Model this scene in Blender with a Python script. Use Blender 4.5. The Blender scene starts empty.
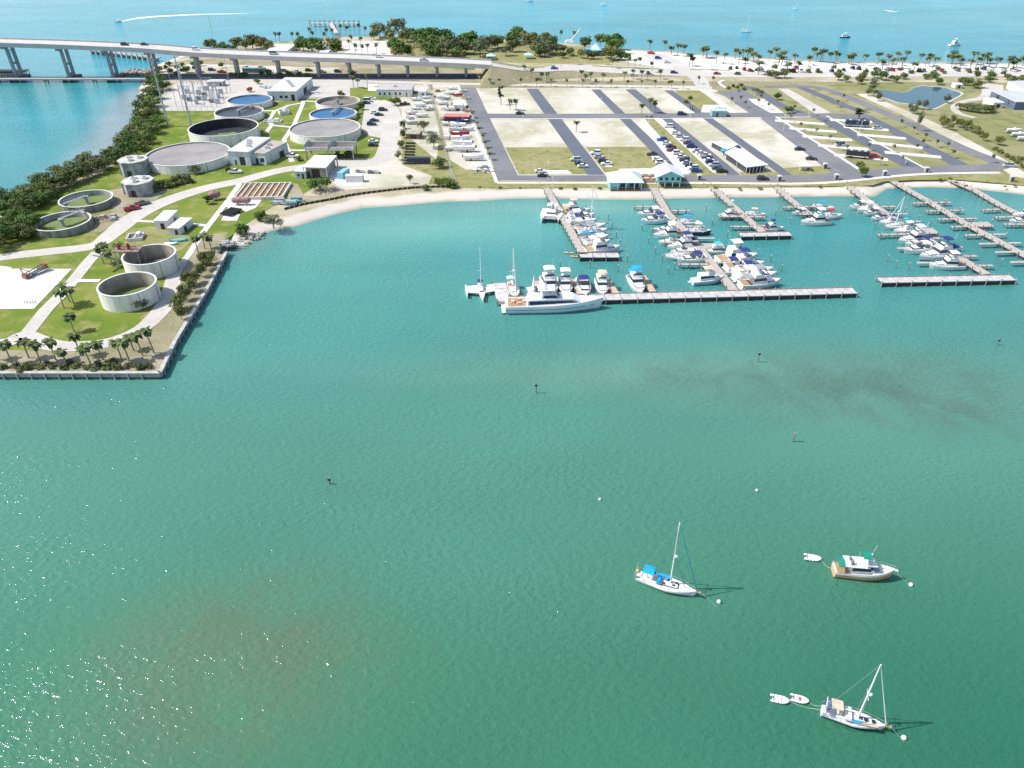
import bpy, bmesh, math, random
import numpy as np
from mathutils import Vector, Matrix
from mathutils.geometry import tessellate_polygon
random.seed(7)
R = math.radians
scene = bpy.context.scene
COL = scene.collection
# ---------------------------------------------------------------- camera
PITCH, FPX, CAMH = 34.4, 725.0, 100.0
cam = bpy.data.cameras.new('camera'); camo = bpy.data.objects.new('camera', cam); COL.objects.link(camo)
camo.location = (0, 0, CAMH); camo.rotation_euler = (R(90 - PITCH), 0, 0)
cam.sensor_width = 36; cam.lens = 36 * FPX / 1024; cam.clip_start = 1; cam.clip_end = 60000
scene.camera = camo
# ---------------------------------------------------------------- light
SUN_EL, SUN_AZ = 50.0, 90.0      # azimuth: degrees to the left of the viewing direction
sd = Vector((-math.sin(R(SUN_AZ)) * math.cos(R(SUN_EL)), math.cos(R(SUN_AZ)) * math.cos(R(SUN_EL)), math.sin(R(SUN_EL))))
sl = bpy.data.lights.new('sun', 'SUN'); sl.energy = 4.1; sl.angle = R(0.5); sl.color = (1.0, 0.965, 0.91)
so = bpy.data.objects.new('sun', sl); COL.objects.link(so); so.rotation_euler = sd.to_track_quat('Z', 'Y').to_euler()
so.location = (0, 0, 500)
w = bpy.data.worlds.new('World'); scene.world = w; w.use_nodes = True
nt = w.node_tree; bg = nt.nodes['Background']; sky = nt.nodes.new('ShaderNodeTexSky'); sky.sky_type = 'NISHITA'
sky.sun_disc = False; sky.sun_elevation = R(SUN_EL); sky.sun_rotation = R(-SUN_AZ); sky.air_density = 1.0; sky.dust_density = 1.5; sky.ozone_density = 1.0
nt.links.new(sky.outputs[0], bg.inputs[0]); bg.inputs[1].default_value = 0.15
scene.view_settings.view_transform = 'Standard'; scene.view_settings.look = 'None'
scene.view_settings.exposure = 0.36; scene.view_settings.gamma = 1; scene.view_settings.use_curve_mapping = False
scene.render.engine = 'CYCLES'
scene.cycles.max_bounces = 5; scene.cycles.diffuse_bounces = 2; scene.cycles.glossy_bounces = 2
scene.cycles.use_denoising = False
scene.cycles.sample_clamp_indirect = 4
# ---------------------------------------------------------------- where a point of the survey lies
_ct, _st = math.cos(R(PITCH)), math.sin(R(PITCH))
def ray(px, py):
    a = (px - 512) / FPX; b = (384 - py) / FPX
    return Vector((a, _ct + b * _st, -_st + b * _ct))
def P(px, py, z=1.5):
    d = ray(px, py); t = (z - CAMH) / d.z
    return Vector((d.x * t, d.y * t, z))
def PY(px, py, Y):
    d = ray(px, py); t = Y / d.y
    return Vector((d.x * t, Y, CAMH + d.z * t))
G = 1.5
# ---------------------------------------------------------------- materials
def lin(c):
    return tuple(((x / 255) / 12.92 if x / 255 <= .04045 else ((x / 255 + .055) / 1.055) ** 2.4) for x in c)
MATS = {}
def nd(nt, t, **k):
    n = nt.nodes.new(t)
    for a, b in k.items(): setattr(n, a, b)
    return n
def mat(name, c, rough=.6, var=.12, scale=.8, metal=0, c2=None, spec=.4, det=4, rnd=0, bump=0, coord='Object', lo=.35, hi=.65):
    """noise mottled surface: base colour c wandering to c2"""
    if name in MATS: return MATS[name]
    m = bpy.data.materials.new(name); m.use_nodes = True; t = m.node_tree; b = t.nodes['Principled BSDF']
    b.inputs['Roughness'].default_value = rough; b.inputs['Metallic'].default_value = metal
    b.inputs['Specular IOR Level'].default_value = spec
    tc = nd(t, 'ShaderNodeTexCoord'); nz = nd(t, 'ShaderNodeTexNoise'); nz.inputs['Scale'].default_value = scale
    nz.inputs['Detail'].default_value = det
    t.links.new(tc.outputs[coord], nz.inputs['Vector'])
    rp = nd(t, 'ShaderNodeValToRGB'); t.links.new(nz.outputs['Fac'], rp.inputs[0])
    a = tuple(max(0, x * (1 - var)) for x in c) if c2 is None else c
    bb = tuple(min(1, x * (1 + var)) for x in c) if c2 is None else c2
    rp.color_ramp.elements[0].position = lo; rp.color_ramp.elements[1].position = hi
    rp.color_ramp.elements[0].color = (*a, 1); rp.color_ramp.elements[1].color = (*bb, 1)
    out = rp.outputs[0]
    if rnd:
        oi = nd(t, 'ShaderNodeObjectInfo'); hs = nd(t, 'ShaderNodeHueSaturation')
        mr = nd(t, 'ShaderNodeMapRange'); mr.inputs[3].default_value = 1 - rnd; mr.inputs[4].default_value = 1 + rnd
        t.links.new(oi.outputs['Random'], mr.inputs[0]); t.links.new(mr.outputs[0], hs.inputs['Value'])
        mr2 = nd(t, 'ShaderNodeMapRange'); mr2.inputs[3].default_value = .5 - rnd * .05; mr2.inputs[4].default_value = .5 + rnd * .05
        ml = nd(t, 'ShaderNodeMath', operation='FRACT'); mm = nd(t, 'ShaderNodeMath', operation='MULTIPLY'); mm.inputs[1].default_value = 7.31
        t.links.new(oi.outputs['Random'], mm.inputs[0]); t.links.new(mm.outputs[0], ml.inputs[0]); t.links.new(ml.outputs[0], mr2.inputs[0])
        t.links.new(mr2.outputs[0], hs.inputs['Hue']); t.links.new(out, hs.inputs['Color']); out = hs.outputs[0]
    t.links.new(out, b.inputs['Base Color'])
    if bump:
        bp = nd(t, 'ShaderNodeBump'); bp.inputs['Strength'].default_value = bump; bp.inputs['Distance'].default_value = .3
        t.links.new(nz.outputs['Fac'], bp.inputs['Height']); t.links.new(bp.outputs[0], b.inputs['Normal'])
    MATS[name] = m
    return m
def ground_mat(name, c1, c2, c3, s1=.05, s2=.6, rough=.95, bal=.5, sharp=.12, speck=.12):
    """two noise scales: big patches of c1 / c2, small tufts of c3, plus fine grain"""
    if name in MATS: return MATS[name]
    m = bpy.data.materials.new(name); m.use_nodes = True; t = m.node_tree; b = t.nodes['Principled BSDF']
    b.inputs['Roughness'].default_value = rough; b.inputs['Specular IOR Level'].default_value = .15
    tc = nd(t, 'ShaderNodeTexCoord'); L = t.links.new
    def nz(s, d=5, dist=0):
        n = nd(t, 'ShaderNodeTexNoise'); n.inputs['Scale'].default_value = s; n.inputs['Detail'].default_value = d
        n.inputs['Distortion'].default_value = dist; L(tc.outputs['Object'], n.inputs['Vector']); return n
    def rmp(n, lo, hi):
        r = nd(t, 'ShaderNodeMapRange'); r.inputs[1].default_value = lo; r.inputs[2].default_value = hi; L(n.outputs['Fac'], r.inputs[0]); return r
    m1 = nd(t, 'ShaderNodeMix', data_type='RGBA'); m1.inputs[6].default_value = (*c1, 1); m1.inputs[7].default_value = (*c2, 1)
    L(rmp(nz(s1, 6, .4), bal - sharp, bal + sharp).outputs[0], m1.inputs[0])
    m2 = nd(t, 'ShaderNodeMix', data_type='RGBA'); m2.inputs[7].default_value = (*c3, 1); L(m1.outputs[2], m2.inputs[6])
    L(rmp(nz(s2, 5), .5, .68).outputs[0], m2.inputs[0])
    m3 = nd(t, 'ShaderNodeMix', data_type='RGBA', blend_type='MULTIPLY'); m3.inputs[0].default_value = 1
    g = rmp(nz(3.2, 3), .3, .7); g.inputs[3].default_value = 1 - speck * 1.6; g.inputs[4].default_value = 1 + speck
    cb = nd(t, 'ShaderNodeCombineColor')
    for i in range(3): L(g.outputs[0], cb.inputs[i])
    L(m2.outputs[2], m3.inputs[6]); L(cb.outputs[0], m3.inputs[7]); L(m3.outputs[2], b.inputs['Base Color'])
    MATS[name] = m
    return m
W = mat('white_gelcoat', (.80, .80, .79), .28, .03, 1.2)
W2 = mat('white_paint', (.74, .74, .72), .5, .06, .5)
OFFW = mat('cream_deck', (.70, .67, .60), .6, .06, 1)
GLASS = mat('dark_glass', (.03, .04, .055), .12, .1, 1, spec=.6)
BLACKM = mat('black_rubber', (.03, .03, .03), .7, .2, 3)
STEEL = mat('bare_metal', (.55, .56, .57), .35, .08, 2, metal=.6)
WOOD = mat('weathered_decking', (.42, .375, .335), .85, .2, 1.4, det=8)
PILE = mat('treated_pile', (.22, .185, .155), .85, .25, 2)
CONC = mat('pale_concrete', (.60, .575, .53), .85, .1, .35, det=8)
CONCW = mat('white_concrete', (.64, .62, .585), .85, .08, .3, det=8)
GREYC = mat('grey_concrete', (.36, .36, .35), .85, .22, .5, det=8)
def paint(n, c, r=.35): return mat('paint_' + n, c, r, .05, 2)
PAINT = {k: paint(k, c) for k, c in dict(white=(.78, .78, .77), silver=(.45, .47, .49), dark=(.035, .037, .042), navy=(.02, .04, .12), blue=(.03, .10, .35), red=(.40, .03, .03),
        purple=(.13, .03, .12), green=(.02, .10, .08), grey=(.16, .17, .18), tan=(.45, .36, .25), teal=(.04, .42, .42), brown=(.16, .08, .05), cyan=(.02, .38, .62), rust=(.26, .08, .045)).items()}
def cloth(n, c): return mat('canvas_' + n, c, .85, .1, 1.5)
CLOTH = {k: cloth(k, c) for k, c in dict(blue=(.02, .32, .62), navy=(.02, .04, .17), green=(.01, .24, .16), teal=(.03, .50, .48), tan=(.62, .48, .34), white=(.78, .78, .76), red=(.5, .04, .05), grey=(.3, .3, .32)).items()}
# ---------------------------------------------------------------- mesh builder
class MB:
    def __init__(s): s.v = []; s.f = []
    def add(s, vs, fs):
        o = len(s.v); s.v += [tuple(v) for v in vs]; s.f += [tuple(i + o for i in f) for f in fs]; return s
    def box(s, x0, x1, y0, y1, z0, z1, top=1.0, topy=None, M=None):
        """box, its upper face scaled by top / topy about the centre"""
        topy = top if topy is None else topy
        cx, cy = (x0 + x1) / 2, (y0 + y1) / 2; hx, hy = (x1 - x0) / 2, (y1 - y0) / 2
        vs = [(cx + a * hx * k, cy + b * hy * ky, z) for z, k, ky in ((z0, 1, 1), (z1, top, topy)) for a, b in ((-1, -1), (1, -1), (1, 1), (-1, 1))]
        if M: vs = [M @ Vector(v) for v in vs]
        return s.add(vs, [(3, 2, 1, 0), (4, 5, 6, 7), (0, 1, 5, 4), (1, 2, 6, 5), (2, 3, 7, 6), (3, 0, 4, 7)])
    def tube(s, p, q, r, r2=None, n=6, cap=True):
        p, q = Vector(p), Vector(q); d = (q - p); r2 = r if r2 is None else r2
        if d.length < 1e-6: return s
        d.normalize(); a = d.orthogonal().normalized(); b = d.cross(a); vs = []
        for c, rr in ((p, r), (q, r2)):
            for i in range(n):
                t = 2 * math.pi * i / n; vs.append(c + a * math.cos(t) * rr + b * math.sin(t) * rr)
        fs = [(i, (i + 1) % n, n + (i + 1) % n, n + i) for i in range(n)]
        if cap: fs += [tuple(range(n - 1, -1, -1)), tuple(range(n, 2 * n))]
        return s.add(vs, fs)
    def path(s, pts, r, n=5):
        for a, b in zip(pts[:-1], pts[1:]): s.tube(a, b, r, n=n)
        return s
    def prism(s, poly, z0, z1):
        n = len(poly); vs = [(x, y, z0) for x, y in poly] + [(x, y, z1) for x, y in poly]
        tr = tessellate_polygon([[Vector((x, y, 0)) for x, y in poly]])
        fs = [(i, (i + 1) % n, n + (i + 1) % n, n + i) for i in range(n)]
        fs += [tuple(n + i for i in t) for t in tr] + [tuple(reversed(t)) for t in tr]
        return s.add(vs, fs)
    def ring(s, r0, r1, z0, z1, n=48, cx=0, cy=0):
        """annular wall"""
        vs = []
        for r, z in ((r0, z0), (r0, z1), (r1, z1), (r1, z0)):
            vs += [(cx + r * math.cos(2 * math.pi * i / n), cy + r * math.sin(2 * math.pi * i / n), z) for i in range(n)]
        fs = []
        for k in range(4):
            a, b = k * n, ((k + 1) % 4) * n
            fs += [(a + i, b + i, b + (i + 1) % n, a + (i + 1) % n) for i in range(n)]
        return s.add(vs, fs)
    def disc(s, r, z, n=48, cx=0, cy=0):
        return s.add([(cx + r * math.cos(2 * math.pi * i / n), cy + r * math.sin(2 * math.pi * i / n), z) for i in range(n)], [tuple(range(n))])
    def ball(s, c, r, n=8, m=5, sz=1):
        vs = [(c[0], c[1], c[2] + r * sz)]
        for j in range(1, m):
            a = math.pi * j / m
            vs += [(c[0] + r * math.sin(a) * math.cos(2 * math.pi * i / n), c[1] + r * math.sin(a) * math.sin(2 * math.pi * i / n), c[2] + r * sz * math.cos(a)) for i in range(n)]
        vs.append((c[0], c[1], c[2] - r * sz)); fs = [(0, 1 + i, 1 + (i + 1) % n) for i in range(n)]
        for j in range(m - 2):
            a = 1 + j * n; fs += [(a + i, a + n + i, a + n + (i + 1) % n, a + (i + 1) % n) for i in range(n)]
        a = 1 + (m - 2) * n; fs += [(a + i, len(vs) - 1, a + (i + 1) % n) for i in range(n)]
        return s.add(vs, fs)
    def build(s, name, m, parent=None, smooth=False, fixn=True):
        me = bpy.data.meshes.new(name); me.from_pydata(s.v, [], s.f); me.materials.append(m)
        if fixn:
            bm = bmesh.new(); bm.from_mesh(me); bmesh.ops.recalc_face_normals(bm, faces=bm.faces); bm.to_mesh(me); bm.free()
        if smooth:
            me.polygons.foreach_set('use_smooth', [True] * len(me.polygons))
        o = bpy.data.objects.new(name, me); COL.objects.link(o)
        if parent: o.parent = parent
        return o
def tag(o, label=None, cat=None, group=None, kind=None):
    if label: o['label'] = label
    if cat: o['category'] = cat
    if group: o['group'] = group
    if kind: o['kind'] = kind
    return o
def thing(name, label, cat, group=None, loc=(0, 0, 0), rz=0):
    o = bpy.data.objects.new(name, None); COL.objects.link(o); o.location = loc; o.rotation_euler = (0, 0, rz)
    o.empty_display_size = .5
    return tag(o, label, cat, group)
def copy_tree(o, parent=None):
    c = o.copy(); COL.objects.link(c); c.parent = parent
    for ch in o.children: copy_tree(ch, c)
    return c
TPL = {}
USED = set()
def stamp(key, maker, label, cat, group, loc, rz=0, sc=1):
    """first use builds the thing, later uses copy it and its parts"""
    if key not in TPL:
        o = TPL[key] = maker()
    else:
        o = copy_tree(TPL[key])
    o.location = loc; o.rotation_euler = (0, 0, rz); o.scale = (sc, sc, sc) if not isinstance(sc, tuple) else sc
    if 'group' in o.keys() and not group: del o['group']
    return tag(o, label, cat, group)
UN = 'zero first second third fourth fifth sixth seventh eighth ninth tenth eleventh twelfth thirteenth fourteenth fifteenth sixteenth seventeenth eighteenth nineteenth'.split()
def o_(n):
    if n < 20: return UN[n]
    t = {2: 'twent', 3: 'thirt', 4: 'fort', 5: 'fift', 6: 'sixt', 7: 'sevent', 8: 'eight', 9: 'ninet'}[n // 10]
    return t + 'ieth' if n % 10 == 0 else t + 'y-' + UN[n % 10]
def posts(parent, name, locs, mb, m):
    """many equal parts of one thing: one mesh, a child for each place"""
    o = None
    for q in locs:
        if o is None: o = mb.build(name, m, parent); c = o
        else: c = o.copy(); COL.objects.link(c)
        c.location = q[:3]
        if len(q) > 3: c.rotation_euler = (0, 0, q[3])
# ---------------------------------------------------------------- sheets of ground
_lay = [0]
def lay(layer):
    _lay[0] += 1
    return layer * .02 + (_lay[0] % 12) * .0016
def sheet(name, px, layer, m, z=G, pts=None):
    pts = pts or [P(x, y, z) for x, y in px]
    zz = z + lay(layer)
    vs = [(p.x, p.y, zz) for p in pts]
    tr = tessellate_polygon([[Vector((v[0], v[1], 0)) for v in vs]])
    b = MB(); b.add(vs, tr); o = b.build(name, m, fixn=False)
    o.data.calc_loop_triangles()
    if len(o.data.polygons) and sum(p.normal.z for p in o.data.polygons) < 0: o.data.flip_normals()
    return tag(o, kind='structure')
def smooth_line(pts, n=6):
    """Catmull-Rom through the points"""
    if len(pts) < 3: return pts
    q = [pts[0] * 2 - pts[1]] + pts + [pts[-1] * 2 - pts[-2]]; out = []
    for i in range(1, len(q) - 2):
        for k in range(n):
            t = k / n; a, b, c, d = q[i - 1], q[i], q[i + 1], q[i + 2]
            out.append(.5 * ((2 * b) + (c - a) * t + (2 * a - 5 * b + 4 * c - d) * t * t + (3 * b - a - 3 * c + d) * t ** 3))
    return out + [pts[-1]]
def ribbon(name, px, width, layer, m, z=G, smooth=True, pts=None, thick=0, kind='structure'):
    pts = pts or [P(x, y, z) for x, y in px]
    if smooth: pts = smooth_line(pts)
    w = width if isinstance(width, (list, tuple)) else None
    L, Rr = [], []
    for i, p in enumerate(pts):
        d = (pts[min(i + 1, len(pts) - 1)] - pts[max(i - 1, 0)]); d.z = 0; d.normalize(); nn = Vector((-d.y, d.x, 0))
        if w:
            t = i / (len(pts) - 1) * (len(w) - 1); k = min(int(t), len(w) - 2); ww = w[k] + (w[k + 1] - w[k]) * (t - k)
        else: ww = width
        L.append(p + nn * ww / 2); Rr.append(p - nn * ww / 2)
    zz = lay(layer); b = MB(); n = len(pts)
    vs = [(q.x, q.y, q.z + zz) for q in L] + [(q.x, q.y, q.z + zz) for q in Rr]
    b.add(vs, [(n + i, n + i + 1, i + 1, i) for i in range(n - 1)])
    if thick:
        vs2 = [(x, y, zq - thick) for x, y, zq in vs]
        b.v += vs2; k = 2 * n
        b.f += [(i, i + 1, k + i + 1, k + i) for i in range(n - 1)] + [(n + i + 1, n + i, k + n + i, k + n + i + 1) for i in range(n - 1)]
        b.f += [(0, k, k + n, n), (n - 1, 2 * n - 1, k + 2 * n - 1, k + n - 1)]
    o = b.build(name, m, fixn=bool(thick))
    return tag(o, kind='structure') if kind else o
# ================================================================ WATER
def water_material():
    m = bpy.data.materials.new('sea_water'); m.use_nodes = True; t = m.node_tree; b = t.nodes['Principled BSDF']; L = t.links.new
    at = nd(t, 'ShaderNodeAttribute', attribute_name='wcol'); tc = nd(t, 'ShaderNodeTexCoord')
    at2 = nd(t, 'ShaderNodeAttribute', attribute_name='wpatch')
    n1 = nd(t, 'ShaderNodeTexNoise'); n1.inputs['Scale'].default_value = .085; n1.inputs['Detail'].default_value = 8; n1.inputs['Roughness'].default_value = .62; n1.inputs['Distortion'].default_value = .6
    L(tc.outputs['Object'], n1.inputs['Vector'])
    r1 = nd(t, 'ShaderNodeMapRange'); r1.inputs[1].default_value = .38; r1.inputs[2].default_value = .62; L(n1.outputs['Fac'], r1.inputs[0])
    sep = nd(t, 'ShaderNodeSeparateColor'); L(at2.outputs['Color'], sep.inputs[0])
    mm = nd(t, 'ShaderNodeMath', operation='MULTIPLY'); L(r1.outputs[0], mm.inputs[0]); L(sep.outputs[0], mm.inputs[1])
    mx = nd(t, 'ShaderNodeMix', data_type='RGBA'); L(mm.outputs[0], mx.inputs[0]); L(at.outputs['Color'], mx.inputs[6]); mx.inputs[7].default_value = (.072, .140, .105, 1)
    mb_ = nd(t, 'ShaderNodeMath', operation='MULTIPLY'); L(r1.outputs[0], mb_.inputs[0]); L(sep.outputs[1], mb_.inputs[1])
    mx0, mx = mx, nd(t, 'ShaderNodeMix', data_type='RGBA'); L(mb_.outputs[0], mx.inputs[0]); L(mx0.outputs[2], mx.inputs[6]); mx.inputs[7].default_value = (.102, .152, .086, 1)
    # slow cloudiness of the silt in the water
    n2 = nd(t, 'ShaderNodeTexNoise'); n2.inputs['Scale'].default_value = .012; n2.inputs['Detail'].default_value = 7; n2.inputs['Distortion'].default_value = .5
    mp = nd(t, 'ShaderNodeMapping'); mp.inputs['Scale'].default_value = (.6, 1.3, 1); mp.inputs['Rotation'].default_value = (0, 0, .5); L(tc.outputs['Object'], mp.inputs[0]); L(mp.outputs[0], n2.inputs['Vector'])
    r2 = nd(t, 'ShaderNodeMapRange'); r2.inputs[1].default_value = .3; r2.inputs[2].default_value = .7; r2.inputs[3].default_value = .88; r2.inputs[4].default_value = 1.12; L(n2.outputs['Fac'], r2.inputs[0])
    hs = nd(t, 'ShaderNodeHueSaturation'); L(mx.outputs[2], hs.inputs['Color']); L(r2.outputs[0], hs.inputs['Value'])
    L(hs.outputs[0], b.inputs['Base Color'])
    b.inputs['Roughness'].default_value = .075; b.inputs['IOR'].default_value = 1.33; b.inputs['Specular IOR Level'].default_value = .5
    # waves: ripples a few decimetres long on a light chop and a long swell, all running with the wind
    def wv(sc, rot, stretch, det, rough=.6):
        p = nd(t, 'ShaderNodeMapping'); p.inputs['Rotation'].default_value = (0, 0, rot); p.inputs['Scale'].default_value = (stretch, 1, 1)
        L(tc.outputs['Object'], p.inputs[0]); n = nd(t, 'ShaderNodeTexNoise'); n.inputs['Scale'].default_value = sc; n.inputs['Detail'].default_value = det
        n.inputs['Roughness'].default_value = rough; n.inputs['Distortion'].default_value = .3
        L(p.outputs[0], n.inputs['Vector']); return n
    a = wv(1.15, .45, .6, 3, .5); c = wv(.13, .35, .4, 3); d = wv(.02, .6, .5, 3)
    gu = wv(.035, .45, .35, 4, .6); gr = nd(t, 'ShaderNodeMapRange'); gr.inputs[1].default_value = .35; gr.inputs[2].default_value = .65; gr.inputs[3].default_value = WAVE[0] * .55; gr.inputs[4].default_value = WAVE[0] * 1.25; L(gu.outputs['Fac'], gr.inputs[0])
    s1 = nd(t, 'ShaderNodeMath', operation='MULTIPLY_ADD'); L(gr.outputs[0], s1.inputs[1]); L(a.outputs['Fac'], s1.inputs[0])
    s2 = nd(t, 'ShaderNodeMath', operation='MULTIPLY_ADD'); s2.inputs[1].default_value = WAVE[1]; L(c.outputs['Fac'], s2.inputs[0])
    s3 = nd(t, 'ShaderNodeMath', operation='MULTIPLY'); s3.inputs[1].default_value = WAVE[2]; L(d.outputs['Fac'], s3.inputs[0])
    L(s3.outputs[0], s2.inputs[2]); L(s2.outputs[0], s1.inputs[2])
    bp = nd(t, 'ShaderNodeBump'); bp.inputs['Strength'].default_value = 1; bp.inputs['Distance'].default_value = 1; L(s1.outputs[0], bp.inputs['Height']); L(bp.outputs[0], b.inputs['Normal'])
    return m
WAVE = (.35, .16, .30)
xs = np.concatenate([np.linspace(-25000, -1200, 14), np.arange(-1150, 1151, 7.0), np.linspace(1200, 25000, 14)])
ys = np.concatenate([np.linspace(-3000, -60, 6), np.arange(-55, 700, 6.0), np.linspace(710, 1600, 60), np.linspace(1700, 30000, 14)])
XX, YY = np.meshgrid(xs, ys)
def toY(py): return P(512, py, 0).y
ramp = [(900, (.040, .160, .098)), (768, (.044, .168, .104)), (650, (.052, .178, .113)), (540, (.062, .195, .133)), (450, (.070, .212, .155)), (384, (.062, .212, .172)), (260, (.046, .220, .210)), (200, (.045, .235, .235)),
        (120, (.025, .265, .305)), (50, (.040, .305, .385)), (20, (.055, .36, .45)), (0, (.07, .39, .49)), (-40, (.08, .40, .50))]
ry = np.array([toY(a) for a, _ in ramp]); rc = np.array([c for _, c in ramp])
colw = np.stack([np.interp(YY, ry, rc[:, i]) for i in range(3)], -1)
patch = np.zeros_like(XX); patchb = np.zeros_like(XX)
def blob(px, py, rx, ry_, ang, c=None, k=1.0, pt=0.0, pw=1.0, pb=0.0):
    global colw, patch, patchb
    c0 = P(px, py, 0); ex = (P(px + rx, py, 0) - c0).length; ey = abs(P(px, py + ry_, 0).y - P(px, py - ry_, 0).y) / 2
    dx = XX - c0.x; dy = YY - c0.y; a = R(ang); u = (dx * math.cos(a) + dy * math.sin(a)) / ex; v = (-dx * math.sin(a) + dy * math.cos(a)) / ey
    g = np.exp(-(u * u + v * v) ** pw)
    if c is not None: colw = colw * (1 - (k * g)[..., None]) + np.array(lin(c)) * (.58 if py > 70 else .62) * (k * g)[..., None]
    patch = np.maximum(patch, pt * g); patchb = np.maximum(patchb, pb * g)
for q in ((136, 93, 16, 8), (130, 104, 20, 9), (124, 116, 22, 10), (118, 129, 24, 11), (110, 143, 24, 12), (99, 157, 26, 10), (84, 168, 28, 8)): blob(*q, 0, (188, 198, 202), .8, 0, 1.3)   # pale sand bar beside the mangroves
blob(1060, 780, 380, 260, 10, (54, 128, 100), .85)  # vignette darkening of the near right corner painted into the water colour
blob(30, 90, 60, 12, 0, (84, 178, 172), .5)                     # deeper channel under the bridge
blob(230, 665, 120, 80, 0, (112, 146, 108), .8, 0, 1, .9)
blob(270, 620, 60, 40, 0, None, 0, .6)
blob(180, 700, 100, 60, 10, (104, 150, 116), .5, .7)
blob(260, 600, 90, 40, 30, (105, 152, 126), .35, .35)
blob(248, 705, 14, 26, 0, (84, 172, 128), .9)
blob(232, 735, 16, 26, 0, (84, 172, 128), .9)
blob(380, 480, 200, 40, 0, (100, 164, 144), .5)
blob(450, 560, 160, 50, 0, (88, 158, 136), .4)
blob(660, 374, 260, 20, 0, (130, 178, 154), .75, .25)
blob(850, 385, 190, 42, 0, (116, 164, 144), .7, .5, 1.3)
blob(885, 398, 110, 26, 0, (104, 154, 138), .4, 1.0, 1.3)
blob(740, 372, 150, 20, 0, None, 0, .6)
blob(960, 425, 60, 18, -10, (96, 152, 136), .3, .8)
blob(640, 395, 150, 12, -8, (118, 168, 148), .4, .2)
blob(300, 265, 90, 22, 25, (104, 186, 172), .6)
blob(430, 226, 150, 16, 4, (136, 204, 190), .8)
blob(330, 300, 120, 60, 0, (106, 188, 170), .45)
blob(560, 250, 120, 40, 0, (104, 182, 174), .35)
blob(420, 420, 260, 40, 10, (100, 172, 150), .4)
blob(600, 207, 200, 7, 0, (140, 200, 184), .75)
blob(870, 205, 180, 8, 0, (112, 182, 172), .5)
blob(245, 245, 26, 10, 40, (150, 170, 150), .6)
blob(215, 330, 60, 30, 60, (72, 160, 150), .4)
blob(205, 350, 40, 40, 0, (122, 190, 166), .35)
blob(60, 395, 160, 12, 0, (92, 166, 152), .4)
blob(820, 66, 320, 6, -1, (150, 196, 200), .75)                 # shallow surf off the gulf beach
blob(640, 58, 90, 7, -2, (150, 196, 200), .6)
blob(900, 20, 260, 8, 0, (104, 190, 204), .5)
nx, ny = len(xs), len(ys)
idx = np.arange(nx * ny).reshape(ny, nx)
fc = np.stack([idx[:-1, :-1], idx[:-1, 1:], idx[1:, 1:], idx[1:, :-1]], -1).reshape(-1, 4)
me = bpy.data.meshes.new('water'); me.from_pydata(np.stack([XX.ravel(), YY.ravel(), np.zeros(nx * ny)], -1).tolist(), [], fc.tolist())
for nm, arr in (('wcol', colw), ('wpatch', np.stack([patch, patchb, patch * 0], -1))):
    ca = me.color_attributes.new(nm, 'FLOAT_COLOR', 'POINT')
    ca.data.foreach_set('color', np.concatenate([np.clip(arr, 0, 1), np.ones((ny, nx, 1))], -1).astype(np.float32).ravel())
me.materials.append(water_material())
wo = bpy.data.objects.new('water', me); COL.objects.link(wo); tag(wo, kind='structure')
# ================================================================ TERRAIN
# coast: (px, py, kind) b = beach, w = wall, m = mangrove edge
coast = [(-260, 372, 'w'), (0, 374, 'w'), (161, 373.5, 'w'), (176, 342, 'w'), (208, 289, 'w'), (227, 253, 'w'), (231, 243, 'b'), (246, 246, 'b'), (258, 238, 'b'), (272, 231, 'b'), (300, 225, 'b'), (321, 219, 'b'), (340, 213, 'b'),
         (362, 209, 'b'), (395, 206, 'b'), (430, 202, 'b'), (480, 200.5, 'b'), (548, 198.5, 'b'), (650, 199.5, 'b'), (700, 198, 'b'), (790, 197.5, 'b'), (833, 196, 'b'), (873, 196, 'b'), (888, 189, 'b'), (915, 187.5, 'b'), (961, 188.5, 'b'), (1024, 195, 'b'), (1100, 214, 'b'),
         (1400, 260, 'b'), (1600, 150, 'b'), (1300, 78, 'b'), (1100, 66, 'b'), (1024, 63.5, 'b'), (930, 62.5, 'b'), (840, 62, 'b'), (770, 58, 'b'), (720, 56, 'b'), (670, 51.5, 'b'), (625, 49, 'b'), (590, 45, 'b'), (554, 43, 'b'), (515, 40, 'b'), (477, 38, 'b'), (440, 37, 'b'),
         (405, 36, 'b'), (370, 37, 'b'), (340, 37, 'b'), (310, 40, 'b'), (280, 42, 'b'), (245, 46, 'b'), (215, 49, 'b'), (190, 53, 'b'), (170, 60, 'b'), (150, 68, 'b'), (146, 73, 'b'), (148, 80, 'b'), (139, 88, 'b'),
         (140, 108, 'm'), (129, 130, 'm'), (118, 150, 'm'), (100, 166, 'm'), (62, 178, 'm'), (28, 194, 'm'), (0, 216, 'm'), (-80, 262, 'm'), (-260, 330, 'm')]
cp = [P(x, y, 0) for x, y, _ in coast]; kd = [k for *_, k in coast]
pts, kinds = [], []
for i in range(len(cp)):
    a, b = cp[i], cp[(i + 1) % len(cp)]; k = kd[i] if kd[i] == kd[(i + 1) % len(cp)] else 'b'
    n = max(1, int((b - a).length / 9))
    p0, p3 = cp[i - 1], cp[(i + 2) % len(cp)]
    for j in range(n):
        t = j / n
        if k == 'w' or kd[i] == 'w': q = a.lerp(b, t)
        else: q = .5 * ((2 * a) + (b - p0) * t + (2 * p0 - 5 * a + 4 * b - p3) * t * t + (3 * a - p0 - 3 * b + p3) * t ** 3)
        if k != 'w' and (b - a).length < 200:
            q = q + Vector((random.uniform(-.5, .5), random.uniform(-.9, .9), 0))
        pts.append(q); kinds.append(k)
n = len(pts)
area = sum(pts[i].x * pts[(i + 1) % n].y - pts[(i + 1) % n].x * pts[i].y for i in range(n))
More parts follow.
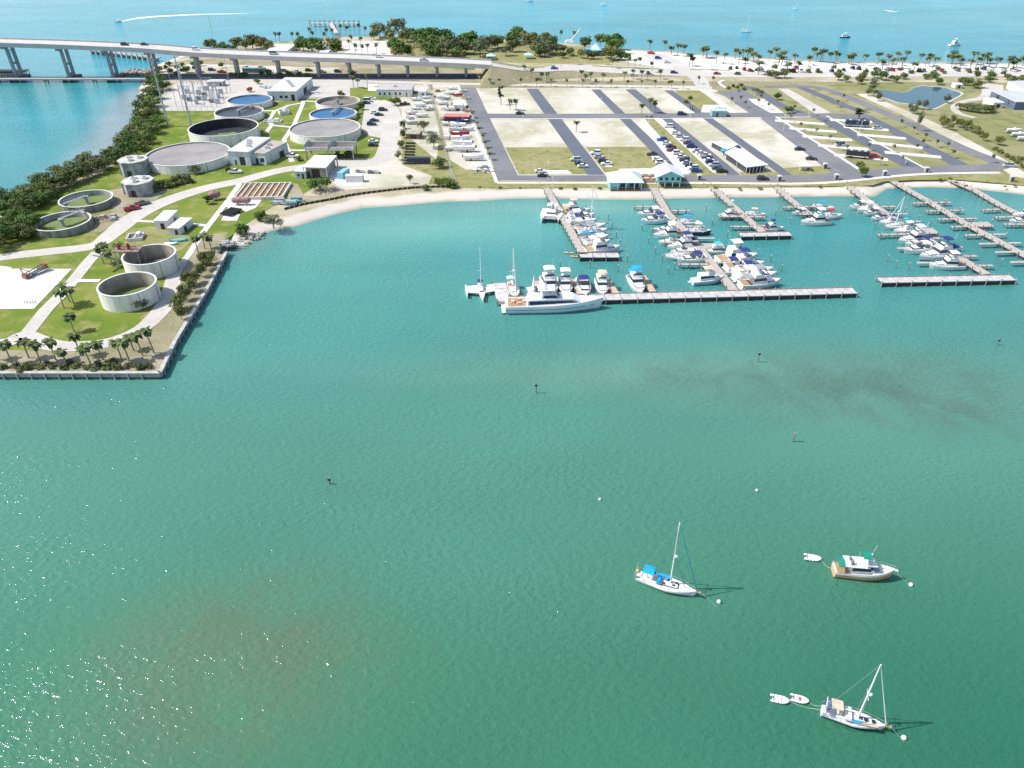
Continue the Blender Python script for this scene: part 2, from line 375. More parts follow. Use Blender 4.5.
sg = 1 if area > 0 else -1
nrm = []
for i in range(n):
    d = pts[(i + 1) % n] - pts[i - 1]; d.normalize(); nrm.append(Vector((-d.y, d.x, 0)) * sg)   # inward
def off(i, k, z):
    q = pts[i] + nrm[i] * k; return (q.x, q.y, z)
rings = []
for lv in range(5):
    r = []
    for i in range(n):
        k = kinds[i]
        wtab = dict(b=((-9, -1.2), (0, 0), (2.6, .45), (5.2, .95), (8.5, G)), m=((-3, -1.2), (0, 0), (.6, .4), (1.5, .9), (3, G)), w=((.9, -1.2), (.95, 0), (1.0, .45), (1.05, .95), (1.1, G)))[k]
        r.append(off(i, *wtab[lv]))
    rings.append(r)
b = MB()
for r in rings: b.v += r
for lv in range(4):
    for i in range(n):
        j = (i + 1) % n; b.f.append((lv * n + i, lv * n + j, (lv + 1) * n + j, (lv + 1) * n + i))
b.f += [tuple(4 * n + i for i in t) for t in tessellate_polygon([[Vector(v) for v in rings[4]]])]
def island_mat():
    m = ground_mat('sandy_ground', (.52, .45, .34), (.33, .31, .17), (.44, .385, .27), .045, .5, bal=.5, sharp=.1, speck=.2)
    t = m.node_tree; L = t.links.new; bs = t.nodes['Principled BSDF']; src = bs.inputs['Base Color'].links[0].from_socket
    ge = nd(t, 'ShaderNodeNewGeometry'); sp = nd(t, 'ShaderNodeSeparateXYZ'); L(ge.outputs['Position'], sp.inputs[0])
    tc = nd(t, 'ShaderNodeTexCoord'); nz = nd(t, 'ShaderNodeTexNoise'); nz.inputs['Scale'].default_value = .15; nz.inputs['Detail'].default_value = 6; L(tc.outputs['Object'], nz.inputs['Vector'])
    ma = nd(t, 'ShaderNodeMath', operation='MULTIPLY_ADD'); ma.inputs[1].default_value = .7; L(nz.outputs['Fac'], ma.inputs[0]); L(sp.outputs['Z'], ma.inputs[2])
    rp = nd(t, 'ShaderNodeValToRGB'); L(ma.outputs[0], rp.inputs[0]); e = rp.color_ramp.elements
    e[0].position = .25; e[0].color = (.30, .36, .27, 1); e[1].position = .95; e[1].color = (.57, .52, .455, 1)
    for pos, c in ((.42, (.36, .33, .25)), (.58, (.45, .41, .345)), (.72, (.53, .485, .42))): x = e.new(pos); x.color = (*c, 1)
    r2 = nd(t, 'ShaderNodeMapRange'); r2.inputs[1].default_value = 1.50; r2.inputs[2].default_value = 1.82; L(ma.outputs[0], r2.inputs[0])
    mx = nd(t, 'ShaderNodeMix', data_type='RGBA'); L(r2.outputs[0], mx.inputs[0]); L(rp.outputs[0], mx.inputs[6]); L(src, mx.inputs[7]); L(mx.outputs[2], bs.inputs['Base Color'])
    return m
g = b.build('ground', island_mat(), fixn=True); tag(g, kind='structure')
# ground kinds
LAWN = ground_mat('mown_lawn', (.115, .185, .022), (.185, .23, .040), (.27, .255, .09), .05, .22, speck=.2)
DRYG = ground_mat('dry_grass', (.25, .25, .095), (.33, .295, .15), (.19, .205, .065), .05, .4, speck=.18)
FIELD = ground_mat('field_grass', (.23, .235, .10), (.33, .30, .17), (.17, .19, .07), .018, .12, speck=.16)
SOIL = ground_mat('bare_pale_soil', (.60, .56, .48), (.43, .41, .29), (.53, .50, .42), .035, .22, sharp=.07, speck=.13)
SANDW = ground_mat('white_sand', (.70, .665, .60), (.60, .56, .49), (.66, .63, .56), .05, .5, speck=.1)
SCRUB = ground_mat('scrubby_soil', (.40, .345, .25), (.25, .235, .13), (.32, .285, .19), .09, .7, speck=.28)
EMB = ground_mat('mown_bank', (.30, .265, .17), (.24, .235, .12), (.36, .31, .22), .05, .5, speck=.2)
ASPH = ground_mat('asphalt', (.115, .135, .17), (.14, .152, .18), (.15, .155, .17), .05, .8, speck=.1)
ASPL = ground_mat('old_asphalt', (.17, .175, .19), (.215, .215, .225), (.19, .192, .205), .05, .8, speck=.1)
PATHM = ground_mat('concrete_path', (.50, .475, .43), (.57, .54, .49), (.46, .43, .385), .08, .6, speck=.1)
ROADW = ground_mat('pale_road', (.50, .475, .44), (.56, .53, .49), (.47, .45, .41), .06, .5, speck=.08)
GRAV = ground_mat('pale_gravel', (.56, .53, .48), (.47, .445, .40), (.52, .49, .44), .08, .8, speck=.16)
# --- treatment plant
sheet('lawn', [(-260, 365), (-260, 315), (-80, 268), (0, 226), (30, 206), (66, 188), (104, 172), (122, 156), (136, 134), (152, 112), (160, 111), (215, 111), (240, 107), (300, 99), (350, 98), (350, 88), (378, 88), (392, 92), (392, 96), (385, 150), (360, 166), (330, 178), (300, 196), (272, 207), (247, 224), (226, 240), (214, 262), (182, 285), (172, 312), (150, 336), (120, 350), (60, 353), (-80, 357)], 1, LAWN)
sheet('lawn', [(391, 176), (402, 170), (402, 140), (412, 140), (436, 158), (440, 184), (400, 184), (392, 182)], 1, LAWN)
sheet('soil', [(186, 262), (205, 236), (228, 232), (216, 262), (195, 285), (184, 300), (176, 300)], 2, SCRUB)
sheet('soil', [(-260, 371), (-260, 352), (0, 350), (60, 351), (115, 347), (152, 331), (170, 303), (176, 290), (196, 262), (214, 255), (223, 254), (206, 287), (175, 340), (160, 371)], 2, SCRUB)
sheet('soil', [(82, 222), (110, 210), (130, 205), (122, 222), (100, 232), (86, 232)], 2, SCRUB)
sheet('soil', [(110, 190), (150, 184), (170, 190), (135, 213), (112, 208)], 2, SCRUB)
sheet('soil', [(126, 232), (150, 226), (185, 232), (192, 240), (180, 252), (150, 244), (125, 246)], 2, DRYG)
sheet('gravel_yard', [(156, 102), (172, 88), (180, 82), (232, 80), (350, 78), (372, 84), (372, 88), (350, 88), (350, 97), (300, 98), (240, 104), (214, 111), (160, 111)], 3, GRAV)
sheet('yard', [(318, 158), (345, 156), (375, 160), (386, 150), (392, 146), (400, 150), (402, 165), (432, 176), (428, 185), (380, 188), (345, 190), (330, 182), (316, 178)], 2, SOIL)
sheet('scrub_strip', [(290, 208), (302, 196), (322, 196), (350, 190), (432, 184), (452, 186), (452, 188), (416, 188), (377, 192.5), (330, 200)], 3, SCRUB)
sheet('soil', [(400, 88), (428, 84), (432, 100), (440, 130), (437, 160), (412, 140), (402, 120)], 3, SOIL)
sheet('grass_verge', [(404, 128), (437, 112), (456, 186), (440, 186), (424, 176), (400, 176)], 2, DRYG)
sheet('parking_lot', [(366, 97), (379, 100), (388, 107), (392, 122), (386, 139), (370, 136), (361, 130), (364, 112)], 3, GRAV)
ribbon('road', [(-150, 295), (-70, 270), (0, 257.5), (49, 251.7), (93, 246), (112, 234), (131, 219), (160, 203.5), (203, 189), (240, 181), (276, 171.5), (310, 166), (345, 163.5), (369, 163), (384, 157), (390, 142), (393, 125), (388, 107), (378, 101)], [6, 6, 6, 6, 8, 8, 7, 7, 7, 8, 9, 10, 10, 8], 4, PATHM)
ribbon('path', [(-80, 349), (0, 344), (22, 336), (36, 340), (56, 346), (88, 346), (115, 341), (143, 328), (163, 308), (171, 292), (174, 276), (183, 262)], [5, 5, 5, 5, 5, 5, 5, 5, 5.5, 5.5, 4, 3], 5, PATHM)
ribbon('path', [(183, 262), (188, 256), (203, 233), (227, 202), (240, 184)], 2.2, 6, CONC, smooth=False)
ribbon('path', [(24, 338), (46, 310), (60, 296), (75, 279), (88, 262.5), (98, 252)], 4, 6, PATHM, smooth=False)
ribbon('path', [(75, 281), (84, 281), (100, 281)], 2, 7, CONC, smooth=False)
ribbon('path', [(133, 221), (155, 222), (160, 223)], 1.8, 6, CONC, smooth=False)
ribbon('path', [(189, 224), (207, 226)], 1.8, 6, CONC, smooth=False)
for pl in ([(303.4, 101), (303, 104), (294.5, 124), (284, 140), (289, 153), (292, 162)], [(303, 103), (289, 105.5), (275, 111), (268, 121.5), (272, 125), (266, 133)], [(272, 125.5), (292, 127.5)], [(285, 150.5), (309, 150.5)], [(262, 111), (275, 111)], [(303, 101), (318, 102)]):
    ribbon('path', pl, 2.2, 6, CONC, smooth=False)
sheet('concrete_pad', [(-90, 310), (-90, 266), (0, 266), (12, 267.5), (11, 269), (72, 269), (34, 309)], 5, CONCW)
sheet('concrete_pad', [(320, 172), (335, 168), (372, 176), (360, 186), (338, 186)], 4, CONCW)
sheet('concrete_pad', [(368, 84.5), (378, 84.5), (378, 91), (368, 91)], 4, CONCW)
sheet('concrete_pad', [(226, 202), (234, 196), (262, 200), (256, 208), (246, 212), (240, 209), (226, 207)], 5, CONCW)
sheet('concrete_pad', [(221, 221), (229, 206), (237, 206), (236, 212), (240, 215), (237, 221)], 6, CONCW)
sheet('soil', [(290, 184), (298, 184), (304, 196), (300, 203), (288, 205), (288, 196)], 5, SCRUB)
# --- boat storage yard
sheet('sand_yard', [(432, 84), (459, 84), (470, 112), (488, 150), (494, 170), (466, 170), (450, 160), (441, 120)], 3, SOIL)
sheet('grass_verge', [(450, 160), (466, 170), (494, 168), (500, 182), (498, 188), (456, 187)], 4, DRYG)
# --- parking fields
sheet('sandy_field', [(470, 88), (700, 88), (775, 117), (862, 172), (840, 181), (500, 181), (474, 112)], 2, SOIL)
sheet('grass_plot', [(505, 147.3), (570, 147.3), (590, 174.5), (519, 174.5)], 3, DRYG)
sheet('grass_plot', [(586, 147), (652, 147), (664, 160), (674, 175), (606, 175)], 3, DRYG)
sheet('grass_plot', [(645, 119), (655, 119), (727, 176), (690, 176)], 3, DRYG)
sheet('grass_plot', [(739, 172), (780, 172), (786, 176), (742, 176)], 3, DRYG)
sheet('grass_plot', [(783, 168), (826, 166), (842, 176), (795, 176)], 3, DRYG)
sheet('grass_plot', [(674, 90.5), (699, 90.5), (737, 114), (703, 114)], 3, DRYG)
sheet('shore_grass', [(456, 187.5), (500, 181), (855, 179), (930, 174), (1010, 175), (1100, 198), (1400, 230), (1300, 240), (1100, 202), (1024, 185.5), (960, 180), (915, 180), (885, 181.5), (872, 185.5), (833, 186.5), (700, 187.5), (620, 187.5), (548, 188), (480, 188.5)], 3, DRYG)
sheet('field', [(706, 89), (800, 85), (900, 82), (1100, 84), (1280, 90), (1400, 200), (1300, 220), (1100, 198), (1012, 176), (980, 170), (930, 174), (862, 176), (775, 117), (745, 104)], 2, FIELD)
sheet('sand_patch', [(748, 99), (764, 99), (784, 113), (772, 114), (754, 104)], 4, SANDW)
sheet('sand_patch', [(703, 105), (720, 105), (730, 113), (701, 112.5)], 5, CONCW)
sheet('gravel_strip', [(778, 88.8), (788, 88.8), (831, 113), (815, 114)], 4, GRAV)
sheet('path', [(698, 89), (704, 89), (738, 113), (730, 113)], 5, CONCW)
sheet('parking_lot', [(717, 91), (724, 91), (745, 90), (756, 98), (776, 115), (752, 115)], 4, ASPL)
ribbon('dirt_track', [(862, 94), (884, 104), (925, 122), (960, 140), (996, 160), (1024, 178)], [7, 7, 9, 8, 7], 3, SOIL)
ribbon('dirt_track', [(990, 84), (992, 92), (984, 98), (966, 101), (955, 106), (958, 113), (975, 118)], [14, 10, 5, 4, 4, 4], 4, GRAV)
# streets (quads), 4-6 layers
ST = [('street', [(460.5, 88), (475.7, 88), (489.7, 118), (517.6, 175), (499, 180), (472.6, 115)], ASPL), ('street', [(526.5, 89), (538, 89), (605, 175), (587.4, 175)], ASPH), ('street', [(591.2, 89.6), (600, 89.6), (689, 175), (674, 175)], ASPH),
      ('street', [(625.5, 89.6), (635.7, 89.6), (741, 175.4), (727, 175.4)], ASPH), ('street', [(664, 90.5), (672.7, 90.5), (794, 176), (782, 176)], ASPH), ('street', [(757, 116), (775, 116), (862, 173), (838, 178)], ASPL),
      ('street', [(811, 116), (826, 116), (925, 169), (911, 171.5)], ASPH), ('street', [(857, 115), (871, 116), (974, 167.5), (958, 169)], ASPH)]
for i, (nm, q, mm) in enumerate(ST): sheet(nm, q, 4, mm)
ribbon('street', [(474, 116), (560, 116.2), (660, 115.8), (760, 115), (870, 116.5)], 9, 5, ASPL, smooth=False)
ribbon('street', [(496, 178), (690, 178.2), (780, 178.8), (840, 176.5), (910, 171), (950, 169), (990, 167.5), (1000, 164.5), (990, 159.5), (960.7, 147.5), (921.7, 129), (888.5, 114.5), (849, 97.6), (822, 88.5), (798, 86.3), (765, 87)], [6, 7, 8, 9, 9, 8, 8, 8, 7, 7, 6.5, 6.5, 6, 6, 6], 6, ASPL)
ribbon('street', [(800, 87), (823, 96.5), (840, 104), (866, 113)], 6, 5, ASPH)
ribbon('street', [(742, 86.5), (754, 89), (768, 98), (784, 107), (806, 115)], 6, 5, ASPH)
ribbon('sidewalk', [(497, 183), (690, 183.2), (790, 184), (840, 182), (905, 175.5), (950, 173.5), (1000, 173)], 2.2, 7, CONCW)
ribbon('sidewalk', [(470, 118), (497, 183)], 1.5, 7, CONCW)
ribbon('sidewalk', [(490, 119), (660, 118.8), (762, 118)], 1.0, 7, CONCW, smooth=False)
ribbon('kerb', [(776, 117), (864, 172.5)], 1.6, 7, CONCW, smooth=False, thick=.02)
ribbon('kerb', [(826.5, 116), (926, 169)], 1.2, 7, CONCW, smooth=False, thick=.02)
ribbon('kerb', [(776, 117.6), (811, 117.3)], 1.2, 8, CONCW, smooth=False)
for q in ([(639, 123), (648, 123), (692, 173), (680, 173)], [(654, 119), (662, 119), (724, 173), (713, 173)], [(648, 153), (655, 153), (676, 172), (664, 172)]): sheet('parking_pad', q, 5, CONCW)
for q in ([(572, 156.5), (579, 156.5), (590, 168), (583, 168)], [(591, 152), (598, 152), (613, 167), (606, 167)], [(535, 170.5), (568, 170.5), (572, 174), (538, 174)], [(619, 169), (680, 168), (690, 174.5), (619, 175)]): sheet('parking_pad', q, 5, CONCW)
for a_, b_ in (((775, 120.6), (825, 124.3)), ((789.5, 128.4), (836.5, 132)), ((802.5, 136.3), (852, 140.3)), ((818, 145.4), (869, 149.6)), ((834, 155), (888, 160)), ((830, 120), (872, 122)), ((843.5, 127), (888.5, 130.2)), ((857, 134.7), (906, 138.7)), ((869, 142.5), (922.6, 148)), ((884.5, 152.3), (941, 157.3))):
    ribbon('camping_pad', [a_, b_], 4.2, 5, CONCW, smooth=False)
# painted bay lines in the big right-hand parking street and arrows
b = MB()
for k in range(26):
    t = k / 25; c = P(757 + 81 * t + 1.5, 116.5 + 59 * t, G); c2 = P(757 + 81 * t + 8, 116.5 + 59 * t, G)
    b.add([(c.x, c.y - .07, G + .115), (c2.x, c.y - .07, G + .115), (c2.x, c.y + .07, G + .115), (c.x, c.y + .07, G + .115)], [(0, 1, 2, 3)])
tag(b.build('road_marking', W2, fixn=False), kind='structure')
# --- roads along the gulf
sheet('beach', [(590, 46.5), (625, 50.5), (670, 53), (720, 57.5), (770, 59.5), (840, 63.5), (930, 64), (1024, 65), (1100, 67.5), (1250, 76), (1250, 80), (1024, 76), (840, 73), (700, 72), (650, 66), (628, 62), (612, 54)], 1, mat('gulf_beach_sand', (.76, .73, .67), .9, .05, .3, det=8))
sheet('park_grass', [(400, 38), (440, 39), (515, 42), (554, 45), (600, 49), (620, 62), (600, 64), (470, 62), (400, 60), (395, 48)], 1, DRYG)
sheet('grass_verge', [(345, 62), (410, 62), (470, 64), (476, 70), (420, 70), (345, 67)], 1, LAWN)
sheet('sand_yard', [(150, 74), (176, 62), (200, 58), (345, 60), (420, 66), (470, 70), (476, 74), (345, 77), (160, 79)], 1, SCRUB)
sheet('sand_patch', [(160, 70), (185, 64), (240, 65), (300, 67), (340, 68), (335, 73), (240, 72), (165, 74)], 2, SOIL)
ribbon('street', [(158, 77), (300, 76.8), (476, 76.5)], 18, 3, ASPH, smooth=False)  # dark asphalt strip added under the bridge to turn its shadow navy
sheet('parking_lot', [(340, 41), (386, 41), (392, 56), (345, 55), (344, 48)], 2, SANDW)
sheet('verge', [(430, 80), (880, 82), (1200, 84), (1200, 92), (880, 88), (430, 90)], 1, EMB)
ribbon('street', [(230, 80), (350, 81), (432, 83.5), (580, 85.8), (690, 87), (712, 88)], 6, 4, ROADW, smooth=False)
ribbon('street', [(172, 78), (300, 79), (420, 80)], 5, 3, ASPL, smooth=False)
ribbon('street', [(555, 65.5), (640, 67.5), (690, 71), (720, 74)], 7, 3, ROADW)
ribbon('street', [(690, 72), (700, 80), (704, 89), (716, 92)], [12, 10, 8, 7], 3, ROADW, smooth=False)
ribbon('street', [(650, 54), (668, 61), (684, 68), (696, 74)], [16, 16, 14, 16], 2, ROADW)
ribbon('grass_median', [(592, 66.3), (640, 68.2), (662, 69.8)], 5, 5, DRYG)
ribbon('grass_median', [(690, 69.6), (712, 69.9), (730, 70.4)], 3, 5, DRYG)
ribbon('footpath', [(724, 80), (719, 83), (726, 88)], 2, 3, CONCW)
# --- pond
pond = [(921.7, 86), (933, 87), (945, 88), (954, 91), (961, 94), (953, 99), (945, 103.4), (938, 107), (931.4, 109), (923, 107), (916, 105), (906, 103.5), (898, 102.5), (888, 99), (879, 96.6), (877, 93), (877, 90), (885, 90.5), (894, 92), (902, 92.5), (908, 91.7), (911, 90), (914, 88)]
pc = smooth_line([P(x, y) for x, y in pond] + [P(*pond[0])], 3)[:-1]
cen = sum(pc, Vector()) / len(pc)
sheet('pond_bank', None, 5, SOIL, pts=[cen + (p - cen) * 1.055 for p in pc])
pm = bpy.data.materials.new('pond_water'); pm.use_nodes = True; t = pm.node_tree; bb = t.nodes['Principled BSDF']
bb.inputs['Base Color'].default_value = (.05, .105, .125, 1); bb.inputs['Roughness'].default_value = .08; bb.inputs['IOR'].default_value = 1.33
n_ = nd(t, 'ShaderNodeTexNoise'); n_.inputs['Scale'].default_value = .6; bp = nd(t, 'ShaderNodeBump'); bp.inputs['Distance'].default_value = .15
t.links.new(n_.outputs['Fac'], bp.inputs['Height']); t.links.new(bp.outputs[0], bb.inputs['Normal'])
sheet('pond_water', None, 7, pm, pts=pc)
# ================================================================ SEAWALL (one wall, many bays)
sw = thing('seawall', 'long concrete seawall with a pale cap around the plant point', 'seawall')
wp = [P(-250, 376, .7), P(161, 376, .7), P(176, 344, .7), P(208, 291, .7), P(227, 254.5, .7)]
def wall_line(mb, pts, width, z0, z1, side=0):
    for a, c in zip(pts[:-1], pts[1:]):
        d = (c - a).normalized(); nn = Vector((-d.y, d.x, 0)); 
        q = [a + nn * (side + width / 2), c + nn * (side + width / 2), c + nn * (side - width / 2), a + nn * (side - width / 2)]
        mb.add([(v.x, v.y, z) for z in (z0, z1) for v in q], [(0, 1, 2, 3), (7, 6, 5, 4), (0, 4, 5, 1), (1, 5, 6, 2), (2, 6, 7, 3), (3, 7, 4, 0)])
b = MB(); wall_line(b, wp, .5, -2, 1.55); b.build('wall', GREYC, sw)
b = MB(); wall_line(b, wp, .54, -2, .5); b.build('tide_band', mat('tide_stain', (.09, .085, .065), .8, .35, .8, det=8), sw)
b = MB(); wall_line(b, wp, 1.0, 1.553, 1.85); b.build('cap', mat('wall_cap', (.44, .43, .40), .85, .15, .5, det=8), sw)
locs = []
for a, c in zip(wp[:-1], wp[1:]):
    L_ = (c - a).length; d = (c - a).normalized(); nn = Vector((d.y, -d.x, 0))
    for k in range(int(L_ / 3.4)):
        q = a + d * (k * 3.4 + 1.6) + nn * .45; locs.append((q.x, q.y, 0))
b = MB(); b.tube((0, 0, -1.5), (0, 0, 1.5), .22); posts(sw, 'buttress', [q for q in locs if q[0] > -190][:99], b, GREYC)
# timber bulkhead above the small beach
tb = thing('bulkhead', 'dark timber bulkhead with pale posts behind the small beach', 'bulkhead')
bp_ = [P(285, 210.5, 1.2), P(305, 205.5, 1.2), P(330, 201, 1.2), P(352, 196.5, 1.2), P(377.6, 193, 1.2), P(416, 189, 1.2), P(453, 188, 1.2)]
b = MB(); wall_line(b, smooth_line(bp_, 3), .25, -.2, 2.3); b.build('board', mat('dark_timber', (.06, .05, .045), .9, .3, 1), tb)
locs = []
for a, c in zip(bp_[:-1], bp_[1:]):
    L_ = (c - a).length; d = (c - a).normalized()
    for k in range(int(L_ / 2.0)):
        q = a + d * (k * 2.0); locs.append((q.x, q.y - .3, 0))
b = MB(); b.tube((0, 0, -.3), (0, 0, 2.45), .17); posts(tb, 'post', locs, b, mat('pale_timber', (.33, .29, .24), .9, .2, 1))
# ================================================================ BRIDGE
Y0 = P(230, 76.5, G).y
bx = [(-160, 44.5), (-60, 45.8), (0, 47.2), (55, 48.9), (101, 50.8), (144, 52.8), (190, 56.6), (230, 58.6), (273, 60.4), (314, 61.8), (346, 62.7), (376, 64.2), (405.5, 65.4), (435.5, 66.6), (465, 67.8), (491, 69.2)]
prof = []
for px, py in bx:
    q = PY(px, py, Y0 - 8.5); prof.append((q.x, q.z))
br = thing('bridge', 'long pale concrete road bridge over the channel on slender piers', 'bridge')
SEC = [(-8.5, 0), (-8.5, 2.5), (-8.1, 2.5), (-8.1, 1.65), (8.1, 1.65), (8.1, 2.5), (8.5, 2.5), (8.5, 0), (6, -.2), (-6, -.2)]
BRC = mat('bridge_concrete', (.50, .485, .455), .85, .08, .25, det=8)
DECKM = ground_mat('bridge_deck', (.56, .54, .50), (.50, .48, .45), (.60, .575, .54), .03, .3, speck=.05)
def loft(mb, secs):
    n_ = len(secs[0]); vs = [v for s_ in secs for v in s_]; fs = []
    for i in range(len(secs) - 1):
        for j in range(n_): fs.append((i * n_ + j, i * n_ + (j + 1) % n_, (i + 1) * n_ + (j + 1) % n_, (i + 1) * n_ + j))
    fs += [tuple(range(n_ - 1, -1, -1)), tuple(range((len(secs) - 1) * n_, len(secs) * n_))]
    return mb.add(vs, fs)
pp = smooth_line([Vector((x, 0, z)) for x, z in prof], 4)
b = MB(); loft(b, [[(p.x, Y0 + y, p.z + z - (.05 if z == 1.65 else 0)) for y, z in SEC] for p in pp]); b.build('girder', BRC, br)
b = MB(); n_ = len(pp)
b.add([(p.x, Y0 + s_ * 8.1, p.z + 1.66) for s_ in (-1, 1) for p in pp], [(i, i + 1, n_ + i + 1, n_ + i) for i in range(n_ - 1)]); b.build('deck', DECKM, br)
b = MB()
for p, q in zip(pp[:-1], pp[1:]):
    for yy in (-3.9, -.15, .15, 3.9):
        if abs(yy) > 1 :
            for k in (0, .5):
                a = p.lerp(q, k); c = p.lerp(q, k + .2); b.add([(a.x, Y0 + yy - .08, a.z + 1.665), (c.x, Y0 + yy - .08, c.z + 1.665), (c.x, Y0 + yy + .08, c.z + 1.665), (a.x, Y0 + yy + .08, a.z + 1.665)], [(0, 1, 2, 3)])
        else: b.add([(p.x, Y0 + yy - .07, p.z + 1.665), (q.x, Y0 + yy - .07, q.z + 1.665), (q.x, Y0 + yy + .07, q.z + 1.665), (p.x, Y0 + yy + .07, p.z + 1.665)], [(0, 1, 2, 3)])
b.build('marking', mat('yellowish_paint', (.62, .55, .35), .7, .05, 1), br, fixn=False)
def zdeck(x):
    return float(np.interp(x, [p.x for p in pp], [p.z for p in pp]))
for i, (px, py) in enumerate(bx):
    if i == 0 or i == len(bx) - 1: continue
    x, z = prof[i]; over = px < 150
    b = MB(); hw = 3.0 if over else 1.9
    b.box(x - .8, x + .8, Y0 - 7.5, Y0 + 7.5, z - 1.4, z - .2)
    for s_ in (-1, 1): b.box(x - .75, x + .75, Y0 + s_ * hw - .8, Y0 + s_ * hw + .8, -3 if over else 1.4, z - 1.35)
    if over:
        b.box(x - .6, x + .6, Y0 - hw, Y0 + hw, z * .45, z * .45 + 1.0)
        b.box(x - .6, x + .6, Y0 - hw, Y0 + hw, 2.2, z * .2)
    pr = b.build('pier_column', mat('pier_concrete', (.34, .35, .36), .85, .12, .3), br)
    if over:
        f = MB(); f.box(x - 2.6, x + 2.6, Y0 - 7.5, Y0 + 7.5, -1, 1.6); f.build('footing', mat('wet_concrete', (.14, .14, .145), .8, .2, .5), pr)
# abutment and embankment carrying the highway down to the ground
RD = [(491, 71.2), (530, 72.2), (570, 73.5), (610, 75.5), (650, 77.3), (690, 79), (740, 79.8), (800, 80), (900, 79.5), (1024, 79), (1100, 79.5), (1250, 84)]
lx, lz = prof[-1]
hp = [Vector((lx, Y0, lz + 1.66))]
ez = {530: 5.2, 570: 4.2, 610: 3.0, 650: 2.2}
for px, py in RD[1:]:
    z = ez.get(px, G + .06); q = P(px, py - 5.5, z) if px > 560 else P(px, py - 5, z)
    if px <= 560: q = Vector((q.x, Y0 + (q.y - Y0) * .4, z))
    hp.append(q)
hs = smooth_line(hp, 5)
ribbon('highway', None, 17, 1, ROADW, pts=hs, smooth=False)
b = MB(); secs = []
for i, p in enumerate(hs):
    h = max(0, p.z - G - .06); w_ = 9.5 + h * 3.2
    secs.append([(p.x, p.y - w_, G - .02), (p.x, p.y - 8.6, p.z - .02), (p.x, p.y + 8.6, p.z - .02), (p.x, p.y + w_, G - .02)])
    if h <= 0.02: break
secs.insert(0, [(secs[0][0][0] - 7, y, G - .02) if k in (0, 3) else (secs[0][k][0] - 6, secs[0][k][1], G + .3) for k, y in enumerate((secs[0][0][1], 0, 0, secs[0][3][1]))])
vs = [v for s_ in secs for v in s_]; b.add(vs, [(i * 4 + j, i * 4 + j + 1, i * 4 + j + 5, i * 4 + j + 4) for i in range(len(secs) - 1) for j in range(3)])
tag(b.build('embankment', EMB), kind='structure')
for s_ in (-2.8, 2.8):
    ribbon('lane_marking', None, .25, 2, W2, pts=[p + Vector((0, s_, 0)) for p in hs], smooth=False)
ribbon('road_median', None, .5, 2, mat('yellowish_paint', (0, 0, 0)), pts=[p + Vector((0, .1, 0)) for p in hs], smooth=False)
# low pipe trestle beside the bridge
lt = thing('low_trestle', 'low concrete trestle deck running along the near side of the bridge', 'trestle')
xa, xb = P(-160, 79, 1.8).x, P(149, 79, 1.8).x; yl = P(80, 78.7, 2).y
b = MB(); b.box(xa, xb, yl - 2.2, yl + 2.2, 1.5, 2.3); b.build('deck', mat('trestle_concrete', (.42, .40, .38), .85, .12, .3), lt)
k = xa + 8
while k < xb - 4:
    b = MB()
    for s_ in (-1.7, 1.7): b.tube((k, yl + s_, -2), (k, yl + s_, 1.5), .35)
    b.box(k - .5, k + .5, yl - 2.4, yl + 2.4, .9, 1.498); b.build('pile_bent', PILE, lt); k += 15
# fenders and jetties by the channel
def timber_block(px0, px1, py, label, h=2.6):
    t_ = thing('fender_dock', label, 'fender'); a, c = P(px0, py, 0), P(px1, py, 0)
    b = MB(); b.box(a.x, c.x, a.y - 3, a.y + 6, h - .5, h); b.build('deck', mat('burnt_timber', (.09, .05, .045), .9, .3, .8), t_)
    b = MB(); b.tube((0, 0, -2), (0, 0, h + .6), .2); x = a.x + .3; locs = []
    while x < c.x: locs += [(x, yy, 0) for yy in (a.y - 3, a.y + 1.5, a.y + 6)]; x += 1.8
    posts(t_, 'pile', locs[:99], b, PILE)
timber_block(-12, 25, 76.5, 'dark timber fender dock around the leftmost bridge piers', 3.0)
rj = thing('jetty', 'ruined timber and rubble jetty on the near side of the shore pier', 'jetty')
a, c = P(121, 76, 0), P(147, 76, 0); b = MB(); b.box(a.x, c.x, a.y, a.y + 12, .3, 1.7); b.build('base', GREYC, rj)
b = MB()
for k in range(60): 
    x = random.uniform(a.x, c.x); y = random.uniform(a.y - 1, a.y + 12); s_ = random.uniform(.5, 1.3); b.ball((x, y, 1.7), s_, 6, 4, .6)
b.build('rubble', mat('rust_rubble', (.30, .22, .17), .9, .4, .5), rj)
for px0, py0, px1, py1, lab in ((92, 53.5, 160, 61.5, 'old grey fishing pier remains seen beyond the bridge'),):
    t_ = thing('fishing_pier', lab, 'pier'); a, c = P(px0, py0, 0), P(px1, py1, 0); d = (c - a).normalized(); L_ = (c - a).length
    M_ = Matrix.Translation(a) @ Matrix.Rotation(math.atan2(d.y, d.x), 4, 'Z')
    b = MB(); b.box(0, L_, -2, 2, 2.0, 2.5, M=M_); b.build('deck', GREYC, t_)
    k = 2
    while k < L_:
        b = MB(); b.box(k - .5, k + .5, -2.4, 2.4, -1, 2, M=M_); b.box(k - .4, k + .4, -2.3, -1.6, 2, 4.2, M=M_); b.build('pier_bent', BRC, t_); k += 5.2
t_ = thing('fishing_pier', 'T-shaped public fishing pier far off on the gulf beach', 'pier')
a, c = P(336.5, 36, 0), P(331, 26.8, 0); d = (c - a).normalized(); L_ = (c - a).length
M_ = Matrix.Translation(a) @ Matrix.Rotation(math.atan2(d.y, d.x), 4, 'Z')
b = MB(); b.box(-4, L_, -1.6, 1.6, 2.6, 3.0, M=M_); b.build('walkway', mat('pale_planks', (.5, .46, .42), .8, .1, .6), t_)
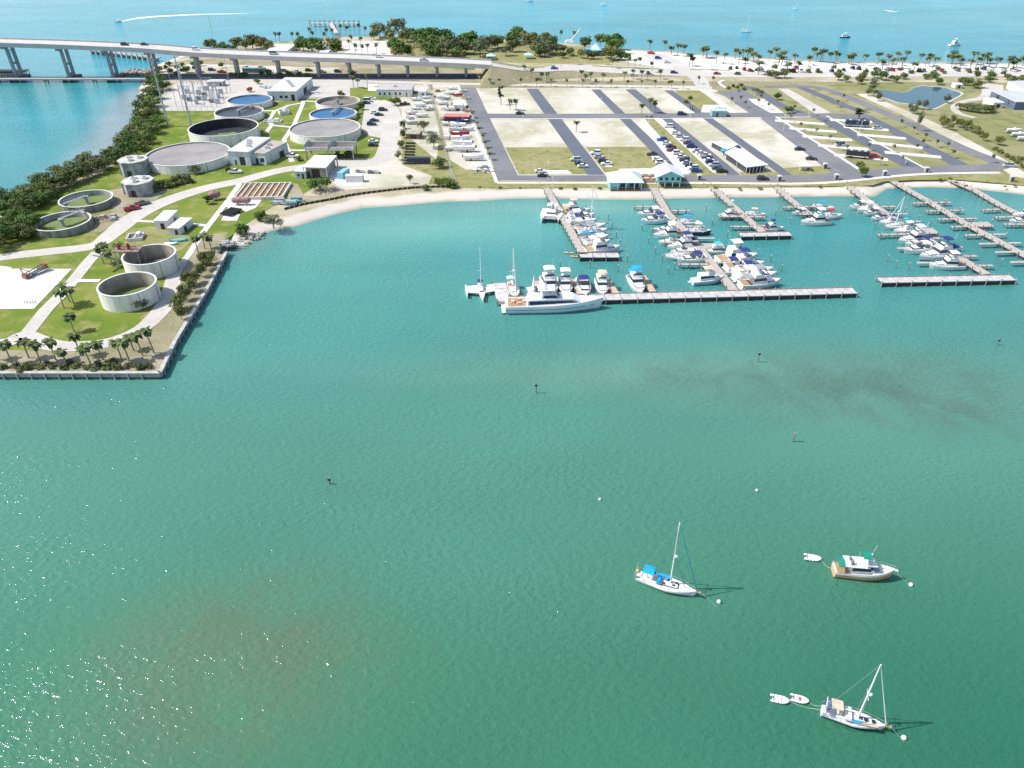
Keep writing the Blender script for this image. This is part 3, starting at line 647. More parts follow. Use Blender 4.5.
x0, x1 = P(306, 27.2, 2).x, P(355.5, 27.2, 2).x; yy = c.y
b = MB(); b.box(x0, x1, yy - 2.5, yy + 2.5, 2.59, 2.99); b.build('pier_head', mat('pale_planks', (0, 0, 0)), t_)
b = MB(); b.tube((0, 0, -1), (0, 0, 5.2), .3); posts(t_, 'pile', [(x0 + (x1 - x0) * k / 10, yy + s_, 0) for k in range(11) for s_ in (-2.6, 2.6)], b, PILE)
def streaked(m, k=.1):
    """stretches a material's mottling into rain streaks down the wall"""
    t = m.node_tree; tc = next(n for n in t.nodes if n.type == 'TEX_COORD'); nz = next(n for n in t.nodes if n.type == 'TEX_NOISE')
    mp = nd(t, 'ShaderNodeMapping'); mp.inputs['Scale'].default_value = (1, 1, k); t.links.new(tc.outputs['Object'], mp.inputs[0]); t.links.new(mp.outputs[0], nz.inputs['Vector']); return m
# ================================================================ VEGETATION
LEAF = {k: mat('leaves_' + k, c, .75, 0, .5, c2=c2, spec=.2, rnd=.25, coord='Object') for k, c, c2 in (
    ('mangrove', (.065, .105, .030), (.135, .185, .050)), ('broad', (.050, .105, .020), (.11, .19, .035)), ('olive', (.10, .125, .038), (.19, .20, .065)),
    ('grey', (.085, .115, .055), (.175, .19, .10)), ('orange', (.17, .13, .045), (.12, .14, .045)), ('dark', (.018, .042, .016), (.035, .07, .024)), ('palm', (.055, .09, .030), (.14, .165, .065)))}
BARK = mat('bark', (.17, .13, .10), .95, .3, 2); PBARK = mat('palm_bark', (.30, .26, .21), .95, .25, 2)
def leaves_mesh(seed, rx, ry, rz, cz, nclump, nleaf, size, flat=.5):
    rg = random.Random(seed); mb = MB(); cl = []
    for _ in range(nclump):
        while True:
            p = Vector((rg.uniform(-1, 1), rg.uniform(-1, 1), rg.uniform(-.75, 1)))
            if .25 < p.length < 1: break
        p *= rg.uniform(.8, 1.1); cl.append((Vector((p.x * rx * .78, p.y * ry * .78, cz + p.z * rz * .72)), rg.uniform(.22, .42) * (rx + ry) / 2))
    per = nleaf // nclump
    for c, r in cl:
        for _ in range(per):
            d = Vector((rg.gauss(0, 1), rg.gauss(0, 1), rg.gauss(.35, .9))); d.normalize()
            q = c + Vector((d.x, d.y, d.z * .7)) * r * rg.uniform(.7, 1.08)
            n_ = (d + Vector((rg.uniform(-.8, .8), rg.uniform(-.8, .8), rg.uniform(-.2, 1.0)))).normalized()
            a = n_.orthogonal().normalized(); bb = n_.cross(a); t = rg.uniform(0, 6.28); s_ = size * rg.uniform(.6, 1.25)
            u = (a * math.cos(t) + bb * math.sin(t)) * s_; v = (bb * math.cos(t) - a * math.sin(t)) * s_ * flat
            mb.add([q - u, q - v * .9 + u * .1, q + u, q + v], [(0, 1, 2, 3)])
    return mb, cl
def make_tree(kind, seed, rx, ry, h, low=.12, nl=900, size=.55, trunk=.28, nclump=16):
    def f():
        r = thing(*TREE_HEAD[kind])
        cz = h * (low + 1) / 2; rz = h * (1 - low) / 2
        mb, cl = leaves_mesh(seed, rx, ry, rz, cz, nclump, nl, size)
        mb.build('crown', LEAF[kind], r, fixn=False)
        t = MB(); t.tube((0, 0, -.3), (.1, .1, h * low + rz * .5), trunk, trunk * .6, 7)
        for c, _ in cl[:7]: t.tube((.1, .1, h * low + rz * .3), c, trunk * .4, trunk * .12, 5, cap=False)
        t.build('trunk', BARK, r)
        return r
    return f
TREE_HEAD = {k: (n_, 'x', 'tree') for k, n_ in dict(mangrove='mangrove_tree', broad='broadleaf_tree', olive='broadleaf_tree', grey='casuarina_tree', orange='broadleaf_tree', dark='cypress_tree', palm='palm_tree').items()}
def make_palm(seed, h, n_f=24, fl=2.3, bend=.5, kind='palm_tree'):
    def f():
        rg = random.Random(seed); r = thing(kind, 'x', 'palm'); t = MB(); pts = []
        bx_, by_ = rg.uniform(-bend, bend), rg.uniform(-bend, bend)
        for i in range(6):
            k = i / 5; pts.append(Vector((bx_ * k * k, by_ * k * k, -.2 + h * k)))
        for i in range(5): t.tube(pts[i], pts[i + 1], .2 - .012 * i, .19 - .012 * i, 7, cap=(i == 4))
        t.build('trunk', PBARK, r); c = MB(); top = pts[-1]
        for i in range(n_f):
            az = i * 2.399 + rg.uniform(-.2, .2); el = rg.uniform(-.5, 1.15) if i > 3 else rg.uniform(.9, 1.4); L_ = fl * rg.uniform(.8, 1.1)
            d = Vector((math.cos(az), math.sin(az), 0)); s_ = Vector((-d.y, d.x, 0)); p = top.copy(); e = el; rows = []
            for k in range(6):
                wd = (.18, .46, .56, .48, .32, .05)[k] * fl / 2.3
                rows.append((p + s_ * wd - Vector((0, 0, wd * .45)), p.copy(), p - s_ * wd - Vector((0, 0, wd * .45))))
                p = p + (d * math.cos(e) + Vector((0, 0, math.sin(e)))) * L_ / 5; e -= .42
            vs = [v for q in rows for v in q]; fs = []
            for k in range(5): fs += [(k * 3, k * 3 + 1, k * 3 + 4, k * 3 + 3), (k * 3 + 1, k * 3 + 2, k * 3 + 5, k * 3 + 4)]
            c.add(vs, fs)
        c.build('fronds', LEAF['palm'], r, fixn=False)
        return r
    return f
VAR = {}
def tree_at(kind, px, py, r_m, h, label, group=None, cat='tree', z=G, name=None):
    """broad crown of radius r_m and height h with its foot at (px, py)"""
    sv = random.randint(0, 3)
    if kind == 'dark': base = (1.25, 9.0)
    else: base = (5.0, 7.5)
    key = (kind, sv, 'hi' if py > 120 else 'lo')
    hi = py > 120
    if kind == 'dark': mk = make_tree(kind, sv + 3, 1.25, 1.25, 9, .08, 420, .42, .16, 10)
    elif kind == 'mangrove': mk = make_tree(kind, sv + 10, 5, 5, 7.5, .02, 1500 if hi else 800, .42 if hi else .6, .22, 24)
    elif kind == 'grey': mk = make_tree(kind, sv + 20, 5, 5, 7.5, .18, 1200 if hi else 700, .36 if hi else .55, .25, 18)
    else: mk = make_tree(kind, sv + 30, 5, 5, 7.5, .14, 1500 if hi else 800, .42 if hi else .6, .26, 20)
    q = P(px, py, z); s_ = r_m / base[0]
    o = stamp(key, mk, label, cat, group, (q.x, q.y, z), random.uniform(0, 6.28), (s_ * random.uniform(.9, 1.1), s_ * random.uniform(.9, 1.1), h / base[1]))
    return o
def palm_at(px, py, h, label, group=None, z=G, fl=1.0):
    sv = random.randint(0, 3); q = P(px, py, z); s_ = h / 6
    key = ('palm', sv, h > 6.5)
    hh = 6 if h <= 6.5 else 8
    return stamp(key, make_palm(sv, hh), label, 'palm tree', group, (q.x, q.y, z), random.uniform(0, 6.28), (fl, fl, h / hh))
def bush_at(kind, px, py, r_m, h, label, group=None, z=G, cat='bush'):
    sv = random.randint(0, 2); q = P(px, py, z)
    def mk():
        r = thing('bush', 'x', 'bush'); mb, cl = leaves_mesh(60 + sv, 2, 2, .95, .75, 14, 520, .26); mb.build('foliage', LEAF[kind], r, fixn=False)
        t = MB()
        for c, _ in cl[:6]: t.tube((0, 0, -.1), c, .06, .03, 5, cap=False)
        t.build('stem', BARK, r); return r
    return stamp(('bush', kind, sv), mk, label, cat, group, (q.x, q.y, z - .03), random.uniform(0, 6.28), (r_m / 2, r_m / 2 * random.uniform(.85, 1.1), h / 1.7))
# ================================================================ BOATS   (bow towards +x, waterline at z = 0, metres)
def hull_secs(L, B, H, n_=11, fine=2.2, sheer=.3, transom=.86, draft=.35, full=.42, flare=.78):
    out = []
    for i in range(n_):
        u = i / (n_ - 1); x = -L / 2 + L * u
        hb = B / 2 * (transom + (1 - transom) * min(1, u / full)) if u < full else B / 2 * (1 - ((u - full) / (1 - full)) ** fine)
        hb = max(hb, .03); zd = H * (1 + sheer * u * u); fl = flare - (.25 * max(0, u - .5) * 2)
        xk = x - (.06 * L * max(0, (u - .75) / .25)); 
        out.append([(xk, 0, -draft), (x - (x - xk) * .6, hb * fl, .05), (x, hb, zd * .75), (x, hb * .99, zd), (x, -hb * .99, zd), (x, -hb, zd * .75), (x - (x - xk) * .6, -hb * fl, .05)])
    return out
BOOT = [.16]
def hull(parent, L, B, H, m=W, deckm=OFFW, stripe=None, boot=None, name='hull', **k):
    S = hull_secs(L, B, H, **k); mb = MB(); loft(mb, S); h = mb.build(name, m, parent)
    d = MB(); n_ = len(S); vs = []
    for s_ in S:
        _, _, _, a, c, _, _ = s_
        vs += [(a[0], a[1] * .93, a[2] + .025), (a[0], c[1] * .93, a[2] + .025)]
    d.add(vs, [(2 * i, 2 * i + 2, 2 * i + 3, 2 * i + 1) for i in range(n_ - 1)]); d.build('deck', deckm, parent)
    if stripe is not None or boot is not None:
        for mm, lo_, hi_, nm in ((stripe, .62, .8, 'stripe'), (boot, .0, BOOT[0], 'boot_stripe')):
            if mm is None: continue
            s2 = MB(); vs = []
            for s_ in S:
                b_, c_ = Vector(s_[1]), Vector(s_[2]); b0 = b_.lerp(c_, lo_); b1 = b_.lerp(c_, hi_)
                for q in (b0, b1): vs.append((q.x, q.y + .02, q.z))
            k2 = len(vs); vs += [(x, -y, z) for x, y, z in vs]
            s2.add(vs, [(2 * i, 2 * i + 1, 2 * i + 3, 2 * i + 2) for i in range(n_ - 1)] + [(k2 + 2 * i, k2 + 2 * i + 2, k2 + 2 * i + 3, k2 + 2 * i + 1) for i in range(n_ - 1)])
            s2.build(nm, mm, h, fixn=False)
    return h
def house(parent, name, x0, x1, w_, z0, h, m, rf=.5, ra=.2, rs=.12, window=True, wz=(.45, .85), slots=0):
    """deckhouse: raked front rf and back ra, side walls leaning in rs; returns the part"""
    def sec(t, g=0):
        return [(x0 - g + ra * t, -w_ / 2 - g + rs * t), (x1 + g - rf * t, -w_ / 2 * .86 - g + rs * t), (x1 + g - rf * t, w_ / 2 * .86 + g - rs * t), (x0 - g + ra * t, w_ / 2 + g - rs * t)]
    mb = MB(); mb.add([(x, y, z0) for x, y in sec(0)] + [(x, y, z0 + h) for x, y in sec(1)], [(3, 2, 1, 0), (4, 5, 6, 7), (0, 1, 5, 4), (1, 2, 6, 5), (2, 3, 7, 6), (3, 0, 4, 7)])
    o = mb.build(name, m, parent)
    if window:
        g = MB(); g.add([(x, y, z0 + h * wz[0]) for x, y in sec(wz[0], .02)] + [(x, y, z0 + h * wz[1]) for x, y in sec(wz[1], .02)], [(0, 1, 5, 4), (1, 2, 6, 5), (2, 3, 7, 6)])
        g.build('window', GLASS, o, fixn=False)
    return o
def rail(parent, L, B, H, frm=.35, sheer=.3, fine=2.2, full=.42, m=STEEL):
    S = hull_secs(L, B, H, n_=15, fine=fine, sheer=sheer, full=full); b = MB(); P1, P2 = [], []
    for s_ in S:
        u = (s_[3][0] + L / 2) / L
        if u < frm: continue
        P1.append(Vector(s_[3]) * 1 + Vector((0, -.1, .65))); P2.append(Vector(s_[4]) + Vector((0, .1, .65)))
    for Q in (P1, P2):
        b.path(Q, .03, 4)
        for q in Q[::2]: b.tube((q.x, q.y, q.z - .65), q, .025, n=4)
    b.tube(P1[-1], P2[-1], .03, n=4); b.build('rail', m, parent)
def canopy(parent, x0, x1, w_, z, m, posts_to=None, arch=.18, name='canopy'):
    b = MB(); n_ = 6; vs = []
    for k in (0, 1):
        for i in range(n_ + 1):
            y = -w_ / 2 + w_ * i / n_; vs += [(x0, y, z + arch * (1 - (2 * i / n_ - 1) ** 2) - .06 * k), (x1, y, z + arch * (1 - (2 * i / n_ - 1) ** 2) - .06 * k)]
    m2 = 2 * (n_ + 1); b.add(vs, [(2 * i, 2 * i + 1, 2 * i + 3, 2 * i + 2) for i in range(n_)] + [(m2 + 2 * i, m2 + 2 * i + 2, m2 + 2 * i + 3, m2 + 2 * i + 1) for i in range(n_)] + [(0, m2, m2 + 1, 1), (m2 - 2, m2 - 1, 2 * m2 - 1, 2 * m2 - 2)])
    o = b.build(name, m, parent)
    if posts_to is not None:
        for xx in (x0 + .1, x1 - .1):
            for s_ in (-1, 1):
                p_ = MB(); p_.tube((xx, s_ * (w_ / 2 - .06), posts_to), (xx, s_ * (w_ / 2 - .06), z), .035, n=5); p_.build('post', STEEL, o)
    return o
def boat_parts(t, L, kind, canv, hullm=W):
    """parts of a powerboat of length L; kinds: flybridge, express, console, trawler, runabout"""
    if kind == 'flybridge':
        B, H = L * .31, 1.5; hull(t, L, B, H, hullm, stripe=None, boot=PAINT['navy'] if canv == 'navy' else None)
        tr = house(t, 'trunk_cabin', L * .02, L * .34, B * .62, H * 1.05, .55, W, .7, 0, .12, True, (.3, .7))
        c = house(t, 'cabin', -L * .24, L * .12, B * .80, H, 1.9, W, .95, .0, .14)
        f = house(t, 'flybridge', -L * .22, L * .03, B * .72, H + 1.9, .75, W, .35, 0, -.05, False)
        s_ = MB(); s_.box(-L * .19, -L * .01, -B * .3, B * .3, H + 2.66, H + 2.68); s_.build('flybridge_sole', OFFW, f)
        g = MB(); g.box(-L * .005, L * .005, -B * .32, B * .32, H + 2.6, H + 3.05, .8); g.build('windscreen', GLASS, f)
        for k in (-.12, -.06): q = MB(); q.box(L * k, L * k + .5, -.7, .7, H + 2.66, H + 3.2, .9); q.build('seat', W2, f)
        ck = MB(); ck.box(-L * .48, -L * .255, -B * .38, B * .38, H + .03, H + .06); ck.build('cockpit_sole', mat('teak', (.36, .24, .14), .8, .2, 3), t)
        sp = MB(); sp.box(-L * .545, -L * .5, -B * .38, B * .38, .3, .42); sp.build('swim_platform', OFFW, t)
        canopy(t, -L * .21, L * .02, B * .66, H + 4.4, CLOTH[canv], H + 2.5)
        if canv != 'white': canopy(t, -L * .46, -L * .25, B * .7, H + 2.0, CLOTH[canv], H)
        rail(t, L, B, H)
        a = MB(); a.tube((-L * .2, B * .25, H + 2.6), (-L * .24, B * .3, H + 6.2), .03, n=4); a.build('antenna', W, t)
    elif kind == 'express':
        B, H = L * .31, 1.35; hull(t, L, B, H, hullm, fine=2.0)
        house(t, 'trunk_cabin', -L * .02, L * .36, B * .68, H * 1.03, .62, W, 1.6, 0, .2, True, (.35, .75))
        w_ = MB(); w_.add([(L * .02, -B * .36, H + .6), (L * .10, -B * .2, H + .62), (L * .10, B * .2, H + .62), (L * .02, B * .36, H + .6), (-L * .05, -B * .36, H + 1.35), (L * .0, -B * .22, H + 1.42), (L * .0, B * .22, H + 1.42), (-L * .05, B * .36, H + 1.35)], [(0, 1, 5, 4), (1, 2, 6, 5), (2, 3, 7, 6)])
        w_.build('windscreen', GLASS, t, fixn=False)
        ck = MB(); ck.box(-L * .45, -L * .03, -B * .36, B * .36, H + .03, H + .06); ck.build('cockpit_sole', mat('cockpit_grey', (.42, .41, .38), .8, .2, 3), t)
        for s_ in (-1, 1): q = MB(); q.box(-L * .42, -L * .03, s_ * B * .40 - .12, s_ * B * .40 + .12, H, H + .5, .95); q.build('coaming', W, t)
        q = MB(); q.box(-L * .42, -L * .36, -B * .34, B * .34, H + .05, H + .6); q.build('seat', W2, t)
        a = MB(); ar = [Vector((-L * .22, -B * .43, H)), Vector((-L * .26, -B * .36, H + 1.7)), Vector((-L * .26, B * .36, H + 1.7)), Vector((-L * .22, B * .43, H))]; a.path(ar, .13, 6); a.build('radar_arch', W, t)
        canopy(t, -L * .26, -L * .02, B * .74, H + 1.78, CLOTH[canv], None, .15)
        sp = MB(); sp.box(-L * .545, -L * .5, -B * .36, B * .36, .3, .42); sp.build('swim_platform', OFFW, t)
        rail(t, L, B, H, .5)
    elif kind in ('console', 'runabout'):
        B, H = L * .32, .95; hull(t, L, B, H, hullm, sheer=.4)
        ck = MB(); ck.box(-L * .44, L * .12, -B * .36, B * .36, H + .03, H + .06); ck.build('cockpit_sole', mat('cockpit_grey', (0, 0, 0)), t)
        for s_ in (-1, 1): q = MB(); q.box(-L * .46, L * .14, s_ * B * .42 - .1, s_ * B * .42 + .1, H, H + .3, .95); q.build('coaming', W, t)
        q = MB(); q.box(-L * .12, L * .02, -B * .14, B * .14, H + .05, H + 1.1, .8); q.build('console', W, t)
        q = MB(); q.box(-L * .26, -L * .18, -B * .2, B * .2, H + .05, H + .8, .9); q.build('seat', W2, t)
        canopy(t, -L * .24, L * .06, B * .58, H + 2.0, CLOTH[canv], H)
        for s_ in ((-1, 1) if kind == 'console' else (0,)):
            q = MB(); q.box(-L * .5 - .65, -L * .5 - .05, s_ * .42 - .22, s_ * .42 + .22, .35, 1.45, .75); q.tube((-L * .5 - .35, s_ * .42, -.4), (-L * .5 - .35, s_ * .42, .4), .12); q.build('outboard_motor', PAINT['grey'] if canv != 'white' else W, t)
    elif kind == 'trawler':
        B, H = L * .32, 1.35; hull(t, L, B, H, hullm, sheer=.55, fine=2.6, full=.5)
        house(t, 'cabin', -L * .30, L * .16, B * .70, H, 1.9, W, .3, .0, .05, True, (.45, .8))
        f = house(t, 'pilothouse', -L * .03, L * .14, B * .58, H + 1.91, 1.0, W, .2, 0, .05, False)
        canopy(t, -L * .2, L * .1, B * .62, H + 4.0, CLOTH[canv], H + 1.9)
        m_ = MB(); m_.tube((-L * .08, 0, H + 1.9), (-L * .1, 0, H + 6), .07, n=6); m_.build('mast', W, t)
        rail(t, L, B, H, .3, .55, 2.6, .5)
    elif kind == 'towered':
        B, H = L * .32, 1.4; hull(t, L, B, H, hullm)
        house(t, 'cabin', -L * .12, L * .22, B * .7, H, 1.5, W, 1.1, 0, .2)
        f = house(t, 'flybridge', -L * .12, L * .04, B * .6, H + 1.5, .7, W, .3, 0, 0, False)
        b = MB()
        for z0, z1, w0, w1 in ((H, H + 3.6, B * .4, B * .26), (H + 3.6, H + 6.2, B * .26, B * .14)):
            for xx in (-L * .13, L * .05):
                for s_ in (-1, 1): b.tube((xx, s_ * w0, z0), (xx * .75, s_ * w1, z1), .05, n=5)
        b.build('tower', STEEL, t)
        canopy(t, -L * .13, L * .05, B * .56, H + 3.5, CLOTH[canv], None); canopy(t, -L * .09, L * .03, B * .34, H + 6.2, CLOTH['white'], None)
        ck = MB(); ck.box(-L * .47, -L * .13, -B * .38, B * .38, H + .03, H + .06); ck.build('cockpit_sole', mat('teak', (0, 0, 0)), t)
        rail(t, L, B, H, .55)
def stays(t, pts, m, r=.035):
    for nm, a, c in pts:
        b = MB(); b.tube(a, c, r, n=4); b.build(nm, m, t)
def sail_parts(t, L, mh, canv, hullm=W, boot=None, bimini=True, jib=None, lean=0, stripe=None, cock=None):
    B, H = L * .30, 1.05; hull(t, L, B, H, hullm, sheer=.35, fine=1.9, transom=.62, full=.48, draft=.5, flare=.7, boot=boot, stripe=stripe)
    mx = L * .06
    house(t, 'coach_roof', -L * .12, L * .24, B * .5, H * 1.02, .42, W, .8, .1, .12, True, (.3, .7))
    ck = MB(); ck.box(-L * .38, -L * .13, -B * .24, B * .24, H + .03, H + .07); ck.build('cockpit_sole', cock or mat('teak', (0, 0, 0)), t)
    for s_ in (-1, 1): q = MB(); q.box(-L * .38, -L * .13, s_ * B * .28 - .12, s_ * B * .28 + .12, H, H + .35, .9); q.build('coaming', W, t)
    wq = MB()
    for k in range(12):
        a = k * math.pi / 6; a2 = a + math.pi / 6; wq.tube((-L * .33, .45 * math.cos(a), H + .8 + .45 * math.sin(a)), (-L * .33, .45 * math.cos(a2), H + .8 + .45 * math.sin(a2)), .03, n=4)
    wq.tube((-L * .33, 0, H), (-L * .33, 0, H + .8), .08); wq.build('steering_wheel', STEEL, t)
    top = Vector((mx - .25, lean, H + mh)); ft = Vector((mx, 0, H + .4))
    b = MB(); b.tube(ft, top, .15, .10, 8); ms = b.build('mast', W, t)
    b = MB()
    for k in (.45,):
        q = ft.lerp(top, k); b.tube(q + Vector((0, -B * .36, 0)), q + Vector((0, B * .36, 0)), .045, n=5)
    b.build('spreader', W, ms)
    b = MB(); b.ball(ft.lerp(top, .47) + Vector((.3, 0, 0)), .3, 8, 5); b.build('radar_dome', W, ms)
    bz = H + 1.5; bm_ = MB(); bm_.tube((mx, 0, bz), (-L * .26, 0, bz + .1), .09, n=6); bo = bm_.build('boom', W, t)
    if canv: s_ = MB(); s_.tube((mx + .1, 0, bz + .2), (-L * .25, 0, bz + .2), .27, .15, 8); s_.build('sail_cover', CLOTH[canv], bo)
    bowp = Vector((L * .5, 0, H * 1.35)); st = Vector((-L * .48, 0, H))
    stays(t, [('backstay', st, top), ('shroud', (mx - .1, -B * .47, H), ft.lerp(top, .95)), ('shroud', (mx - .1, B * .47, H), ft.lerp(top, .95))], STEEL, .03)
    b = MB(); b.tube(bowp + Vector((-.1, 0, .3)), top.lerp(bowp, .04), .11, .05, 6); b.build('furled_jib', jib or W2, t)
    if bimini: canopy(t, -L * .40, -L * .22, B * .62, H + 2.1, CLOTH[bimini], H); 
    rail(t, L, B, H, 0, .35, 1.9, .48)
    pu = MB(); pu.box(L * .48, L * .48 + .9, -.22, .22, H * 1.3, H * 1.3 + .12); pu.build('bow_platform', mat('teak', (0, 0, 0)), t)
def py_mar(p): return 190 < p[1] < 300
def boat(kind, canv, p0, p1, label, group=None, cat=None, z=1.0, hullm=W, L0=None, **kw):
    """p0 stern, p1 bow in survey pixels at height z"""
    a, c = P(*p0, z), P(*p1, z); L = (c - a).length; L0 = L0 or dict(flybridge=13, express=11, console=8, runabout=6.5, trawler=12, towered=12, sail=11, cat=12, dinghy=3.2).get(kind, 10)
    mid = (a + c) / 2; rz = math.atan2(c.y - a.y, c.x - a.x)
    nm = dict(flybridge='motor_yacht', express='motor_cruiser', console='open_motorboat', runabout='open_motorboat', trawler='trawler', towered='fishing_boat', sail='sailboat', cat='catamaran', dinghy='dinghy')[kind]
    def mk():
        t = thing(nm, 'x', 'boat')
        if kind == 'sail': sail_parts(t, L0, kw.get('mh', 13), canv, hullm, **{k: v for k, v in kw.items() if k != 'mh'})
        elif kind == 'cat':
            for s_ in (-1, 1):
                h = MB(); S = [[(x, y + s_ * 2.7, z) for x, y, z in sec] for sec in hull_secs(L0, 1.9, 1.6, fine=1.8, sheer=.15, transom=.8)]; loft(h, S); h.build('hull', W, t)
            d = MB(); d.box(-L0 * .42, L0 * .2, -2.6, 2.6, 1.0, 1.75); d.build('bridge_deck', OFFW, t)
            house(t, 'cabin', -L0 * .2, L0 * .18, 4.2, 1.75, 1.1, W, 1.0, 0, .5); canopy(t, -L0 * .38, -L0 * .12, 3.4, 4.1, CLOTH[canv], 1.7)
            n_ = MB(); n_.box(L0 * .2, L0 * .4, -1.9, 1.9, 1.3, 1.36); n_.build('bow_net', mat('trampoline_net', (.3, .3, .31), .9, .2, 4), t)
            b = MB(); b.tube((L0 * .41, -2.7, 1.6), (L0 * .41, 2.7, 1.6), .12); b.build('crossbeam', STEEL, t)
            b = MB(); b.tube((0, 0, 2.8), (-.2, 0, 15), .14, .09, 8); b.build('mast', W, t); stays(t, [('forestay', (L0 * .41, 0, 1.7), (-.2, 0, 14.5))], STEEL)
            b = MB(); b.tube((0, 0, 4.6), (-L0 * .35, 0, 4.7), .22, .14); b.build('boom', CLOTH['white'], t)
        elif kind == 'dinghy': dinghy_parts(t, L0, kw.get('seatm'))
        else: boat_parts(t, L0, kind, canv, hullm)
        return t
    key = ('boat', kind, canv, hullm.name, tuple(sorted((k, str(v)) for k, v in kw.items())))
    return stamp(key, mk, label, cat or 'boat', group, (mid.x, mid.y, 0), rz, (L / L0, L / L0 * (1.22 if py_mar(p0) else 1), L / L0 * (1.15 if py_mar(p0) else 1)))
def dinghy_parts(t, L, seatm=None):
    b = MB(); pts = [Vector((-L / 2, -.62, .35)), Vector((L * .1, -.66, .36)), Vector((L * .32, -.48, .42)), Vector((L * .46, -.2, .48)), Vector((L * .5, 0, .5)), Vector((L * .46, .2, .48)), Vector((L * .32, .48, .42)), Vector((L * .1, .66, .36)), Vector((-L / 2, .62, .35))]
    pts = smooth_line(pts, 3); b.path(pts, .24, 8); b.ball(pts[0], .24); b.ball(pts[-1], .24); b.build('inflatable_tube', W, t, smooth=True)
    f = MB(); f.add([(-L * .44, -.5, .22), (L * .2, -.5, .22), (L * .42, 0, .3), (L * .2, .5, .22), (-L * .44, .5, .22)], [(0, 1, 2, 3, 4)]); f.build('floor', OFFW, t)
    q = MB(); q.box(-.15, .15, -.55, .55, .42, .5); q.build('seat', seatm or W2, t)
    q = MB(); q.box(-L * .46, -L * .42, -.45, .45, .1, .6); q.build('transom', W2, t)
    q = MB(); q.box(-L * .46 - .3, -L * .46, -.14, .14, .5, .95, .8); q.tube((-L * .46 - .15, 0, -.3), (-L * .46 - .15, 0, .5), .06); q.build('outboard_motor', PAINT['grey'], t)
# ================================================================ VEHICLES (front towards +x)
def car_parts(t, col, kind='sedan'):
    L, Wd = dict(sedan=(4.7, 1.85), suv=(4.8, 1.95), pickup=(5.6, 2.0), van=(5.4, 2.0))[kind]
    bh = dict(sedan=.72, suv=.85, pickup=.9, van=.95)[kind]; z0 = .3
    b = MB(); secs = []
    for x, zt, k in ((-L / 2, z0 + bh * .82, .9), (-L / 2 + .25, z0 + bh, 1), (-L * .2, z0 + bh * 1.02, 1), (L * .2, z0 + bh * .98, 1), (L / 2 - .3, z0 + bh * .86, .97), (L / 2, z0 + bh * .6, .84)):
        w_ = Wd / 2 * k; secs.append([(x, -w_ * .93, z0), (x, -w_, z0 + .3), (x, -w_ * .94, zt), (x, w_ * .94, zt), (x, w_, z0 + .3), (x, w_ * .93, z0)])
    loft(b, secs); b.build('body', PAINT[col], t)
    c0, c1, ch, rb, rf = dict(sedan=(-L * .36, L * .2, .52, .55, .75), suv=(-L * .46, L * .2, .68, .25, .6), pickup=(-L * .12, L * .22, .62, .15, .6), van=(-L * .47, L * .3, 1.05, .1, .7))[kind]
    zb = z0 + bh
    g = MB(); g.add([(c0, -Wd * .45, zb), (c1, -Wd * .45, zb), (c1, Wd * .45, zb), (c0, Wd * .45, zb), (c0 + rb, -Wd * .37, zb + ch), (c1 - rf, -Wd * .37, zb + ch), (c1 - rf, Wd * .37, zb + ch), (c0 + rb, Wd * .37, zb + ch)], [(3, 2, 1, 0), (4, 5, 6, 7), (0, 1, 5, 4), (1, 2, 6, 5), (2, 3, 7, 6), (3, 0, 4, 7)])
    g.build('glasshouse', GLASS, t)
    r = MB(); r.box(c0 + rb - .03, c1 - rf + .03, -Wd * .375, Wd * .375, zb + ch, zb + ch + .05, .96); r.build('roof', PAINT[col], t)
    if kind == 'pickup': q = MB(); q.box(-L / 2 + .12, c0 - .05, -Wd * .38, Wd * .38, zb + .02, zb + .05); q.build('load_bed', BLACKM, t)
    for xx in (-L * .3, L * .31):
        for s_ in (-1, 1): q = MB(); q.tube((xx, s_ * (Wd / 2 - .2), .33), (xx, s_ * (Wd / 2 + .01), .33), .33, n=12); wl = q.build('wheel', BLACKM, t); q = MB(); q.tube((xx, s_ * (Wd / 2 + .005), .33), (xx, s_ * (Wd / 2 + .025), .33), .18, n=8); q.build('rim', STEEL, wl)
def car(col, kind, px, py, label, rz=0, group=None, z=G, vec=None):
    q = P(px, py, z)
    if vec: a = P(px + vec[0], py + vec[1], z); rz = math.atan2(a.y - q.y, a.x - q.x)
    def mk():
        t = thing('parked_car' if group else 'car', 'x', 'car'); car_parts(t, col, kind); return t
    cat = dict(sedan='car', suv='car', pickup='pickup truck', van='van')[kind]
    return stamp(('car', col, kind), mk, label, cat, group, (q.x, q.y, q.z + .09 if z == G else z), rz)
def bus_parts(t, L, H, col, band, pop=True):
    b = MB(); b.box(-L / 2, L / 2, -1.25, 1.25, .45, H, .985, .94); b.build('body', PAINT[col], t)
    g = MB(); g.box(-L / 2 + .6, L / 2 - .02, -1.245, 1.245, H * .5, H * .74, 1); g.build('window', GLASS, t); 
    s_ = MB(); s_.box(-L / 2 + .01, L / 2 - .2, -1.262, 1.262, H * .22, H * .36, 1); s_.build('side_stripe', PAINT[band], t)
    for k in (-.3, .05, .3): q = MB(); q.box(L * k - .45, L * k + .45, -.4, .4, H, H + .28, .85); q.build('roof_unit', W2, t)
    for xx in (-L * .32, -L * .24, L * .34):
        for y in (-1.15, 1.15): q = MB(); q.tube((xx, y - .14, .48), (xx, y + .14, .48), .48, n=12); q.build('wheel', BLACKM, t)
mat('teak', (.36, .24, .14), .8, .2, 3); mat('cockpit_grey', (.42, .41, .38), .8, .2, 3)
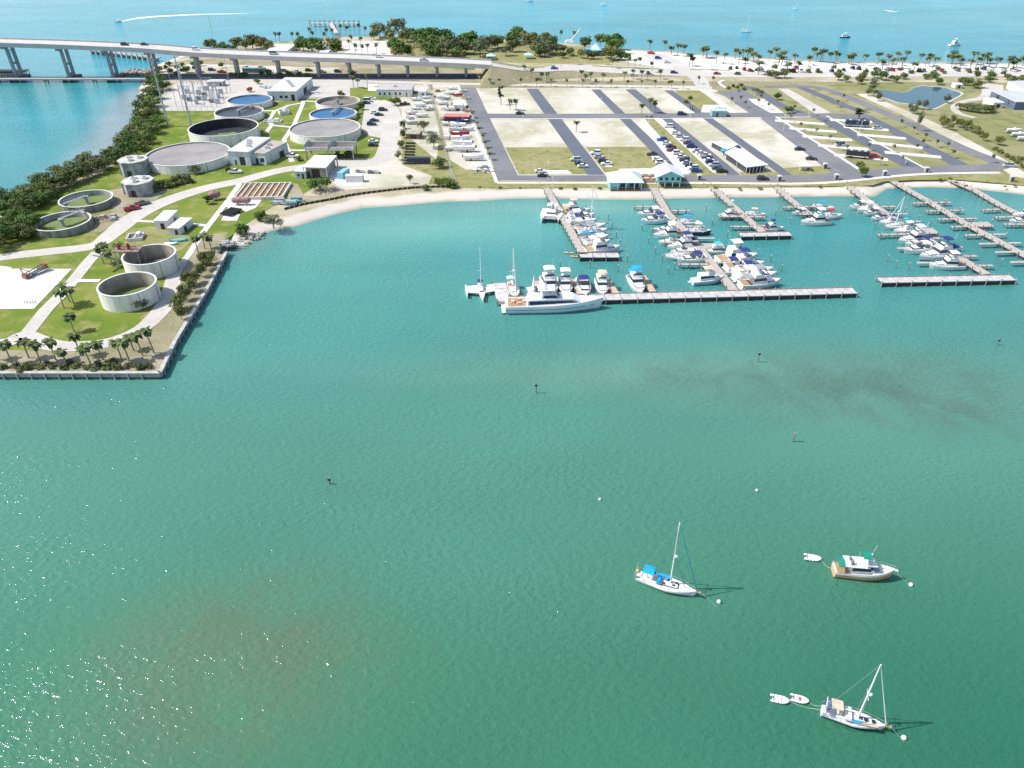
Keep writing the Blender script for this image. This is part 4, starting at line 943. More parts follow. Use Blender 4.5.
# ================================================================ ROUND TANKS
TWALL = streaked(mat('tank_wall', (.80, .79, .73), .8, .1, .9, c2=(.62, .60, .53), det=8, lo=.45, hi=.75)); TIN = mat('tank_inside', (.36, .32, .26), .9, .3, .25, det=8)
TWATER = {k: mat('tank_' + k, c, r_, v, s_, c2=c2, det=9) for k, c, c2, r_, v, s_ in (('grey', (.24, .225, .215), (.31, .295, .285), .8, .1, .12), ('blue', (.03, .115, .25), (.045, .15, .30), .35, .1, .1),
    ('dark', (.035, .045, .06), (.055, .06, .065), .3, .2, .1), ('algae', (.10, .17, .03), (.20, .22, .10), .9, .1, .12), ('mud', (.15, .12, .11), (.22, .19, .17), .9, .1, .15))}
SHADE_STAIN = streaked(mat('shaded_weathered_wall', (.24, .24, .215), .85, .35, .8, det=10))  # streaked wall, shade on the low tanks put into its dark colour
def tank(px, py, rx, h, level, fill, label, col=True, rim=.45, arm=None, floor=None, wm=None, lin_=None):
    a, c = P(px - rx, py, G + h), P(px + rx, py, G + h); r = (c - a).length / 2; q = (a + c) / 2
    t = thing('clarifier_tank', label, 'tank', None, (q.x, q.y, G))
    w_ = MB(); w_.ring(r - rim, r, -.2, h, 64); w_.build('wall', wm or TWALL, t)
    rm = MB(); rm.ring(r - rim - .05, r + .06, h + .003, h + .14, 64); rm.build('rim', CONCW, t)
    d = MB(); d.disc(r - rim - .01, level, 64); d.build('liquid' if fill in ('blue', 'dark', 'grey') else 'tank_floor', TWATER[fill], t)
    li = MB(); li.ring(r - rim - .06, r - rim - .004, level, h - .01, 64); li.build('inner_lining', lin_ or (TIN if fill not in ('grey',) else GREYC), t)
    if floor: 
        d = MB(); d.add([(math.cos(k / 24 * 6.283) * r * .55 * (1 + .25 * math.sin(k * 1.7)) + r * .1, math.sin(k / 24 * 6.283) * r * .38 * (1 + .2 * math.sin(k * 2.3)), level + .04) for k in range(24)], [tuple(range(24))]); d.build('puddle', TWATER[floor], t)
    if col:
        k = MB(); k.tube((0, 0, level), (0, 0, h + .8), .5, n=10); k.tube((0, 0, h + .4), (0, 0, h + .9), 1.1, n=12); k.build('centre_column', GREYC, t)
    if arm is not None:
        M_ = Matrix.Rotation(R(arm), 4, 'Z'); k = MB(); k.box(0, r, -.6, .6, h + .95, h + 1.1, M=M_)
        for s_ in (-.6, .6):
            k.box(0, r, s_ - .04, s_ + .04, h + 1.9, h + 1.98, M=M_)
            for j in range(9): k.box(r * j / 8 - .04, r * j / 8 + .04, s_ - .04, s_ + .04, h + 1.1, h + 1.9, M=M_)
        k.build('walkway', mat('grey_steel', (.36, .38, .39), .5, .1, 1, metal=.3), t)
    p_ = MB(); p_.tube((r + .25, 0, 0), (r + .25, 0, h), .12); p_.tube((r * .7, -r * .72 - .1, 0), (r * .7, -r * .72 - .1, h), .1); p_.build('pipe', GREYC, t)
    return t, r
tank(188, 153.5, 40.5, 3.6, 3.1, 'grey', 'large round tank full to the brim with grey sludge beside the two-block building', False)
tank(223.5, 127, 33.6, 5.0, .8, 'dark', 'wide round tank with a dark empty inside and green puddles', False, floor='algae', lin_=mat('shaded_lining', (.035, .035, .045), .8, .3, .4))  # shade of the deep interior painted into the lining colour
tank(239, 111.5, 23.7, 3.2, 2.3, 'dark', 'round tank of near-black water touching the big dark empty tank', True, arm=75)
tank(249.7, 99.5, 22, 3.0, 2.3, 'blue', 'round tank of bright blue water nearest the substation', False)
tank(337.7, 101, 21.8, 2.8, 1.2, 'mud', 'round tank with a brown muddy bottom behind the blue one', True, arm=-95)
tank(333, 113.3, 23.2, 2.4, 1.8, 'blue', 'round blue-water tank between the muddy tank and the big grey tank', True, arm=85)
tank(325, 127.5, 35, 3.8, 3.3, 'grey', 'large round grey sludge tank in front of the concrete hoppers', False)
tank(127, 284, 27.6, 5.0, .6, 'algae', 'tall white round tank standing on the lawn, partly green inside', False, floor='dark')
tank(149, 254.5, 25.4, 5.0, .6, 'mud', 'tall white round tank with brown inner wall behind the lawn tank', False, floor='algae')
tank(86, 198.5, 25, 2.5, .6, 'algae', 'low round tank with green floor near the shore trees, the farther one', True, arm=-115, wm=SHADE_STAIN, lin_=GREYC)
tank(62, 221, 26.6, 2.5, .6, 'algae', 'low round tank with green floor nearest the mangrove corner', True, arm=65, wm=SHADE_STAIN, lin_=GREYC)
t_ = thing('pump_platform', 'rusty pipe platform with grey stair between the two tall white tanks', 'platform', None, P(131, 266, G + 0))
GST = mat('grey_steel', (0, 0, 0))
b = MB(); b.box(-3.5, 4.5, -2, 2.5, 5.4, 5.7); b.build('platform', mat('rusty_grating', (.25, .17, .15), .9, .3, 1), t_)
b = MB(); 
for x in (-3, 0, 4): b.tube((x, -1.5, -.2), (x, -1.5, 5.4), .25); b.tube((x, 2, -.2), (x, 2, 5.4), .25)
b.build('support', GREYC, t_)
b = MB(); b.box(-5, 5, -.6, .6, -.1, .1, M=Matrix.Translation((-5.5, -1, 3.3)) @ Matrix.Rotation(R(50), 4, 'Z') @ Matrix.Rotation(R(28), 4, 'Y')); b.build('stair', GST, t_)
b = MB()
for x in (-2, 1): b.tube((x, 0, 5.7), (x, 0, 7.2), .5, n=10); b.ball((x, 0, 7.2), .55)
b.tube((-2, 0, 6.6), (3.5, 0, 6.6), .3); b.build('pump', PAINT['rust'], t_)
# ================================================================ BUILDINGS
def panel(parent, name, a, c, t0, t1, z0, z1, m, cen, o_ff=.03, th=.06):
    a, c = Vector(a), Vector(c); d = c - a; n_ = Vector((-d.y, d.x, 0)).normalized(); mid = (a + c) / 2
    if n_.dot(mid - Vector(cen)) < 0: n_ = -n_
    p, q = a + d * t0, a + d * t1; b = MB(); lo, hi = p + n_ * (o_ff - th), p + n_ * o_ff; lo2, hi2 = q + n_ * (o_ff - th), q + n_ * o_ff
    b.add([(v.x, v.y, z) for z in (z0, z1) for v in (lo, lo2, hi2, hi)], [(0, 1, 2, 3), (7, 6, 5, 4), (0, 4, 5, 1), (1, 5, 6, 2), (2, 6, 7, 3), (3, 7, 4, 0)])
    return b.build(name, m, parent)
def block(parent, name, quad, z0, z1, m, grow=0):
    cen = sum((Vector((q[0], q[1], 0)) for q in quad), Vector()) / len(quad); b = MB()
    b.prism([tuple((Vector((q[0], q[1])) - cen.xy) * (1 + grow / max(1, (Vector((q[0], q[1])) - cen.xy).length)) + cen.xy) for q in quad], z0, z1)
    return b.build(name, m, parent)
def quad_at(px, z): return [P(x, y, z) for x, y in px]
def rect(q, square=True):
    """makes a true rectangle out of four surveyed corners (far left, far right, near right, near left)"""
    a = (q[0] + q[3]) / 2; c = (q[1] + q[2]) / 2; d = (c - a); W_ = d.length; d.normalize(); n_ = Vector((-d.y, d.x, 0)); cen = (a + c) / 2
    if n_.y < 0: n_ = -n_
    D = abs(((q[0] + q[1]) / 2 - (q[2] + q[3]) / 2).dot(n_))
    return [cen - d * W_ / 2 + n_ * D / 2, cen + d * W_ / 2 + n_ * D / 2, cen + d * W_ / 2 - n_ * D / 2, cen - d * W_ / 2 - n_ * D / 2]
WALLB = streaked(mat('pale_shade_blue', (.58, .63, .66), .8, .12, .7, det=8)); WALLW = streaked(mat('white_wall', (.74, .73, .70), .8, .1, .7, det=8)); ROOFM = mat('membrane_roof', (.55, .535, .51), .85, .12, .3, det=9)  # first wall: bluish tone of shaded white walls put into the colour
ROOFW = mat('white_metal_roof', (.74, .74, .73), .5, .05, .2); DOORM = mat('dark_door', (.05, .04, .05), .7, .1, 1); TEAL = mat('teal_siding', (.24, .58, .57), .7, .06, 1); BROWNW = mat('brown_boards', (.22, .13, .08), .8, .25, 1)
def building(label, roofpx, h, wm=WALLW, rm=ROOFM, feats=(), over=.3, cat='building', name='building', rr=True, units=0, z0=G):
    q = quad_at(roofpx, G + h); q = rect(q) if rr else q; cen = sum(q, Vector()) / 4
    t = thing(name, label, cat, None, (cen.x, cen.y, G)); ql = [v - Vector((cen.x, cen.y, 0)) for v in q]; c0 = (0, 0, 0)
    block(t, 'wall', ql, -.1, h, wm); rf = block(t, 'roof', ql, h + .003, h + .35, rm, over)
    for nm, e, t0, t1, za, zb in feats:
        panel(t, nm, ql[e], ql[(e + 1) % 4], t0, t1, za, zb, GLASS if nm == 'window' else DOORM if nm == 'door' else W2, c0)
    for k in range(units):
        u = (k + .5) / units; p_ = ql[0].lerp(ql[2], .25 + .5 * u) * 1; b = MB(); b.box(p_.x - .9, p_.x + .9, p_.y - .7, p_.y + .7, h + .34, h + 1.3, .9); b.build('roof_unit', STEEL, rf)
    return t, ql, h
# plant buildings
WINS = [('window', 2, a, a + .06, 1.2, 2.6) for a in (.12, .3, .5, .7, .86)]
building('bluish-shaded block building with a tall dark door beside the grey sludge tank', [(243.5, 137), (262, 138), (257.5, 153), (234, 152)], 5.6, WALLB, ROOFM, [('door', 2, .25, .5, 0, 3.6), ('door', 2, .66, .74, 0, 2.2), ('window', 1, .3, .5, 2, 3.5)], units=3)
building('smaller grey-roofed annex on the right of the bluish-shaded block building', [(262, 140), (277, 142), (275, 155), (260, 154)], 4.6, WALLB, mat('brown_grey_roof', (.40, .36, .32), .9, .15, .4), [('window', 2, .1, .35, 1, 2.8), ('door', 2, .5, .66, 0, 2.4), ('door', 1, .2, .4, 0, 2.5)], units=2)
building('large warehouse with a flat pale roof behind the walkways, near the bridge', [(278.7, 78), (306, 78), (302.7, 92), (274, 91.7)], 4.8, WALLB, ROOFM, [('door', 2, .08, .2, 0, 3.4), ('window', 2, .32, .42, 1.5, 2.8), ('window', 2, .5, .6, 1.5, 2.8), ('door', 2, .8, .86, 0, 2.4), ('door', 1, .4, .6, 0, 3.4)], units=4)
building('long low white office building with a grey roof beside the green tree', [(378, 84.6), (412.5, 84.8), (412.5, 90.3), (379, 90.3)], 3.6, WALLW, mat('grey_roof', (.43, .42, .41), .8, .1, .3), [('door', 2, .12, .15, 0, 2.4)] + [('window', 2, a, a + .05, 1, 2.5) for a in (.3, .42, .6, .75, .88)], units=1)
building('small white flat shed right of the long office building', [(419, 88.3), (426.5, 88.3), (427, 92), (419.5, 92)], 2.8, WALLW, ROOFW, [('door', 2, .3, .55, 0, 2.1)], cat='shed')
building('small white shed left of the raised white canopy building', [(297.5, 167.5), (308, 167.5), (306, 172), (295.5, 172)], 2.8, WALLB, ROOFW, [('door', 2, .2, .4, 0, 2.1), ('window', 2, .6, .8, 1, 2)], cat='shed')
building('bigger white pump shed on the lawn beside the curved road', [(162.5, 211.5), (175, 211), (169.5, 221.5), (156, 221)], 3.0, WALLW, ROOFW, [('door', 2, .3, .6, 0, 2.2), ('window', 1, .3, .45, 1, 2)], cat='shed')
building('smaller white pump shed with cream roof beside the bigger one', [(177.5, 218.5), (188.5, 218.5), (183, 229.5), (171, 228.5)], 2.2, WALLB, mat('cream_roof', (.62, .56, .47), .8, .1, .4), [('door', 2, .2, .45, 0, 1.8), ('door', 1, .5, .7, 0, 1.8)], cat='shed')
# raised canopy building
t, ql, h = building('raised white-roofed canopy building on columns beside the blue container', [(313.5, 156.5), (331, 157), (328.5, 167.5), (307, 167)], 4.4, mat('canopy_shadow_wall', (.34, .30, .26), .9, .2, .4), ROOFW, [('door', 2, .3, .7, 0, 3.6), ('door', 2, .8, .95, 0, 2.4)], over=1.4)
b = MB()
for v in ql: b.box(v.x * 1.15 - .25, v.x * 1.15 + .25, v.y * 1.1 - .25, v.y * 1.1 + .25, 0, h)
b.build('column', CONC, t)
# concrete hoppers in front of the big grey tank
for px, lab in ((320, 'left dark open concrete hopper below the big grey tank'), (345, 'right dark open concrete hopper below the big grey tank')):
    q = P(px, 157, G); t = thing('hopper', lab, 'hopper', None, (q.x, q.y, G)); b = MB()
    for x in (-4.6, 4.6):
        for y in (-4, 4): b.box(x - .25, x + .25, y - .25, y + .25, 0, 4.2)
    b.build('frame', GREYC, t); b = MB()
    for x0, x1, y0, y1 in ((-5, 5, -4.6, -4.2), (-5, 5, 4.2, 4.6), (-5, -4.6, -4.2, 4.2), (4.6, 5, -4.2, 4.2)): b.box(x0, x1, y0, y1, 4.203, 5.6)
    b.build('wall', CONC, t); b = MB(); b.box(-4.6, 4.6, -4.2, 4.2, 4.21, 4.4); b.build('tray', TWATER['mud'], t)
    b = MB()
    for k in range(5): b.box(-4.6, 4.6, -3.6 + k * 1.8 - .1, -3.6 + k * 1.8 + .1, 5.2, 5.35)
    b.build('beam', GREYC, t); b = MB(); b.box(5, 5.1, -4.6, 4.6, 5.6, 6.5); b.box(-5.1, -5, -4.6, 4.6, 5.6, 6.5); b.build('guard_rail', STEEL, t)
# digester towers among the shore trees
for quad, h, lab in (([(124, 156), (141, 155), (145, 162), (120, 163)], 6.0, 'grey stained concrete chamber with a broken roof, nearer the mangroves'), ([(129, 176), (147, 175), (150, 184), (123, 185)], 5.0, 'grey concrete chamber with round roof openings beside the hedge')):
    q = quad_at(quad, G + h); cen = sum(q, Vector()) / 4; r = 5.6; t = thing('concrete_chamber', lab, 'chamber', None, (cen.x, cen.y, G))
    oc = [(r * math.cos(R(22.5 + 45 * k)), r * math.sin(R(22.5 + 45 * k))) for k in range(8)]
    b = MB(); b.prism(oc, -.1, h - .4); b.build('wall', mat('stained_concrete', (.36, .38, .38), .9, .35, .5, det=9), t)
    b = MB(); b.prism([(x * 1.08, y * 1.08) for x, y in oc], h - .397, h); rf = b.build('roof', mat('stained_slab', (.48, .47, .44), .9, .25, .5, det=9), t)
    b = MB()
    for x, y in ((-2.2, 1.5), (2.2, 1.6), (0, -2.2)): b.ring(.9, 1.3, h + .003, h + .7, 16, x, y)
    b.build('hatch', CONC, rf); b = MB()
    for k in range(8): b.box(oc[k][0] * 1.02 - .2, oc[k][0] * 1.02 + .2, oc[k][1] * 1.02 - .2, oc[k][1] * 1.02 + .2, -.1, h - .41)
    b.build('buttress', GREYC, t); b = MB(); b.box(-1, .6, -5.6, -5.25, 0, 2.5); b.build('door', DOORM, t)
# rectangular aeration basin
q = rect(quad_at([(244, 182), (290, 182.6), (284, 196), (235, 198)], G + 1.2)); cen = sum(q, Vector()) / 4; ql = [v - Vector((cen.x, cen.y, 0)) for v in q]
t = thing('aeration_basin', 'rectangular settling basin with rows of brown rusty channels', 'basin', None, (cen.x, cen.y, G))
Wd = (ql[1] - ql[0]).length; Dp = (ql[0] - ql[3]).length; rot = math.atan2(ql[1].y - ql[0].y, ql[1].x - ql[0].x); t.rotation_euler = (0, 0, rot)
sk = 3.2 / Dp
b = MB()
def shear_box(b, x0, x1, y0, y1, z0, z1): b.box(x0, x1, y0, y1, z0, z1)
for x0, x1, y0, y1 in ((-Wd / 2, Wd / 2, Dp / 2 - .5, Dp / 2), (-Wd / 2, Wd / 2, -Dp / 2, -Dp / 2 + .5), (-Wd / 2, -Wd / 2 + .5, -Dp / 2 + .5, Dp / 2 - .5), (Wd / 2 - .5, Wd / 2, -Dp / 2 + .5, Dp / 2 - .5)): b.box(x0, x1, y0, y1, -.1, 1.2)
b.build('wall', CONC, t)
b = MB(); b.box(-Wd / 2 + .5, Wd / 2 - .5, -Dp / 2 + .5, Dp / 2 - .5, 0, .35); b.build('basin_floor', mat('basin_dark', (.09, .06, .04), .8, .3, .5), t)
for k in range(8):
    x = -Wd / 2 + Wd * (k + .5) / 8; b = MB(); b.box(x - .75, x + .75, -Dp / 2 + .6, Dp / 2 - .6, .36, .7); b.build('channel', mat('rusty_sludge', (.36, .22, .09), .9, .4, .35, c2=(.20, .13, .07), det=9), t)
for k in range(1, 8):
    x = -Wd / 2 + Wd * k / 8; b = MB(); b.box(x - .18, x + .18, -Dp / 2 + .5, Dp / 2 - .5, .35, 1.15); b.build('divider', CONC, t)
# horizontal vessels and machinery
def vessel(px, py, L, r, rz, col, label):
    q = P(px, py, G); t = thing('pressure_vessel', label, 'tank', None, (q.x, q.y, G), rz); b = MB(); b.tube((-L / 2, 0, r + .8), (L / 2, 0, r + .8), r, n=16); b.ball((-L / 2, 0, r + .8), r * .98, 12, 8); b.ball((L / 2, 0, r + .8), r * .98, 12, 8); b.build('shell', col, t, smooth=False)
    b = MB(); 
    for x in (-L * .3, L * .3): b.box(x - .25, x + .25, -r * .8, r * .8, 0, r + .3)
    b.build('saddle', CONC, t); b = MB(); b.tube((0, 0, r * 2), (0, 0, r * 2 + 1.2), .25, n=8); b.tube((L * .2, 0, r * 2), (L * .2, 0, r * 2 + .9), .15, n=8); b.build('pipe', GREYC, t)
RU = mat('faded_red_paint', (.33, .18, .17), .8, .3, .6)
vessel(242, 205, 5.2, 1.1, 0, RU, 'faded pink-red horizontal vessel in front of the settling basin')
vessel(215.5, 200, 2.2, 1.3, .6, RU, 'short purple-brown vessel beside the dark bush on the lawn')
vessel(250, 92, 2.4, .9, 1.0, PAINT['rust'], 'small rust-coloured tank on the gravel beside the blue-water tank')
def rack(px, py, n_, label, rz, wdt=6, dep=6):
    q = P(px, py, G); t = thing('equipment_rack', label, 'rack', None, (q.x, q.y, G), rz)
    for k in range(n_):
        y = -dep / 2 + dep * (k + .5) / n_; b = MB(); b.tube((-wdt / 2, y, .8), (wdt / 2, y, .8), .34, n=8); b.build('cylinder', BLACKM, t)
    b = MB(); b.box(-wdt / 2 + .6, -wdt / 2 + 1, -dep / 2, dep / 2, 0, .45); b.box(wdt / 2 - 1, wdt / 2 - .6, -dep / 2, dep / 2, 0, .45); b.build('frame', CONC, t)
rack(231.5, 213.5, 7, 'rack of black cylinders on the white slab in the lawn', R(70), 6.5, 5)
def pipeheap(px, py, col, label, n_=12, L=4, sp=3, seed=1, name='pipe_pile'):
    rg = random.Random(seed); q = P(px, py, G); t = thing(name, label, 'pile', None, (q.x, q.y, G)); 
    for k in range(n_):
        a = rg.uniform(-.5, .5); x, y, z = rg.uniform(-sp, sp), rg.uniform(-sp * .6, sp * .6), .25 + rg.uniform(0, .5)
        b = MB(); dx, dy = math.cos(a) * L / 2, math.sin(a) * L / 2
        if k % 3: b.tube((x - dx, y - dy, z), (x + dx, y + dy, z), .18 + .1 * rg.random(), n=6)
        else: b.box(x - L * .3, x + L * .3, y - .8, y + .8, 0, .9 + .5 * rg.random(), .9)
        b.build('pipe' if k % 3 else 'crate', col if k % 2 else GREYC, t)
pipeheap(287, 203, mat('green_tarp', (.12, .26, .26), .7, .3, 1), 'heap of green-grey pipes right of the settling basin', 16, 7, 4, 4)
pipeheap(107, 219, mat('rubble_pink', (.42, .30, .26), .9, .3, 1), 'rubbish pile with broken pipes beside the low round tanks', 12, 3, 4, 5)
pipeheap(268, 88, WALLB, 'stack of pale blue pipes and crates left of the warehouse', 14, 4, 4, 6)
pipeheap(314, 94, W2, 'white pipe and valve stock right of the warehouse', 18, 3, 4.5, 7)
pipeheap(374, 173, PAINT['grey'], 'dark machine parts heap alone on the pale yard', 8, 3, 1.6, 8)
pipeheap(360, 172, GREYC, 'grey pallets and barrels between the container and the machine parts', 9, 2, 1.8, 9)
pipeheap(229, 244.5, mat('broken_concrete', (.45, .43, .40), .9, .3, .5), 'broken concrete rubble at the end of the seawall', 20, 2.2, 3.6, 10, 'rubble_pile')
def basin_box(px, py, w_, d_, h, label, rz=0, inner=None):
    q = P(px, py, G); t = thing('concrete_pit', label, 'pit', None, (q.x, q.y, G), rz); b = MB()
    for x0, x1, y0, y1 in ((-w_ / 2, w_ / 2, d_ / 2 - .3, d_ / 2), (-w_ / 2, w_ / 2, -d_ / 2, -d_ / 2 + .3), (-w_ / 2, -w_ / 2 + .3, -d_ / 2 + .3, d_ / 2 - .3), (w_ / 2 - .3, w_ / 2, -d_ / 2 + .3, d_ / 2 - .3), (-.15, .15, -d_ / 2 + .3, d_ / 2 - .3)): b.box(x0, x1, y0, y1, -.05, h)
    b.build('wall', CONCW, t); b = MB(); b.box(-w_ / 2 + .3, w_ / 2 - .3, -d_ / 2 + .3, d_ / 2 - .3, 0, h * .35); b.build('pit_floor', inner or TWATER['mud'], t)
    b = MB(); b.box(w_ * .1, w_ * .35, -d_ * .2, d_ * .3, h * .36, h + .9, .9); b.build('pump_box', W2, t)
basin_box(136, 238.5, 5, 5, 1.1, 'white-walled open pit with pumps between the sheds and the trees', .2)
basin_box(273, 122, 9, 4.5, .8, 'pale open filter bed beside the small path', 0, GREYC)
basin_box(284, 114, 5, 5, 2.0, 'white valve house with a brown side inside the path loop', .5, BROWNW)
# ---- substation
sub = []
SUBM = mat('galvanised_steel', (.42, .47, .52), .5, .1, 1, metal=.4)
def gantry():
    t = thing('switchgear_frame', 'x', 'switchgear'); b = MB()
    for x in (-3, 3):
        b = MB()
        for y in (-.3, .3): b.tube((x - .3, y, 0), (x, y * .3, 7), .06, n=4); b.tube((x + .3, y, 0), (x, y * .3, 7), .06, n=4)
        for k in range(6): b.tube((x - .28, -.2, k * 1.15), (x + .28, .2, k * 1.15 + .6), .04, n=4)
        b.build('lattice_leg', SUBM, t)
    b = MB(); b.box(-3.4, 3.4, -.1, .1, 6.5, 6.58); b.box(-3.4, 3.4, -.1, .1, 6.95, 7.03)
    for k in range(10): b.tube((-3.3 + k * .66, 0, 6.6), (-3 + k * .66, 0, 7), .05, n=4)
    b.build('crossbeam', SUBM, t)
    for k in range(3): b = MB(); b.tube((-2 + 2 * k, 0, 6.5), (-2 + 2 * k, 0, 5.3), .16, n=6); b.build('insulator', mat('porcelain', (.18, .24, .28), .3, .1, 2), t)
    b = MB(); b.box(-1.3, 1.3, -2.2, -1, .2, 2.6, .9); b.build('switch_cabinet', SUBM, t); return t
gp = [(186, 99), (206, 100), (216, 98), (189, 93), (200, 94), (222, 93), (194, 104), (219, 103), (208, 90)]
for k, (x, y) in enumerate(sorted(gp)): 
    q = P(x, y, G); stamp('gantry', gantry, f'galvanised switchgear frame in the gravel substation, {o_(k + 1)} from the left', 'switchgear', 'frames of the electrical substation', (q.x, q.y, G + .08), random.choice((0, 0, R(90))))
def transformer():
    t = thing('transformer', 'x', 'transformer'); b = MB(); b.box(-1.8, 1.8, -1.2, 1.2, .3, 3.0, .95); b.build('tank_body', SUBM, t); b = MB()
    for k in range(9): b.box(-1.7 + k * .4, -1.55 + k * .4, -1.8, -1.2, .5, 2.7)
    b.build('radiator', GREYC, t)
    for k in range(3): b = MB(); b.tube((-1 + k, 0, 3), (-1 + k, 0, 4.4), .16, .1, 6); b.build('bushing', mat('porcelain', (0, 0, 0)), t)
    return t
for k, (x, y) in enumerate([(190, 101), (199, 100), (212, 102.5), (205, 96)]): q = P(x, y, G); stamp('transformer', transformer, f'grey transformer among the substation frames, {o_(k + 1)} from the left', 'transformer', 'substation transformers', (q.x, q.y, G + .08), 0, .7)
building('flat pale control hut at the back of the substation', [(208.5, 80), (223.5, 80), (224, 82), (208, 82)], 2.6, mat('rose_wall', (.42, .38, .38), .8, .1, .4), ROOFW, [('door', 2, .1, .2, 0, 2)], cat='hut', name='control_hut')
def mast(h, r, label, px, py, cross=True, z=G, name='power_pole', cat='pole', group=None):
    q = P(px, py, z); t = thing(name, label, cat, group, (q.x, q.y, z)); b = MB(); b.tube((0, 0, -.2), (0, 0, h), r, r * .5, 8); b.build('pole', SUBM, t)
    if cross:
        b = MB()
        for k in (.97, .9, .83): b.box(-1.6, 1.6, -.08, .08, h * k, h * k + .14)
        b.build('cross_arm', SUBM, t)
    return t
mast(32, .55, 'tallest grey steel power pole at the edge of the mangroves', 168.5, 126.5)
mast(33, .60, 'tall grey steel power pole between the pole by the mangroves and the dark tank', 191.5, 127)
for k, (x, y, h) in enumerate([(176.5, 106, 19), (183, 107, 15), (205, 107, 14), (212, 108, 14), (217, 107, 15), (231, 92, 20), (188, 105, 22)]):
    mast(h, .16, 'slim lightning mast inside the substation, %s from the left' % o_([1, 2, 4, 5, 6, 7, 3][k]), x, y, False, name='lightning_mast', cat='mast', group='slim masts of the substation')
# ---- restaurants by the shore
def hip_roof(parent, x0, x1, y0, y1, z, h, inset, m, name='roof', ov=1.0):
    b = MB(); x0 -= ov; x1 += ov; y0 -= ov; y1 += ov; ym = (y0 + y1) / 2
    b.add([(x0, y0, z), (x1, y0, z), (x1, y1, z), (x0, y1, z), (x0 + inset, ym, z + h), (x1 - inset, ym, z + h), (x0, y0, z - .15), (x1, y0, z - .15), (x1, y1, z - .15), (x0, y1, z - .15)],
          [(0, 1, 5, 4), (1, 2, 5), (2, 3, 4, 5), (3, 0, 4), (6, 7, 1, 0), (7, 8, 2, 1), (8, 9, 3, 2), (9, 6, 0, 3), (9, 8, 7, 6)])
    return b.build(name, m, parent)
q = P(625, 188.3, G); t = thing('restaurant', 'teal dockside building with a wide white hip roof and dark open porch', 'building', None, (q.x, q.y, G))
b = MB(); b.box(-6.4, -2.5, -2, 8, -.5, 3.0); b.box(-2.5, 6, 0, 8, -.5, 3.0); b.build('wall', TEAL, t); hip_roof(t, -6, 6, -1.5, 8.5, 3.1, 2.9, 5.0, mat('aqua_white_roof', (.60, .72, .73), .5, .06, .4))
b = MB(); b.box(-6, 6.2, -2.5, -.1, -.1, .25); b.build('porch_floor', BROWNW, t); b = MB()
for x in (-6, -3.3, 0, 3.3, 6): b.box(x - .12, x + .12, -2.3, -2.06, -.6, 3.0)
b.build('porch_post', W2, t); b = MB(); b.box(-6, 6.2, -2.3, -2.2, .9, 1.05); b.build('porch_rail', BROWNW, t)
for x in (-4, -1, 2.5): b = MB(); b.box(x - .8, x + .8, -.06, .02, .6, 2.6); b.build('window', GLASS, t)
b = MB(); b.box(4, 5.2, -.06, .02, 0, 2.3); b.build('door', DOORM, t)
q = P(668.5, 188.8, G - .5); t = thing('restaurant', 'two-storey teal stilt building with a white gable roof and fins', 'building', None, (q.x, q.y, G))
b = MB(); b.box(-4.6, 4.6, 0, 9, 2.2, 4.5); b.build('wall', TEAL, t); b = MB(); b.tube((0, 0, -.2), (0, 0, 2.2), .2); posts(t, 'stilt', [(x, y, 0) for x in (-4.3, -1.5, 1.5, 4.3) for y in (.4, 4.5, 8.6)], b, W2); b = MB()
b.add([(-5.6, -1, 4.4), (0, -1, 6.9), (5.6, -1, 4.4), (-5.6, 10.5, 4.4), (0, 10.5, 6.9), (5.6, 10.5, 4.4), (-5.6, -1, 4.25), (0, -1, 6.7), (5.6, -1, 4.25), (-5.6, 10.5, 4.25), (0, 10.5, 6.7), (5.6, 10.5, 4.25)], [(0, 1, 4, 3), (1, 2, 5, 4), (6, 9, 10, 7), (7, 10, 11, 8), (0, 6, 7, 1), (1, 7, 8, 2), (3, 4, 10, 9), (4, 5, 11, 10), (0, 3, 9, 6), (2, 8, 11, 5)]); b.build('roof', ROOFW, t)
b = MB(); b.add([(-4.6, 0, 4.5), (4.6, 0, 4.5), (0, 0, 6.6), (-4.6, .2, 4.5), (4.6, .2, 4.5), (0, .2, 6.6)], [(0, 1, 2), (5, 4, 3), (0, 3, 4, 1), (1, 4, 5, 2), (2, 5, 3, 0)]); b.build('gable', TEAL, t)
for x in (-3.4, -1.2, 1.2, 3.4): b = MB(); b.box(x - .5, x + .5, -.06, .02, 2.9, 4.1); b.build('window', GLASS, t)
b = MB(); b.box(4.65, 7.6, 1, 6, 2.0, 2.2); b.build('side_deck', BROWNW, t)
q = P(648, 179, G); t = thing('dining_deck', 'brown timber deck with picnic tables between the two teal buildings', 'deck', None, (q.x, q.y, G)); b = MB(); b.box(-6, 5, -5, 5, .02, .5); b.build('decking', BROWNW, t)
for x, y in ((-4, -2), (-1, -2), (2, -2), (-3, 2), (1, 2.5)):
    b = MB(); b.box(x - .9, x + .9, y - .4, y + .4, 1.15, 1.25); b.box(x - .1, x + .1, y - .3, y + .3, .5, 1.15); b.box(x - .9, x + .9, y - .9, y - .6, .9, .96); b.box(x - .9, x + .9, y + .6, y + .9, .9, .96); b.build('picnic_table', OFFW, t)
